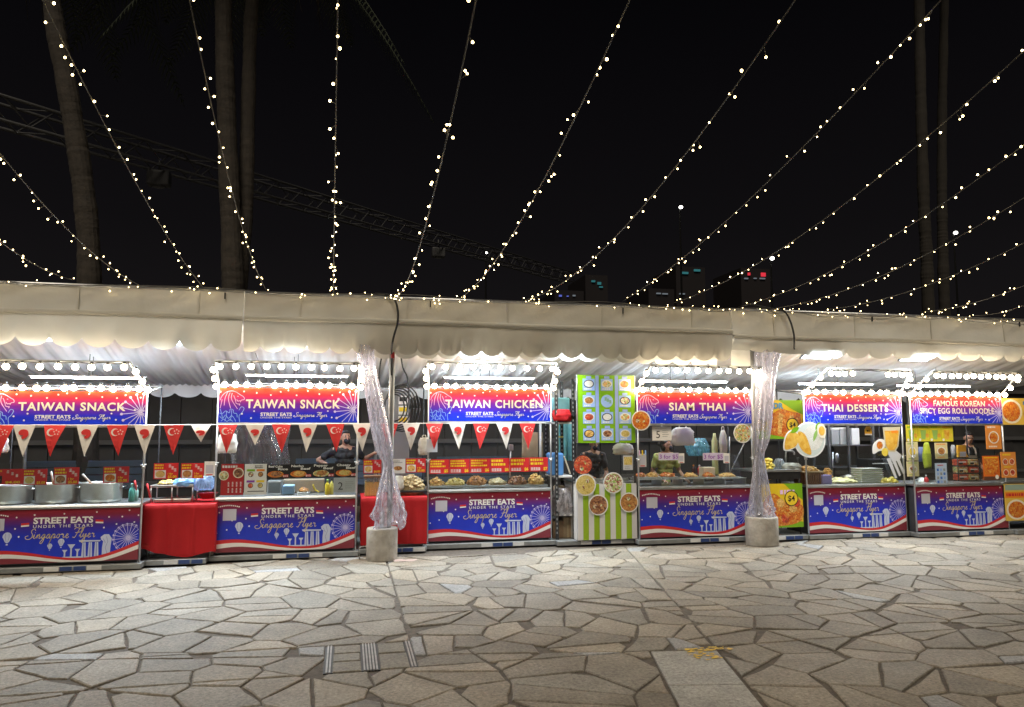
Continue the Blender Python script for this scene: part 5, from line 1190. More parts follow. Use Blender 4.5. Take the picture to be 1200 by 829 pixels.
# ------------------------------------------------------------------ fried food ads between Siam Thai and Thai Desserts
def art_ad(big):
    def f(mb, x0, x1, z0, z1, y):
        W, H = x1 - x0, z1 - z0
        mb.poly([(x0, z0), (x1, z0), (x1, z0 + H * .12), (x0, z0 + H * .22)], y, GREENP)
        mb.poly([(x0 + W * .55, z1), (x1, z1), (x1, z0 + H * .62), (x0 + W * .82, z0 + H * .75)], y, GREENP)
        if big:
            mb.poly([(x0 + W * .36, z0 + H * .12), (x0 + W * .72, z0 + H * .02), (x0 + W * .97, z0 + H * .3), (x0 + W * .95, z0 + H * .65), (x0 + W * .6, z0 + H * .78), (x0 + W * .38, z0 + H * .6)], y - .0006, F_ORA)
            for k in range(5):
                a_ = x0 + W * (.42 + .1 * k); mb.poly([(a_, z0 + H * .16), (a_ + W * .07, z0 + H * .12), (a_ + W * .12, z0 + H * .62), (a_ + W * .04, z0 + H * .68)], y - .0011 - k * .0002, F_FRY if k % 2 else F_ORA)
            mb.text('DR', x0 + W * .46, z1 - H * .22, H * .15, y - .002, mat('blue_letter', (.1, .35, .6), .4), bold=.05); bars(mb, x0 + W * .68, x0 + W * .93, z1 - H * .42, z1 - H * .32, y - .002, ORAP, 1)
        else:
            mb.poly(smooth_path([(x0 + W * .02, z0 + H * .1), (x0 + W * .5, z0 + H * .04), (x0 + W * .95, z0 + H * .15), (x0 + W * .98, z0 + H * .5), (x0 + W * .6, z0 + H * .55), (x0 + W * .3, z0 + H * .78), (x0 + W * .05, z0 + H * .6)], 4, True), y - .0006, F_ORA)
            for k in range(9): mb.disc(x0 + W * (.15 + .1 * (k % 8)), z0 + H * (.2 + .12 * (k * 5 % 4)), W * .1, y - .0012 - k * .0002, (F_FRY, F_RED, F_ORA)[k % 3], 10)
            bars(mb, x0 + W * .45, x0 + W * .92, z1 - H * .28, z1 - H * .12, y - .002, PINKL, 1, cap=1)
        bx, bz = (x0 + W * .80, z0 + H * .36) if big else (x0 + W * .72, z0 + H * .66)
        mb.disc(bx, bz, W * .115 if big else W * .17, y - .0032, BLKP, 20); mb.disc(bx, bz, W * .1 if big else W * .15, y - .0038, YELP, 20)
        mb.text('$4', bx, bz - H * .06, H * .125, y - .0045, BLKP, align='c', bold=.02)
    return f
ADY = mat('bright_yellow_print', (.8, .55, .02), .4)
panel('food_poster', 'upper yellow and green fried food poster with $4 badge behind the wrapped post', 'poster', (877, 469), (941, 514.5), .22, ADY, art_ad(True))
panel('food_poster', 'lower yellow fried chicken poster with $4 badge right of the concrete weight', 'poster', (893, 567), (941, 618.5), .02, ADY, art_ad(False))
x0, x1 = at(886, 560, .06)[0], at(940, 560, .06)[0]; zt = at(910, 551, .06)[1]
t = thing('prep_table', 'dark steel sink table between the two yellow $4 posters', 'sink table', ((x0 + x1) / 2, .4, .075))
m = MB(); m.box(x0, x1, .06, .75, zt - .03, zt, STEEL, .005); m.box(x0 + .01, x1 - .01, .08, .74, zt - .14, zt - .032, DARKM); m.build('table_top', t)
for sx in (x0 + .03, x1 - .03):
    for sy in (.1, .7): m = MB(); m.tube([(sx, sy, .076), (sx, sy, zt - .03)], .014, DARKM, 6); m.build('leg', t)
m = MB(); a0, zt2 = at(905, 535, .1); a1, _ = at(939, 535, .1); m.box(a0, a1, .1, .104, zt + .002, at(920, 536, .1)[1], GLASS); m.build('glass_screen', t)
m = MB(); b_ = pt(921, 552, .5); c_ = pt(921, 531, .5); m.tube(smooth_path([b_, c_, (c_[0] + .03, .48, c_[2] + .03), (c_[0] + .11, .46, c_[2] + .02), (c_[0] + .12, .46, c_[2] - .03)], 4), .014, ALU, 8); m.build('tap', label='tall curved steel tap over the sink table', cat='tap')
m = MB(); a0, z1 = at(921, 549, .3); a1, _ = at(937, 549, .3); m.box(a0, a1, .3, .5, zt + .001, z1, mat('dark_bin', (.07, .07, .075), .4), .01); m.build('food_bin', label='dark food bin at the right of the sink table', cat='bin')
bag('white_cover', 'white plastic cover bulging over the dark bin on the sink table', 917, 937, 543, 551, .28, BAGF, .22, .8, 21, False)
bag('clear_bag', 'clear bag of steel tools on the sink table', 908, 919, 538, 553, .34, clear('clear_bag', (.9, .95, 1), .2, .15, haze=.45, hcol=(.7, .75, .8)), .14, .7, 22, False)
heap('food_pack', 'pack of yellow flower shaped food left on the sink table', 'food pack', 898, 909, 552, 536, .2, .12, F_LEMON, .03, 50)

# ------------------------------------------------------------------ thai desserts goods
def leafp(x, z, l, w_, ang): return [(x + math.cos(ang) * l * t - math.sin(ang) * w_ * math.sin(PI * t) * s, z + math.sin(ang) * l * t + math.cos(ang) * w_ * math.sin(PI * t) * s) for s, ts in ((1, (0, .25, .5, .75, 1)), (-1, (.75, .5, .25))) for t in ts]
Y = -.06; m = MB(); cx, cz = at(949, 515.5, Y); r = at(967.5, 515, Y)[0] - cx; k = r / 18.3
out = [(cx + r * math.cos(a_), cz + r * math.sin(a_)) for a_ in [2 * PI * i / 28 for i in range(28)]]
m.prism(out, Y, Y + .012, WHITE)
mg = smooth_path([(cx - 29 * k, cz - 9 * k), (cx - 27 * k, cz + 3 * k), (cx - 20 * k, cz + 9 * k), (cx - 13 * k, cz + 4 * k), (cx - 15 * k, cz - 5 * k), (cx - 22 * k, cz - 9 * k)], 4, True)
m.prism([(p[0] * 1 + (p[0] - cx + 20 * k) * .12, p[1] + (p[1] - cz) * .12) for p in mg], Y - .002, Y + .010, WHITE); m.poly(mg, Y - .004, F_MANGO)
m.poly(leafp(cx - 22 * k, cz + 7 * k, 12 * k, 2.5 * k, .5), Y - .005, GREENP)
m.disc(cx, cz, r * .92, Y - .001, mat('dish_white', (.62, .66, .62), .3), 24); m.disc(cx + 4 * k, cz + 2 * k, r * .62, Y - .0016, F_RICE, 18, r * .7)
m.poly(smooth_path([(cx - 13 * k, cz + 8 * k), (cx - 6 * k, cz + 6 * k), (cx - 1 * k, cz - 4 * k), (cx + 1 * k, cz - 15 * k), (cx - 8 * k, cz - 12 * k), (cx - 14 * k, cz - 2 * k)], 4, True), Y - .0024, F_MANGO)
m.poly(leafp(cx + 4 * k, cz - 2 * k, 14 * k, 2 * k, 1.2), Y - .003, PALEG); m.poly(leafp(cx + 7 * k, cz + 10 * k, 10 * k, 2.2 * k, 1.), Y - .0034, GREENP)
hm = smooth_path([(cx + 9 * k, cz + 8 * k), (cx + 10 * k, cz + 15 * k), (cx + 16 * k, cz + 16 * k), (cx + 19 * k, cz + 9 * k), (cx + 17 * k, cz + 2 * k), (cx + 12 * k, cz + 2 * k)], 4, True)
m.prism(hm, Y - .0065, Y + .004, CREAM); m.disc(cx + 14 * k, cz + 9 * k, 3.6 * k, Y - .0075, F_MANGO, 12, 5 * k)
m.build('mango_cutout', label='printed cut-out of mango sticky rice plate with mango and leaves', cat='food cut-out')
Y = -.05; m = MB(); P = lambda px, py: at(px, py, Y)
GL = [P(1035, 501), P(1055, 500.5), P(1053, 523), P(1049, 530), P(1041, 530), P(1037.5, 524)]
m.prism(GL, Y, Y + .01, mat('pale_glass_print', (.6, .55, .4), .3)); m.poly([P(1036.5, 505), P(1053.5, 505), P(1051.5, 523), P(1048, 528), P(1041.5, 528), P(1038.5, 523)], Y - .001, F_MANGO); m.poly([P(1044, 505), P(1052, 504.5), P(1052, 507.5), P(1045, 508)], Y - .002, ORAP)
o_ = P(1031, 524); m.prism(smooth_path([P(1023.5, 532), P(1024, 521), P(1031, 515), P(1037, 517), P(1036, 527), P(1030, 529)], 4, True), Y + .0005, Y + .011, WHITE); m.disc(*P(1031, 522), .055, Y - .0012, F_ORA, 16, .06); m.disc(*P(1037, 530), .06, Y - .004, F_LEMON, 14, .065)
m.prism([P(1040, 530), P(1050, 528), P(1057, 534), P(1054, 540), P(1046, 541)], Y + .001, Y + .011, mat('fork_white', (.62, .62, .66), .3))
for d in (0, 4.6, 9.2): m.prism([P(1039.5 + d, 538 - d * .35), P(1043.5 + d, 537 - d * .35), P(1051.5 + d, 560 - d * .6), P(1049.5 + d, 561 - d * .6)], Y + .0015, Y + .011, MATS['fork_white'])
m.build('juice_cutout', label='printed cut-out of an orange juice glass, orange slices and white fork', cat='food cut-out')
x0, z1 = at(942, 553, .1); x1, _ = at(963.5, 553, .1); z0 = .822
m = MB()
for i in range(9): u = x0 + (x1 - x0) * i / 8; m.box(u - .012, u + .012, .09, .10, z0, z1, mat('slat_wood', (.22, .1, .05), .5, var=.2, scale=20)); m.box(u - .012, u + .012, .34, .35, z0, z1, MATS['slat_wood'])
m.box(x0 - .015, x1 + .015, .085, .355, z1 - .02, z1 + .005, mat('rim_wood', (.4, .28, .15), .5), .004); m.box(x0, x1, .1, .34, z0, z0 + .02, MATS['slat_wood']); m.box(x0 - .012, x0, .09, .35, z0, z1, MATS['slat_wood']); m.box(x1, x1 + .012, .09, .35, z0, z1, MATS['slat_wood'])
m.build('wooden_crate', label='small brown slatted wooden crate at the left of the Thai Desserts counter', cat='crate')
heap('dried_fruit', 'brown fruit heaped on top of the wooden crate', 'fruit', 943, 963, 553.5, 546, .12, .2, F_FRY, .025, 45)
m = MB(); c = pt(962, 567, .3); m.lathe([(.05, 0), (.055, .01), (.055, .16), (.04, .18)], c, mat('dark_jar', (.05, .03, .025), .2), 14); m.build('jar', label='dark jar between the wooden crate and the purple box', cat='jar')
heap('fruit_pile', 'yellow brown fruit standing behind the purple box', 'fruit', 968, 978, 562, 548, .4, .12, F_FRY, .03, 40)
m = MB(); x0, z1 = at(963.5, 557, .06); x1, _ = at(975, 557, .06); m.box(x0, x1, .06, .2, .822, z1, mat('purple_box', (.3, .25, .5), .4), .008); m.build('purple_box', label='small purple box in front on the Thai Desserts counter', cat='box')
heap('wrapped_cakes', 'heap of pale yellow wrapped cakes on the Thai Desserts counter', 'cakes', 978, 1010, 567, 560, .08, .3, mat('wrapped_yellow', (.75, .68, .35), .25), .03, 60)
m = MB(); x0, z1 = at(1010.5, 549, .15); x1, _ = at(1034, 549, .15); n = 7
for i in range(n):
    za = .822 + (z1 - .822) * i / n; zb = .822 + (z1 - .822) * (i + 1) / n; e = .02 * (n - i) / n
    m.box(x0 - e, x1 + e, .15, .42, za, zb - .012, mat('foam_pale_green', (.62, .68, .45), .5), .008); m.box(x0 - e - .008, x1 + e + .008, .145, .425, zb - .014, zb - .006, WHITE, .003)
m.build('tray_stack', label='tall stack of pale green dessert trays on the Thai Desserts counter', cat='tray stack')
heap('lemons', 'pile of yellow lemons at the right end of the Thai Desserts counter', 'lemons', 1035, 1058, 567, 560, .08, .18, F_LEMON, .035, 22)
m = MB(); x0, z1 = at(1018, 538.5, .5); x1, z0 = at(1052, 560, .5); m.box(x0, x1, .5, .8, .82, z1, mat('black_oven', (.015, .015, .016), .4), .012); m.tube([(x0 + .06, .488, z1 - .07), (x1 - .06, .488, z1 - .07)], .009, ALU, 6); m.build('oven', label='black oven at the back of the Thai Desserts counter', cat='oven')
m = MB(); x0, z1 = at(992, 556, .3); x1, _ = at(1012, 556, .3); m.lathe([(.02, 0), (.1, .01), (.13, .07), (.0, .1)], ((x0 + x1) / 2, .45, .84), SATIN, 16); m.build('steel_dish', label='covered steel dish left of the stack of green trays', cat='dish')
# tall dark shelving behind the counter
x0, x1 = at(972, 530, 1.5)[0], at(1024, 530, 1.5)[0]
t = thing('back_shelving', 'tall dark metal shelving behind the Thai Desserts counter', 'shelving', ((x0 + x1) / 2, 1.7, .076))
FR = mat('grey_frame', (.12, .12, .125), .5, .4)
for x in (x0, (x0 + x1) / 2 - .06, x1):
    for y in (1.5, 1.95): m = MB(); m.box(x - .02, x + .02, y - .02, y + .02, .077, 2.15, FR); m.build('upright', t)
zs1 = at(1000, 521.5, 1.5)[1]
for z in (.45, 1.0, zs1, 2.1): m = MB(); m.box(x0 - .025, x1 + .025, 1.475, 1.975, z - .02, z, FR); m.build('shelf', t)
for a_, b_, yt, cc, lab in ((974, 983, 502, (.3, .32, .34), 'grey container on the upper shelf behind Thai Desserts'), (984, 993, 501, (.4, .42, .43), 'pale container with white lid on the upper shelf behind Thai Desserts')):
    p0, z1 = at(a_, yt, 1.55); p1, _ = at(b_, yt, 1.55); m = MB(); m.box(p0, p1, 1.55, 1.8, zs1 + .002, z1 - .03, mat('container_' + lab[:4], cc, .4), .01); m.box(p0 - .01, p1 + .01, 1.54, 1.81, z1 - .03, z1, WHITE, .006); m.build('container', label=lab, cat='container')
p0, z1 = at(998, 502, 1.52); p1, _ = at(1007, 502, 1.52); m = MB(); m.box(p0, p1, 1.52, 1.75, zs1 + .002, z1, mat('white_box', (.7, .72, .75), .4), .008); m.build('white_box', label='white box on the upper shelf behind Thai Desserts', cat='box')
m = MB(); b_ = pt(976, 560, 1.0); c_ = pt(976, 530, 1.0); m.tube([b_, c_], .012, ALU, 6); b2 = pt(981, 537, 1.0); m.ball((b2[0], 1.0, b2[2]), (.04, .03, .09), ALU, 10, 6); m.build('steel_dispenser', label='slim steel dispenser behind the wooden crate', cat='dispenser')

# ------------------------------------------------------------------ korean noodle stall goods
x0, zt = at(1122, 538, .12); x1, _ = at(1148, 538, .12); z0 = .822
t = thing('noodle_rack', 'black wire rack of red noodle packs on the Korean stall counter', 'noodle rack', ((x0 + x1) / 2, .2, z0))
m = MB()
for i in range(4): z = z0 + (zt - z0) * i / 3; m.tube([(x0, .12, z), (x1, .12, z), (x1, .3, z), (x0, .3, z), (x0, .12, z)], .007, DARKM, 5)
for x in (x0, x1):
    for y in (.12, .3): m.tube([(x, y, z0), (x, y, zt)], .008, DARKM, 5)
m.build('rack_frame', t)
PK = (F_RED, F_MIX)
for r in range(3):
    for c in range(2):
        a_ = x0 + (x1 - x0) * (.04 + .5 * c); b_ = a_ + (x1 - x0) * .43; za = z0 + (zt - z0) * (r + .08) / 3; zb = z0 + (zt - z0) * (r + .9) / 3
        m = MB(); m.box(a_, b_, .13, .28, za, zb, PK[(r + c) % 2], .012); m.rect(a_ + .02, b_ - .03, zb - .05, zb - .03, .1285, WHITE); m.rect(a_ + .02, (a_ + b_) / 2, za + .02, za + .05, .1285, BLKP)
        m.build('noodle_pack', label='red pack of instant noodles, ' + ('bottom', 'middle', 'top')[r] + ' row ' + ('left', 'right')[c] + ' of the black rack', cat='noodle pack', group='noodle packs in the rack')
x0, zt = at(1110, 537, .25); x1, _ = at(1121, 537, .25); m = MB(); m.box(x0, x1, .25, .4, .822, zt, mat('black_stand', (.02, .02, .02), .4), .008)
for k in range(3): z = .85 + (zt - .85) * k / 3; m.box((x0 + x1) / 2 + .01, x1 - .004, .244, .25, z, z + (zt - .85) / 3 - .04, WHITE)
m.build('coffee_machine', label='tall black stand with three white cards left of the noodle rack', cat='display stand')
m = MB(); x0, z1 = at(1122.5, 522, .14); x1, z0 = at(1133, 536, .14); m.box(x0, x1, .14, .18, z0, z1, mat('amber_card', (.8, .42, .04), .5), .004); m.rect(x0 + .03, x1 - .01, z0 + .01, z0 + .09, .1385, mat('pale_label', (.5, .5, .58), .5)); m.prism([(x1, z0), (x1 + .05, z0), (x1, z0 + .08)], .15, .17, MATS['amber_card']); m.build('amber_card', label='amber orange payment card standing above the noodle rack', cat='card')
bag('lime_packet', 'long lime green packet hanging behind the Korean stall glass', 1082, 1091, 519, 549, .35, mat('lime_packet', (.5, .55, .05), .3), .1, .5, 31, False, 'packet')
m = MB(); x0, z1 = at(1076.5, 523, .5); x1, z0 = at(1087.5, 541, .5); m.lathe([(.09, 0), (.1, .02), (.1, .2), (.06, .24)], ((x0 + x1) / 2, .5, z0), mat('blue_tin', (.12, .15, .3), .35), 16); m.build('blue_tin', label='dark blue round tin behind the Korean stall glass', cat='tin')
m = MB(); c = pt(1081, 569.5, .3); m.lathe([(.1, 0), (.11, .02), (.1, .1), (.03, .14)], c, SATIN, 16); m.build('steel_pot', label='small steel pot on the left of the Korean stall counter', cat='pot')
bottle('sauce_bottle', 'short red sauce bottle beside the small steel pot', 1086, 557, 569, .12, REDP, .035, WHITE)
m = MB(); x0, z1 = at(1115, 517, .7); x1, z0 = at(1119, 538, .7); m.lathe([(.03, 0), (.035, .1), (.04, .2), (.02, .24)], ((x0 + x1) / 2, .7, z0), mat('pale_cup', (.5, .5, .5), .3), 12); m.build('cup_stack', label='pale cup stack behind the cream dessert poster', cat='cup stack')
# next stall at the right edge
Yr = -.22
def art_nood(mb, x0, x1, z0, z1, y):
    W, H = x1 - x0, z1 - z0; dish(mb, x0 + W * .27, z0 + H * .5, W * .25, y, F_ORA, CREAM, H * .46); mb.disc(x0 + W * .75, z0 + H * .4, W * .2, y, F_SALAD, 14, H * .36); bars(mb, x0 + W * .55, x1 - W * .04, z1 - H * .3, z1 - H * .08, y - .0005, BLUEP, 1, cap=1)
panel('noodle_poster', 'yellow noodle poster at the right edge beside the Korean board', 'poster', (1171.5, 467), (1222, 498), Yr + .05, mat('poster_amber', (.75, .5, .08), .4), art_nood)
panel('noodle_poster', 'lower yellow noodle poster at the right edge on the next stall', 'poster', (1178, 567), (1226, 610), Yr, mat('poster_amber', (.75, .5, .08), .4), lambda mb, x0, x1, z0, z1, y: (art_nood(mb, x0, x1, z0, z0 + (z1 - z0) * .6, y), mb.rect(x0, x1, z0 + (z1 - z0) * .62, z0 + (z1 - z0) * .78, y, ORAP), bars(mb, x0 + .03, x1 - .03, z0 + (z1 - z0) * .64, z0 + (z1 - z0) * .76, y - .0006, REDP, 1, cap=1), mb.rect(x0 + .01, x1, z0 + (z1 - z0) * .83, z1 - .01, y, mat('grey_green', (.3, .4, .33), .5))))
x0 = at(1178, 590, Yr)[0]
t = thing('side_counter', 'counter of the next stall at the right edge beyond the Korean stall', 'counter', (x0 + .6, .1, .07))
m = MB(); m.box(x0, x0 + 1.5, Yr + .02, Yr + .6, .3, .80, DARKM); m.build('cabinet', t)
m = MB(); m.box(x0 - .01, x0 + 1.5, Yr - .005, Yr + .62, .803, .83, STEEL, .006); m.build('counter_top', t)
m = MB(); m.box(x0 + .1, x0 + 1.4, Yr + .08, Yr + .086, .832, 1.25, GLASS); m.box(x0 + .1, x0 + 1.4, Yr + .09, Yr + .4, 1.02, 1.03, GLASS); m.build('glass_case', t)
for sx in (.03, 1.45): m = MB(); m.tube([(x0 + sx, Yr + .3, .076), (x0 + sx, Yr + .3, .3)], .015, DARKM, 6); m.build('leg', t)

# ------------------------------------------------------------------ concrete weights and plastic wraps
CON = mat('rough_concrete', (.40, .37, .33), .85, var=.22, scale=9, bump=.5, bscale=30)
for lab, px, pyt, pyb, hw in (('round concrete weight under the twisted plastic on the left wrapped pole', 447.5, 620, 658.5, 18.2), ('round concrete weight under the wrapped post beside the $4 posters', 893.5, 608, 640.5, 16.8)):
    Yc = -.27; X = at(px, 640, Yc)[0]; r = at(px + hw, 640, Yc)[0] - X; h = .405
    t = thing('concrete_weight', lab, 'concrete weight', (X, Yc, 0), 'concrete tent weights')
    m = MB(); m.lathe([(r * .98, 0), (r, .01), (r, h - .02), (r * .985, h - .006), (r * .95, h), (r * .12, h - .004)], (X, Yc, 0), CON, 40)
    for i, v in enumerate(m.v):
        q = 1 + .012 * math.sin(v[2] * 31 + v[0] * 40) + R.uniform(-.006, .006); m.v[i] = (X + (v[0] - X) * q, Yc + (v[1] - Yc) * q, v[2])
    m.build('concrete_block', t)
    m = MB(); m.box(X - .05, X + .05, Yc - .05, Yc + .05, h, h + .012, GALV); m.tube([(X, Yc, h), (X, Yc, h + .2)], .03, GALV, 10); m.build('pole_socket', t)
m = MB(); c = (.3, -.38, .012); q = [a for a in [(0, 0), (0, .16), (.14, .17), (.16, .0)]]; p0 = at(421, 655, -.3)
m.tube([(p0[0], -.3, .02), (p0[0], -.3, .17), (p0[0] + .13, -.28, .18), (p0[0] + .16, -.28, .02), (p0[0], -.3, .02)], .007, GALV, 6); m.build('wire_stand', label='small bent wire stand at the left of the concrete weight', cat='wire stand')
m = MB(); p0 = at(475, 655, -.42); m.add([(p0[0] - .15 + .3 * u, -.36 - .12 * v, .006 + .012 * math.sin(u * 7) * math.sin(v * 5 + u * 3)) for u in [i / 8 for i in range(9)] for v in [j / 4 for j in range(5)]], [(i * 5 + j, (i + 1) * 5 + j, (i + 1) * 5 + j + 1, i * 5 + j + 1) for i in range(8) for j in range(4)], mat('pink_scrap', (.55, .42, .38), .6), True); m.build('plastic_scrap', label='scrap of pale pink plastic on the paving right of the concrete weight', cat='scrap')
def wrap(name, label, rows, Y, seed, folds=9, twist=1.):
    """crumpled plastic sheet bunched round a pole: rows of (pixel x, pixel y, half width in pixels)"""
    rr = random.Random(seed); rows = smooth_path(rows, 9); m = MB(); nu = 64; V = []; F = []; ph = [rr.uniform(0, 6.28) for _ in range(12)]
    n = len(rows)
    for j, (px, py, hw) in enumerate(rows):
        x, z = at(px, py, Y); r = (at(px + hw, py, Y)[0] - x) * .86; t = j / (n - 1); low = max(0, (t - .62) / .38)
        for i in range(nu):
            a = 2 * PI * i / nu + .9 * twist * math.sin(t * 5 + ph[9])
            f1 = abs(math.sin(a * folds / 2 + twist * t * 2.2 + ph[0])); f2 = abs(math.sin(a * (folds + 5) / 2 - twist * t * 3 + ph[1]))
            q = .86 + .26 * f1 + .12 * f2 + .10 * math.sin(a * 2 + t * 9 + ph[2]) + low * .16 * math.sin(a * 4 + t * 31 + ph[3]) + low * .10 * math.sin(a * 7 - t * 47 + ph[4])
            V.append((x + r * q * math.cos(a), Y + r * .8 * q * math.sin(a), z + low * .03 * math.sin(a * 3 + ph[5]) + (.02 * math.sin(a * 5) if t > .95 else 0)))
    for j in range(n - 1):
        for i in range(nu): a, b = j * nu + i, j * nu + (i + 1) % nu; F.append((a, a + nu, b + nu, b))
    m.add(V, F, FILM, True)
    return m.build(name, label=label, cat='plastic wrap', group='plastic wraps on the tent poles')
wrap('plastic_wrap', 'long twisted clear plastic sheet slanting down to the left concrete weight', [(427, 405, 11.5), (431, 430, 9.5), (437, 460, 9), (444, 495, 9.5), (450, 525, 9.5), (455, 543, 6), (455, 552, 7), (455, 570, 12), (456, 590, 17), (456, 606, 19), (455, 617, 16)], -.33, 5, 8)
wrap('plastic_wrap', 'upright clear plastic sheet round the post between Siam Thai and the $4 posters', [(900, 402, 16), (899, 415, 14), (897, 440, 11), (894, 480, 10.5), (892, 515, 9), (890, 532, 5.5), (890, 545, 7), (891, 565, 9), (891, 585, 11), (892, 598, 14), (892, 607, 13)], -.29, 8, 9, 1.6)
# cabinet and cables behind the left pole
m = MB(); x0, z1 = at(446, 458, 1.2); x1, z0 = at(480, 500, 1.2); m.box(x0, x1, 1.2, 1.6, .08, z1, mat('grey_cabinet', (.22, .22, .22), .5), .01)
x2 = at(467, 480, 1.2)[0]; x3 = at(478, 480, 1.2)[0]
for k in range(3):
    za = at(472, 474 + 12 * k, 1.2)[1]; m.rect(x2, x3, za, za + .13, 1.196, WHITE); m.rect(x2 + .01, x3 - .01, za + .045, za + .11, 1.1955, (BLKP, YELP, YELP)[k])
m.build('grey_cabinet', label='grey cabinet with picture stickers behind the steel tent pole', cat='cabinet')
m = MB()
for k in range(6):
    rr_ = .2 + .03 * k; c = pt(462 + 2 * k, 478, .9); m.tube([(c[0] + rr_ * math.cos(a_) * .75, .9 + .02 * k, c[2] + rr_ * math.sin(a_)) for a_ in [2 * PI * i / 24 for i in range(25)]], .012, BLACKR, 6)
m.tube(smooth_path([pt(452, 405, .5), pt(446, 425, .7), pt(441, 470, .9), pt(434, 495, .9)], 5), .012, BLACKR, 6); m.tube(smooth_path([pt(468, 402, .5), pt(472, 430, .7), pt(478, 445, .9), pt(480, 480, .9)], 5), .012, BLACKR, 6)
m.build('cable_coil', label='coiled black cables hanging in front of the grey cabinet', cat='cable coil')

# ------------------------------------------------------------------ people
def remeshed(mb, voxel, smooth_it, mats, pick):
    """one continuous skin over overlapping solids"""
    me = bpy.data.meshes.new('r'); me.from_pydata(mb.v, [], mb.f); ob = bpy.data.objects.new('r', me); COL.objects.link(ob)
    md = ob.modifiers.new('m', 'REMESH'); md.mode = 'VOXEL'; md.voxel_size = voxel; md.use_smooth_shade = True
    if smooth_it: sm = ob.modifiers.new('s', 'SMOOTH'); sm.factor = .5; sm.iterations = smooth_it
    dg = bpy.context.evaluated_depsgraph_get(); r = bpy.data.meshes.new_from_object(ob.evaluated_get(dg))
    bpy.data.objects.remove(ob); bpy.data.meshes.remove(me)
    out = MB(); V = [v.co[:] for v in r.vertices]; groups = {}
    for p in r.polygons: groups.setdefault(pick(p.center) if pick else 0, []).append(tuple(p.vertices))
    out.v = V; out.mats = list(mats)
    for k, fs in groups.items():
        out.f += fs; out.mi += [k] * len(fs); out.sm += [True] * len(fs)
    bpy.data.meshes.remove(r); return out
def limb(mb, a, b, ra, rb):
    a, b = Vector(a), Vector(b); n = 4
    mb.tube([a.lerp(b, i / n) for i in range(n + 1)], [ra + (rb - ra) * i / n for i in range(n + 1)], SKIN, 10); mb.ball(a, ra, SKIN, 10, 8); mb.ball(b, rb, SKIN, 10, 8)
def hand(mb, w_, d, up, side):
    """palm, four curled fingers of unequal length and a thumb from the side of the palm"""
    w_ = Vector(w_); d = Vector(d).normalized(); up = Vector(up); up = (up - d * up.dot(d)).normalized(); s = d.cross(up).normalized() * side
    limb(mb, w_, w_ + d * .03, .023, .026)
    for k in range(4): o = s * (-.024 + .016 * k); limb(mb, w_ + d * .015 + o * .7, w_ + d * .085 + o, .013, .012)
    for k, L in enumerate((.062, .076, .07, .055)):
        o = w_ + d * .085 + s * (-.027 + .018 * k); p1 = o + d * L * .5 - up * L * .12; p2 = p1 + d * L * .32 - up * L * .38
        limb(mb, o, p1, .0095, .0088); limb(mb, p1, p2, .0088, .0075)
    t0 = w_ + d * .03 - s * .026; t1 = t0 + d * .03 - s * .026 - up * .008; t2 = t1 + d * .03 - s * .004 - up * .012; limb(mb, t0, t1, .0125, .0105); limb(mb, t1, t2, .0105, .0085)
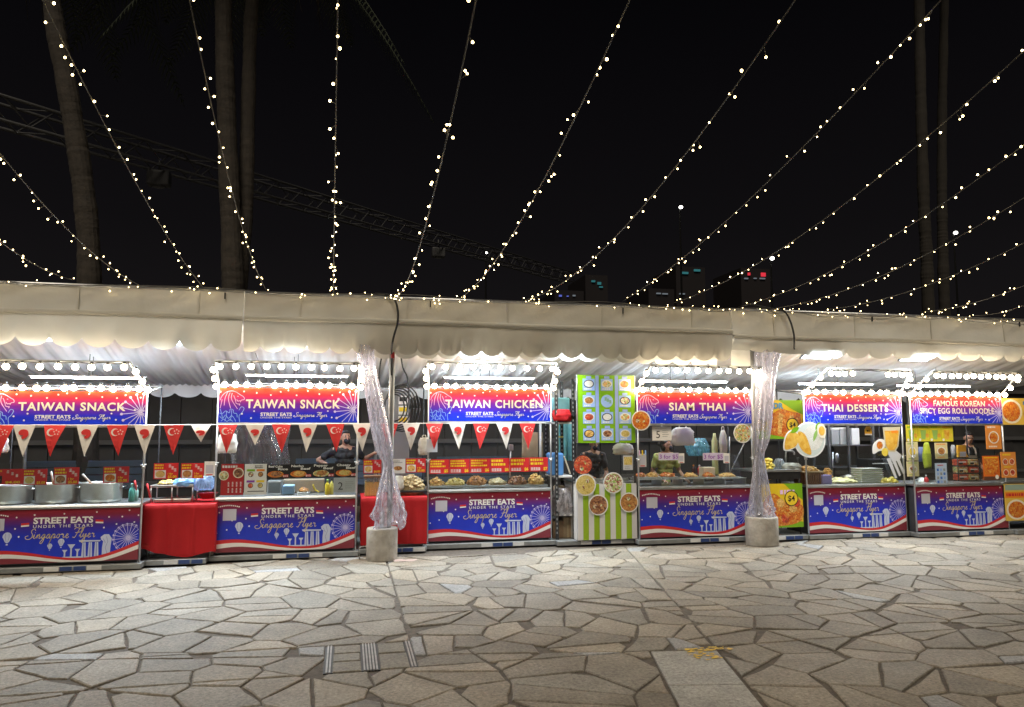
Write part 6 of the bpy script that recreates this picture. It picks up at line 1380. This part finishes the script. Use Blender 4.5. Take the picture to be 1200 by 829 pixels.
def person(label, px, Y, s, turn, lean, armL, armR, shirt, mask, hairf, apron=None, bun=False, cap=False, nod=0.):
    X = at(px, 560, Y)[0]; q = .078
    t0 = Vector((0, 0, 0)); V3 = lambda x, y, z: Vector((x, y - lean * max(0, (z - .95)) / .6, z))
    head = V3(0, -.02, 1.585); Rh = Matrix.Rotation(turn, 3, 'Z') @ Matrix.Rotation(nod, 3, 'X')
    H = lambda x, y, z: head + Rh @ Vector((x, y, z))
    W = lambda v: (X + v[0] * s, Y + v[1] * s, q + v[2] * s)
    b = MB()
    # head
    def hball(c, r, n=16):
        k = MB(); k.ball((0, 0, 0), r, SKIN, n, 12); b.add([H(*(Vector(v) + Vector(c))) for v in k.v], k.f, SKIN)
    hball((0, .012, .03), (.074, .092, .088)); hball((0, -.022, -.035), (.058, .066, .078)); hball((0, -.06, -.088), (.026, .022, .02)); hball((0, -.096, -.018), (.013, .02, .016)); hball((0, -.088, .008), (.009, .012, .026))
    for sx in (-1, 1): hball((sx * .076, .012, -.006), (.011, .022, .033)); hball((sx * .03, -.078, .022), (.018, .012, .009))
    hball((0, -.082, -.06), (.025, .012, .012))
    limb(b, V3(0, .012, 1.40), head + Vector((0, .012, -.06)), .058, .052)
    # trunk, hips, legs
    for z, rx, ry in ((1.0, .15, .105), (1.1, .138, .098), (1.2, .15, .105), (1.30, .165, .108), (1.38, .15, .09)): p = V3(0, 0, z); b.ball(p, (rx, ry, .10), SKIN, 16, 10)
    for sx in (-1, 1):
        limb(b, V3(sx * .06, 0, 1.41), V3(sx * .175, 0, 1.385), .055, .055)
        limb(b, (sx * .085, 0, .93), (sx * .09, -.01, .5), .082, .058); limb(b, (sx * .09, -.01, .5), (sx * .09, .01, .09), .054, .036); limb(b, (sx * .09, .02, .05), (sx * .095, -.14, .035), .036, .03)
    for sx, (el, wr, hd) in ((-1, armL), (1, armR)):
        sh = V3(sx * .185, 0, 1.375); limb(b, sh, el, .05, .039); limb(b, el, wr, .039, .026); hand(b, wr, hd, (0, 0, 1) if abs(Vector(hd).normalized().z) < .8 else (0, -1, 0), sx)
    eyes = [H(sx * .031, -.09, .018) for sx in (-1, 1)]; brow = [H(sx * .031, -.088, .04) for sx in (-1, 1)]; lip = H(0, -.094, -.058)
    def pick(c):
        for e in eyes:
            if (c - e).length < .012: return 1
        for e in brow:
            d = c - e
            if abs(d.z) < .006 and d.length < .024: return 2
        if (c - lip).length < .02 and abs((c - lip).z) < .008: return 3
        return 0
    body = remeshed(b, .0095, 2, [SKIN, EYEM, HAIR, SKINL], pick); body.v = [W(v) for v in body.v]
    o = body.build('person', base=(X, Y, q), label=label, cat='person')
    # shirt
    c = MB()
    for z, rx, ry in ((.93, .17, .125), (1.02, .166, .122), (1.1, .158, .116), (1.2, .166, .12), (1.30, .178, .122), (1.375, .158, .10)): c.ball(V3(0, 0, z), (rx, ry, .085), SKIN, 16, 10)
    c.ball(V3(0, .012, 1.425), (.10, .075, .05), SKIN, 14, 8)
    for sx, (el, wr, hd) in ((-1, armL), (1, armR)):
        sh = V3(sx * .18, 0, 1.375); e = Vector(el); limb(c, V3(sx * .05, 0, 1.40), sh, .062, .066); limb(c, sh, sh.lerp(e, .62), .066, .060)
    m = remeshed(c, .012, 3, [shirt], None)
    for i, v in enumerate(m.v): k = .006 * math.sin(v[2] * 40 + v[0] * 22) + .004 * math.sin(v[0] * 70 - v[2] * 25); m.v[i] = (v[0], v[1] + k, v[2])
    m.v = [W(v) for v in m.v]; m.build('shirt', o)
    c = MB()
    for sx in (-1, 1): limb(c, (sx * .08, 0, .93), (sx * .092, -.01, .5), .098, .075); limb(c, (sx * .092, -.01, .5), (sx * .092, .01, .12), .073, .058)
    c.ball((0, 0, .93), (.17, .12, .1), SKIN, 14, 8); m = remeshed(c, .016, 2, [mat('dark_trousers', (.03, .03, .04), .8)], None); m.v = [W(v) for v in m.v]; m.build('trousers', o)
    c = MB()
    for sx in (-1, 1): limb(c, (sx * .09, .03, .045), (sx * .097, -.15, .035), .045, .04)
    m = remeshed(c, .014, 2, [BLACKR], None); m.v = [W(v) for v in m.v]; m.build('shoes', o)
    # hair
    c = MB()
    def hb(ctr, r):
        k = MB(); k.ball((0, 0, 0), r, HAIR, 16, 12, .04); c.add([H(*(Vector(v) + Vector(ctr))) for v in k.v], k.f, HAIR)
    hb((0, .028, .05), (.080, .088, .080)); hb((0, -.03, .092), (.058, .05, .022))
    if hairf > .5: hb((0, .05, -.02), (.074, .062, .10))
    if bun: hb((0, .125, .02), (.042, .04, .042))
    m = remeshed(c, .009, 1, [mat('dark_cap', (.02, .02, .022), .7) if cap else HAIR], None); m.v = [W(v) for v in m.v]; m.build('cap' if cap else 'hair', o)
    if mask:
        c = MB(); k = MB(); k.ball((0, 0, 0), (.056, .042, .05), SKIN, 16, 12); c.add([H(*(Vector(v) + Vector((0, -.072, -.05)))) for v in k.v], k.f, SKIN)
        m = remeshed(c, .009, 1, [mask], None)
        for sx in (-1, 1): m.tube([H(sx * .05, -.085, -.035), H(sx * .08, .0, .01)], .0014, mask, 5); m.tube([H(sx * .05, -.075, -.07), H(sx * .08, .0, -.02)], .0014, mask, 5)
        m.v = [W(v) for v in m.v]; m.build('face_mask', o)
    if apron:
        m = MB(); P = [V3(x, -.13 - .012 * math.cos(x * 9), z) for z in (.6, .9, 1.1, 1.26) for x in [(-.15 if z < 1.2 else -.09) * (1 - 2 * i / 8) for i in range(9)]]
        m.add([W(p) for p in P], [(r * 9 + i, r * 9 + i + 1, (r + 1) * 9 + i + 1, (r + 1) * 9 + i) for r in range(3) for i in range(8)], apron, True)
        for sx in (-1, 1): m.tube([W(p) for p in smooth_path([tuple(V3(sx * .085, -.13, 1.26)), tuple(V3(sx * .075, -.10, 1.38)), tuple(V3(sx * .06, -.02, 1.445))], 4)], .012, apron, 6)
        m.build('apron', o)
    return o
BLK_T = mat('black_shirt', (.018, .018, .02), .85); GREY_T = mat('charcoal_shirt', (.075, .068, .075), .85); YEL_T = mat('pale_yellow_shirt', (.62, .66, .22), .85); MASKB = mat('black_mask', (.015, .015, .018), .8); MASKN = mat('navy_mask', (.03, .03, .05), .8)
person('person in black shirt, cap and black mask with one elbow out behind the beef menu', 404, 1.25, .925, .35, .03, ((-.42, .04, 1.23), (-.20, -.10, 1.12), (.4, -.3, -.6)), ((.31, .06, 1.24), (.47, -.06, 1.34), (.9, -.2, .1)), BLK_T, MASKB, .2, cap=True)
person('person in dark grey T-shirt and mask cooking under the green menu board', 692.5, .95, .862, .12, .18, ((-.24, -.12, 1.10), (-.02, -.38, .96), (.35, -.8, -.35)), ((.25, -.14, 1.08), (.11, -.40, .95), (-.25, -.75, -.45)), GREY_T, MASKN, .2, nod=.3)
person('person in pale yellow shirt and mask looking right under the Siam Thai board', 779, .85, .845, 1.05, .08, ((-.25, -.02, 1.10), (-.14, -.26, .95), (.4, -.7, -.3)), ((.27, -.06, 1.10), (.26, -.33, .97), (.2, -.8, -.4)), YEL_T, MASKN, .8, bun=True)
person('person in black shirt with apron looking down behind the noodle rack', 1133, .85, .90, -.45, .08, ((-.25, -.05, 1.10), (-.28, -.30, 1.0), (-.3, -.7, .1)), ((.25, -.04, 1.10), (.14, -.3, .98), (-.2, -.8, -.2)), BLK_T, None, .2, apron=mat('beige_apron', (.45, .38, .3), .8), nod=.22)

# ------------------------------------------------------------------ warm light strings above the plaza
def led_mesh():
    m = MB(); m.ball((0, 0, 0), .0085, LEDG, 6, 5); return m.build('led', base=(0, 0, 0))
LED0 = led_mesh(); LU = [False]
CORD = mat('string_wire', (.10, .095, .085), .6)
def led(parent, p, sc):
    if not LU[0]: LU[0] = True; o = LED0; o.parent = parent; b = BASE[parent.name]; o.location = (p[0] - b[0], p[1] - b[1], p[2] - b[2])
    else: o = child_copy(LED0, parent, p)
    o.scale = (sc, sc, sc)
STR = [((85, 328), (0, 283), -2.37, .05), ((165, 335), (0, 180), -4.29, .12), ((238, 337), (50, 0), -5.58, .13), ((312, 340), (222, 0), -5.37, .25), ((391, 343), (396, 0), -6.2, .3), ((460, 347), (558, 0), -6.95, .42), ((538, 350), (738, 0), -6.65, .28),
       ((612, 352), (932, 0), -6.84, .36), ((730, 353), (1103, 0), -6.29, .18), ((790, 355), (1200, 60), -6.16, .25), ((865, 360), (1200, 170), -5.21, .2), ((905, 362), (1200, 232), -4.67, .18), ((970, 363), (1200, 285), -3.79, .12), ((1080, 366), (1200, 335), -2.25, .06), ((1140, 370), (1200, 358), -1.36, .04)]
SL = ['short warm light string at the far left edge of the picture', 'warm light string reaching the tent above the leftmost Taiwan Snack board', 'warm light string crossing the leaning palm trunk', 'warm light string crossing the pair of straight palm trunks', 'warm light string hanging straight up right of the palm pair', 'warm light string ending at the black cable above the left wrapped pole', 'warm light string ending above the right half of the Taiwan Chicken board',
      'warm light string ending above the black storage rack', 'warm light string ending above the left half of the Siam Thai board', 'warm light string ending above the right half of the Siam Thai board', 'warm light string ending above the right wrapped post', 'warm light string ending left of the full view floodlight', 'warm light string ending above the Thai Desserts board', 'second shortest warm light string at the right, above the Korean board', 'shortest warm light string at the right edge near the roof']
for i, (e, f, yf, sag) in enumerate(STR):
    rr = random.Random(100 + i); X0, Z0 = at(e[0], e[1], -.45); X1, Z1 = at(f[0], f[1], yf)
    t = thing('light_string', SL[i], 'light string', (X0, -.45, Z0), 'warm light strings over the plaza')
    def P(u): return Vector((X0 + (X1 - X0) * u, -.45 + (yf + .45) * u, Z0 + (Z1 - Z0) * u - sag * 4 * u * (1 - u)))
    m = MB(); m.tube([P(k / 30) for k in range(46)], .0045, CORD, 5); L = abs(yf + .45)
    u = .02; n = 0
    while u < 1.22 and n < 97:
        c = P(u); a_ = rr.uniform(0, 2 * PI); r_ = rr.uniform(.015, .055); p = c + Vector((math.cos(a_) * r_, rr.uniform(-.03, .03), math.sin(a_) * r_ - .008))
        m.tube([c, p], .0022, CORD, 4)
        led(t, p, rr.choice([.7, .8, .85, .95, 1.05]) * (.85 + .2 * u)); n += 1
        u += rr.choice([.04, .06, .09, .13, .18, .22]) / L
        if rr.random() < .1: u += .12 / L
    m.build('cord', t)
t = thing('light_string', 'warm light string lying along the top edge of the tent roof', 'light string', (3, -.5, 3.42))
rr = random.Random(77); m = MB(); pts = []
for k in range(221): x = -5 + 16.5 * k / 220; pts.append((x, -.47 + .02 * math.sin(x * 5), 3.425 + .018 * math.sin(x * 2.3) - (.03 if x > 6 else 0)))
m.tube(pts, .005, CORD, 5); m.tube([(p[0], p[1] - .02, p[2] - .03 + .02 * math.sin(p[0] * 7)) for p in pts[100:]], .004, CORD, 5); m.build('cord', t)
n = 0
for k in range(130):
    x = rr.choice([rr.uniform(-5, 1.5), rr.uniform(1, 6), rr.uniform(2, 11.3), rr.uniform(4, 11.3)])
    if n < 99: led(t, (x, -.5 - rr.uniform(0, .03), 3.42 + rr.uniform(-.09, .03)), rr.choice([.6, .75, .9, 1.05])); n += 1

# ------------------------------------------------------------------ what stands behind the tent
HO = mat('dark_hoarding', (.034, .033, .034), .7, var=.25, scale=3)
t = thing('hoarding', 'dark panelled hoarding wall standing behind the food stalls', 'wall', (3, 6.6, -.02))
m = MB()
for k in range(46): x = -9 + k * .62; m.box(x, x + .605, 6.6 + .012 * (k % 2), 6.66, -.02, 2.9, HO)
m.build('panels', t)
for z in (.5, 1.35, 2.6): m = MB(); m.box(-9, 19.4, 6.54, 6.595, z, z + .09, mat('hoarding_rail', (.075, .075, .078), .6)); m.build('rail', t)
BB = mat('blue_bench', (.07, .10, .14), .6)
for X0, X1, Yb, lab in ((at(20, 530, 3.9)[0], at(160, 530, 3.9)[0], 3.9, 'dark blue bench behind the big pots'), (at(345, 540, 3.9)[0], at(500, 540, 3.9)[0], 3.9, 'blue slatted bench back behind the person with the elbow out'), (at(515, 540, 4.2)[0], at(600, 540, 4.2)[0], 4.2, 'dark bench behind the red Taiwan Chicken cards')):
    t = thing('bench', lab, 'bench', ((X0 + X1) / 2, Yb, -.01), 'benches behind the stalls')
    m = MB()
    for k in range(4): m.box(X0, X1, Yb + .4, Yb + .43, .62 + .13 * k, .73 + .13 * k, BB, .006)
    m.build('backrest', t)
    m = MB()
    for k in range(3): m.box(X0, X1, Yb + .13 * k, Yb + .13 * k + .11, .43, .46, BB, .006)
    m.build('seat', t)
    for x in (X0 + .15, X1 - .15): m = MB(); m.box(x - .03, x + .03, Yb, Yb + .06, -.012, .43, DARKM); m.box(x - .03, x + .03, Yb + .44, Yb + .48, -.012, 1.1, DARKM); m.build('leg', t)

BARK = mat('palm_bark', (.044, .036, .029), .9, var=.35, scale=7, bump=.7, bscale=16)
FROND = mat('palm_frond', (.022, .03, .014), .7, var=.3, scale=4)
def palm(label, pts, r0, r1, top, seed, nf=15, fl=3.4, crown=True):
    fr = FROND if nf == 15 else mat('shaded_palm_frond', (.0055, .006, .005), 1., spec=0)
    rr = random.Random(seed); t = thing('palm_tree', label, 'palm tree', (pts[0][0], pts[0][1], pts[0][2]), 'palms behind the tent')
    P = smooth_path(pts, 26); n = len(P); m = MB()
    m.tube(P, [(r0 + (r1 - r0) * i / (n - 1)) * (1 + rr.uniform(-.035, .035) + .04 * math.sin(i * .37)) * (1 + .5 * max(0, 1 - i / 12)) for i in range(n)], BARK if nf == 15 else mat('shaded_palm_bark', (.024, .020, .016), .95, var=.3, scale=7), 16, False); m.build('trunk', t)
    c = Vector(P[-1]); m = MB()
    for k in range(nf):
        a = 2 * PI * k / nf + rr.uniform(-.2, .2); el = rr.uniform(-.5, 1.1); d = Vector((math.cos(a), math.sin(a), 0)); L = fl * rr.uniform(.8, 1.1); sp = []
        for j in range(9): u = j / 8; sp.append(c + d * L * u * math.cos(el * (1 - u * .5)) + Vector((0, 0, L * (math.sin(el) * u - .75 * u * u))))
        m.tube(sp, [.035 * (1 - j / 9.5) for j in range(9)], fr, 5)
        for j in range(44):
            u = .1 + .88 * j / 43; q = u * 8; i0 = min(7, int(q)); b = sp[i0].lerp(sp[i0 + 1], q - i0); tg = (sp[i0 + 1] - sp[i0]).normalized(); sd_ = tg.cross(Vector((0, 0, 1))).normalized(); ll = .75 * math.sin(PI * min(1, u * .9 + .1)) ** .6 * rr.uniform(.8, 1.1)
            for s in (-1, 1):
                e = b + (sd_ * s * .75 + tg * .35 + Vector((0, 0, -.45))) * ll; w_ = tg * .022; md = b.lerp(e, .5) + Vector((0, 0, .04))
                m.add([b - w_, b + w_, md + w_, md - w_, e], [(0, 1, 2, 3), (3, 2, 4)], fr)
    if crown: m.build('crown', t)
    # dry strips that hang from the crown
    m = MB()
    for k in range(16): a = rr.uniform(0, 2 * PI); q = rr.uniform(.2, 1.6); b = c + Vector((math.cos(a) * q, math.sin(a) * q, -.2)); l = rr.uniform(1.2, 2.8); m.tube([b, b + Vector((rr.uniform(-.1, .1), rr.uniform(-.1, .1), -l * .5)), b + Vector((rr.uniform(-.25, .25), rr.uniform(-.2, .2), -l))], [.02, .014, .004], BARK, 4)
    m.build('dry_fronds', t)
pz = lambda px, py, Y: (lambda q: (q[0], Y, q[1]))(at(px, py, Y))
palm('leaning palm trunk at the left behind the lowest light strings', [(-4.5, 4.5, -.03), pz(101, 520, 4.5), pz(105, 330, 4.5), pz(99, 230, 4.5), pz(82, 120, 4.5), pz(62, 10, 4.5), (-5.75, 4.6, 11.5), (-6., 4.7, 12.6)], .22, .14, 0, 1)
palm('straight thick palm trunk, left one of the close pair', [(-2.35, 5, -.03), pz(273, 400, 5), pz(273, 330, 5), pz(267, 170, 5), pz(262, 0, 5), (-2.6, 5.05, 12.2), (-2.62, 5.1, 13.2)], .24, .13, 0, 2)
palm('slimmer palm trunk, right one of the close pair, bending away upwards', [(-2.0, 5.35, -.03), pz(279, 400, 5.3), pz(281, 330, 5.3), pz(288, 240, 5.3), pz(291, 120, 5.3), pz(296, 0, 5.3), (-1.9, 5.5, 11.8), (-1.85, 5.6, 12.7)], .17, .12, 0, 3)
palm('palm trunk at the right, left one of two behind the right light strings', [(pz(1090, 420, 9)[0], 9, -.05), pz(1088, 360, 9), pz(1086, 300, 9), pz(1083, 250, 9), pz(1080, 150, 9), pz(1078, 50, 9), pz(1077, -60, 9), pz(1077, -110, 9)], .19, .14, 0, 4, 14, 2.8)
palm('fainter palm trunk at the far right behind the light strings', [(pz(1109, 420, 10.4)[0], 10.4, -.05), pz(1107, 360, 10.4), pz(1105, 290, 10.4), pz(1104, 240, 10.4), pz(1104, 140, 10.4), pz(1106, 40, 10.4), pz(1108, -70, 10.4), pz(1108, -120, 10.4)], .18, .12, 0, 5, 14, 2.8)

# truss boom over the site
TR = mat('truss_grey', (.06, .06, .063), .5, .2)
A0 = Vector((*[at(0, 131, 5.5)[0]], 5.5, at(0, 131, 5.5)[1])); B0 = Vector((at(640, 318, 24)[0], 24, at(640, 318, 24)[1])); D = (B0 - A0); A0 = A0 - D * .35; B0 = B0 + D * .12; D = B0 - A0; Lh = D.length; D.normalize(); S = D.cross(Vector((0, 0, 1))).normalized(); U = S.cross(D)
t = thing('truss_boom', 'long grey lattice truss crossing the night sky behind the palms', 'truss', tuple(A0))
def chord(su, sv): return A0 + S * su * .24 + U * sv * .24
for su in (-1, 1):
    for sv in (-1, 1): m = MB(); m.tube([chord(su, sv), chord(su, sv) + D * Lh], .035, TR, 6); m.build('chord', t)
m = MB(); n = int(Lh / .5)
for k in range(n):
    for (a1, a2), (b1, b2) in (((-1, -1), (-1, 1)), ((1, -1), (1, 1)), ((-1, -1), (1, -1)), ((-1, 1), (1, 1))):
        p, q = chord(a1, a2), chord(b1, b2)
        if k % 2: p, q = q, p
        m.tube([p + D * (Lh * k / n), q + D * (Lh * (k + 1) / n)], .017, TR, 4, caps=False)
m.build('bracing', t)
for u, lab in ((.335, 'left one'), (.66, 'right one')):
    c = A0 + D * Lh * u - Vector((0, 0, .5)); t = thing('unlit_floodlight', 'unlit grey floodlight hanging under the truss, ' + lab, 'floodlight', tuple(c)); m = MB(); m.box(c[0] - .25, c[0] + .25, c[1] - .15, c[1] + .15, c[2] - .18, c[2] + .18, TR, .04); m.build('housing', t)
    m = MB(); m.tube([c + Vector((0, 0, .18)), c + Vector((0, 0, .5))], .03, TR, 6); m.build('bracket', t); m = MB(); m.lathe([(.13, 0), (.15, -.02), (.12, -.03)], (c[0], c[1], c[2] - .17), mat('dark_lens', (.05, .05, .05), .2), 14); m.build('lens', t)

# far lamps and lit signs of the city
FARW = glow('far_lamp_white', (1., .98, .9), 9., False); CY = glow('far_sign_cyan', (.15, .75, .8), .17, False); RDG = glow('far_sign_red', (1., .05, .08), .7, False); WG = glow('far_window', (.8, .9, 1.), .16, False); BLG = glow('far_sign_blue', (.2, .25, 1.), .5, False)
FPOLE = mat('far_pole', (.02, .02, .02), .7)
def far_lamp(px, py, Y, r, lab):
    x, z = at(px, py, Y); t = thing('street_lamp', lab, 'street lamp', (x, Y, -.06), 'distant street lamps')
    m = MB(); m.tube([(x, Y + .3, -.06), (x, Y + .3, z), (x, Y, z + .25)], [.14, .08, .05], FPOLE, 6); m.build('pole', t)
    m = MB(); m.ball((x, Y, z), (r, r, r * .8), FARW, 10, 6); m.build('lamp_head', t)
far_lamp(798, 243, 60, .20, 'distant white street lamp highest in the sky above Siam Thai'); far_lamp(905, 303, 60, .23, 'distant bright white street lamp above the right wrapped post'); far_lamp(1120, 273, 55, .21, 'distant white street lamp at the right among the light strings'); far_lamp(570, 296.5, 60, .12, 'small distant white street lamp below the truss in the middle')
def far_block(lab, px0, px1, pyt, Y, marks):
    x0, zt = at(px0, pyt, Y); x1, _ = at(px1, pyt, Y); t = thing('tower_block', lab, 'building', ((x0 + x1) / 2, Y + 6, -.06), 'dark towers on the skyline')
    m = MB(); m.box(x0, x1, Y, Y + 14, -.06, zt, mat('night_tower', (.030, .027, .029), 1., spec=0)); m.build('wall', t)
    for a_, b_, c_, d_, mm, nm_ in marks:
        q0, r1 = at(a_, c_, Y); q1, r0 = at(b_, d_, Y); m = MB(); m.box(q0, q1, Y - .4, Y - .02, r0, r1, mm); m.build(nm_, t)
far_block('dark tower with small cyan lit letters above the green menu board', 686, 712, 322, 150, [(693, 697, 329, 331, CY, 'lit_sign'), (700, 704, 331, 334, CY, 'lit_sign'), (702, 706, 336, 337.5, CY, 'lit_sign')])
far_block('dark tower with blue window lights just above the roof', 650, 684, 340, 150, [(655, 658, 346, 348, BLG, 'lit_sign'), (671, 674, 346, 347.6, WG, 'window'), (664, 666, 347, 348, BLG, 'window')])
far_block('dark tower with two cyan strips above the Siam Thai board', 792, 826, 312, 150, [(799, 806, 319, 321.5, CY, 'lit_sign'), (813, 820, 316, 318.5, CY, 'lit_sign'), (770 + 26, 802, 344, 345.5, WG, 'window')])
far_block('dark tower with a red and white lit sign at its top', 868, 902, 314, 150, [(891.5, 896.5, 320, 324.5, RDG, 'lit_sign'), (890, 896, 326, 327.6, WG, 'window'), (876, 878.5, 320, 323, RDG, 'lit_sign'), (872, 876, 326, 327.5, WG, 'window'), (883, 886, 326, 327.2, WG, 'window')])
far_block('low dark tower with dim white windows above the Siam Thai roof edge', 760, 790, 338, 150, [(769, 774, 343.5, 345, WG, 'window'), (776, 782, 344, 345.5, WG, 'window')])
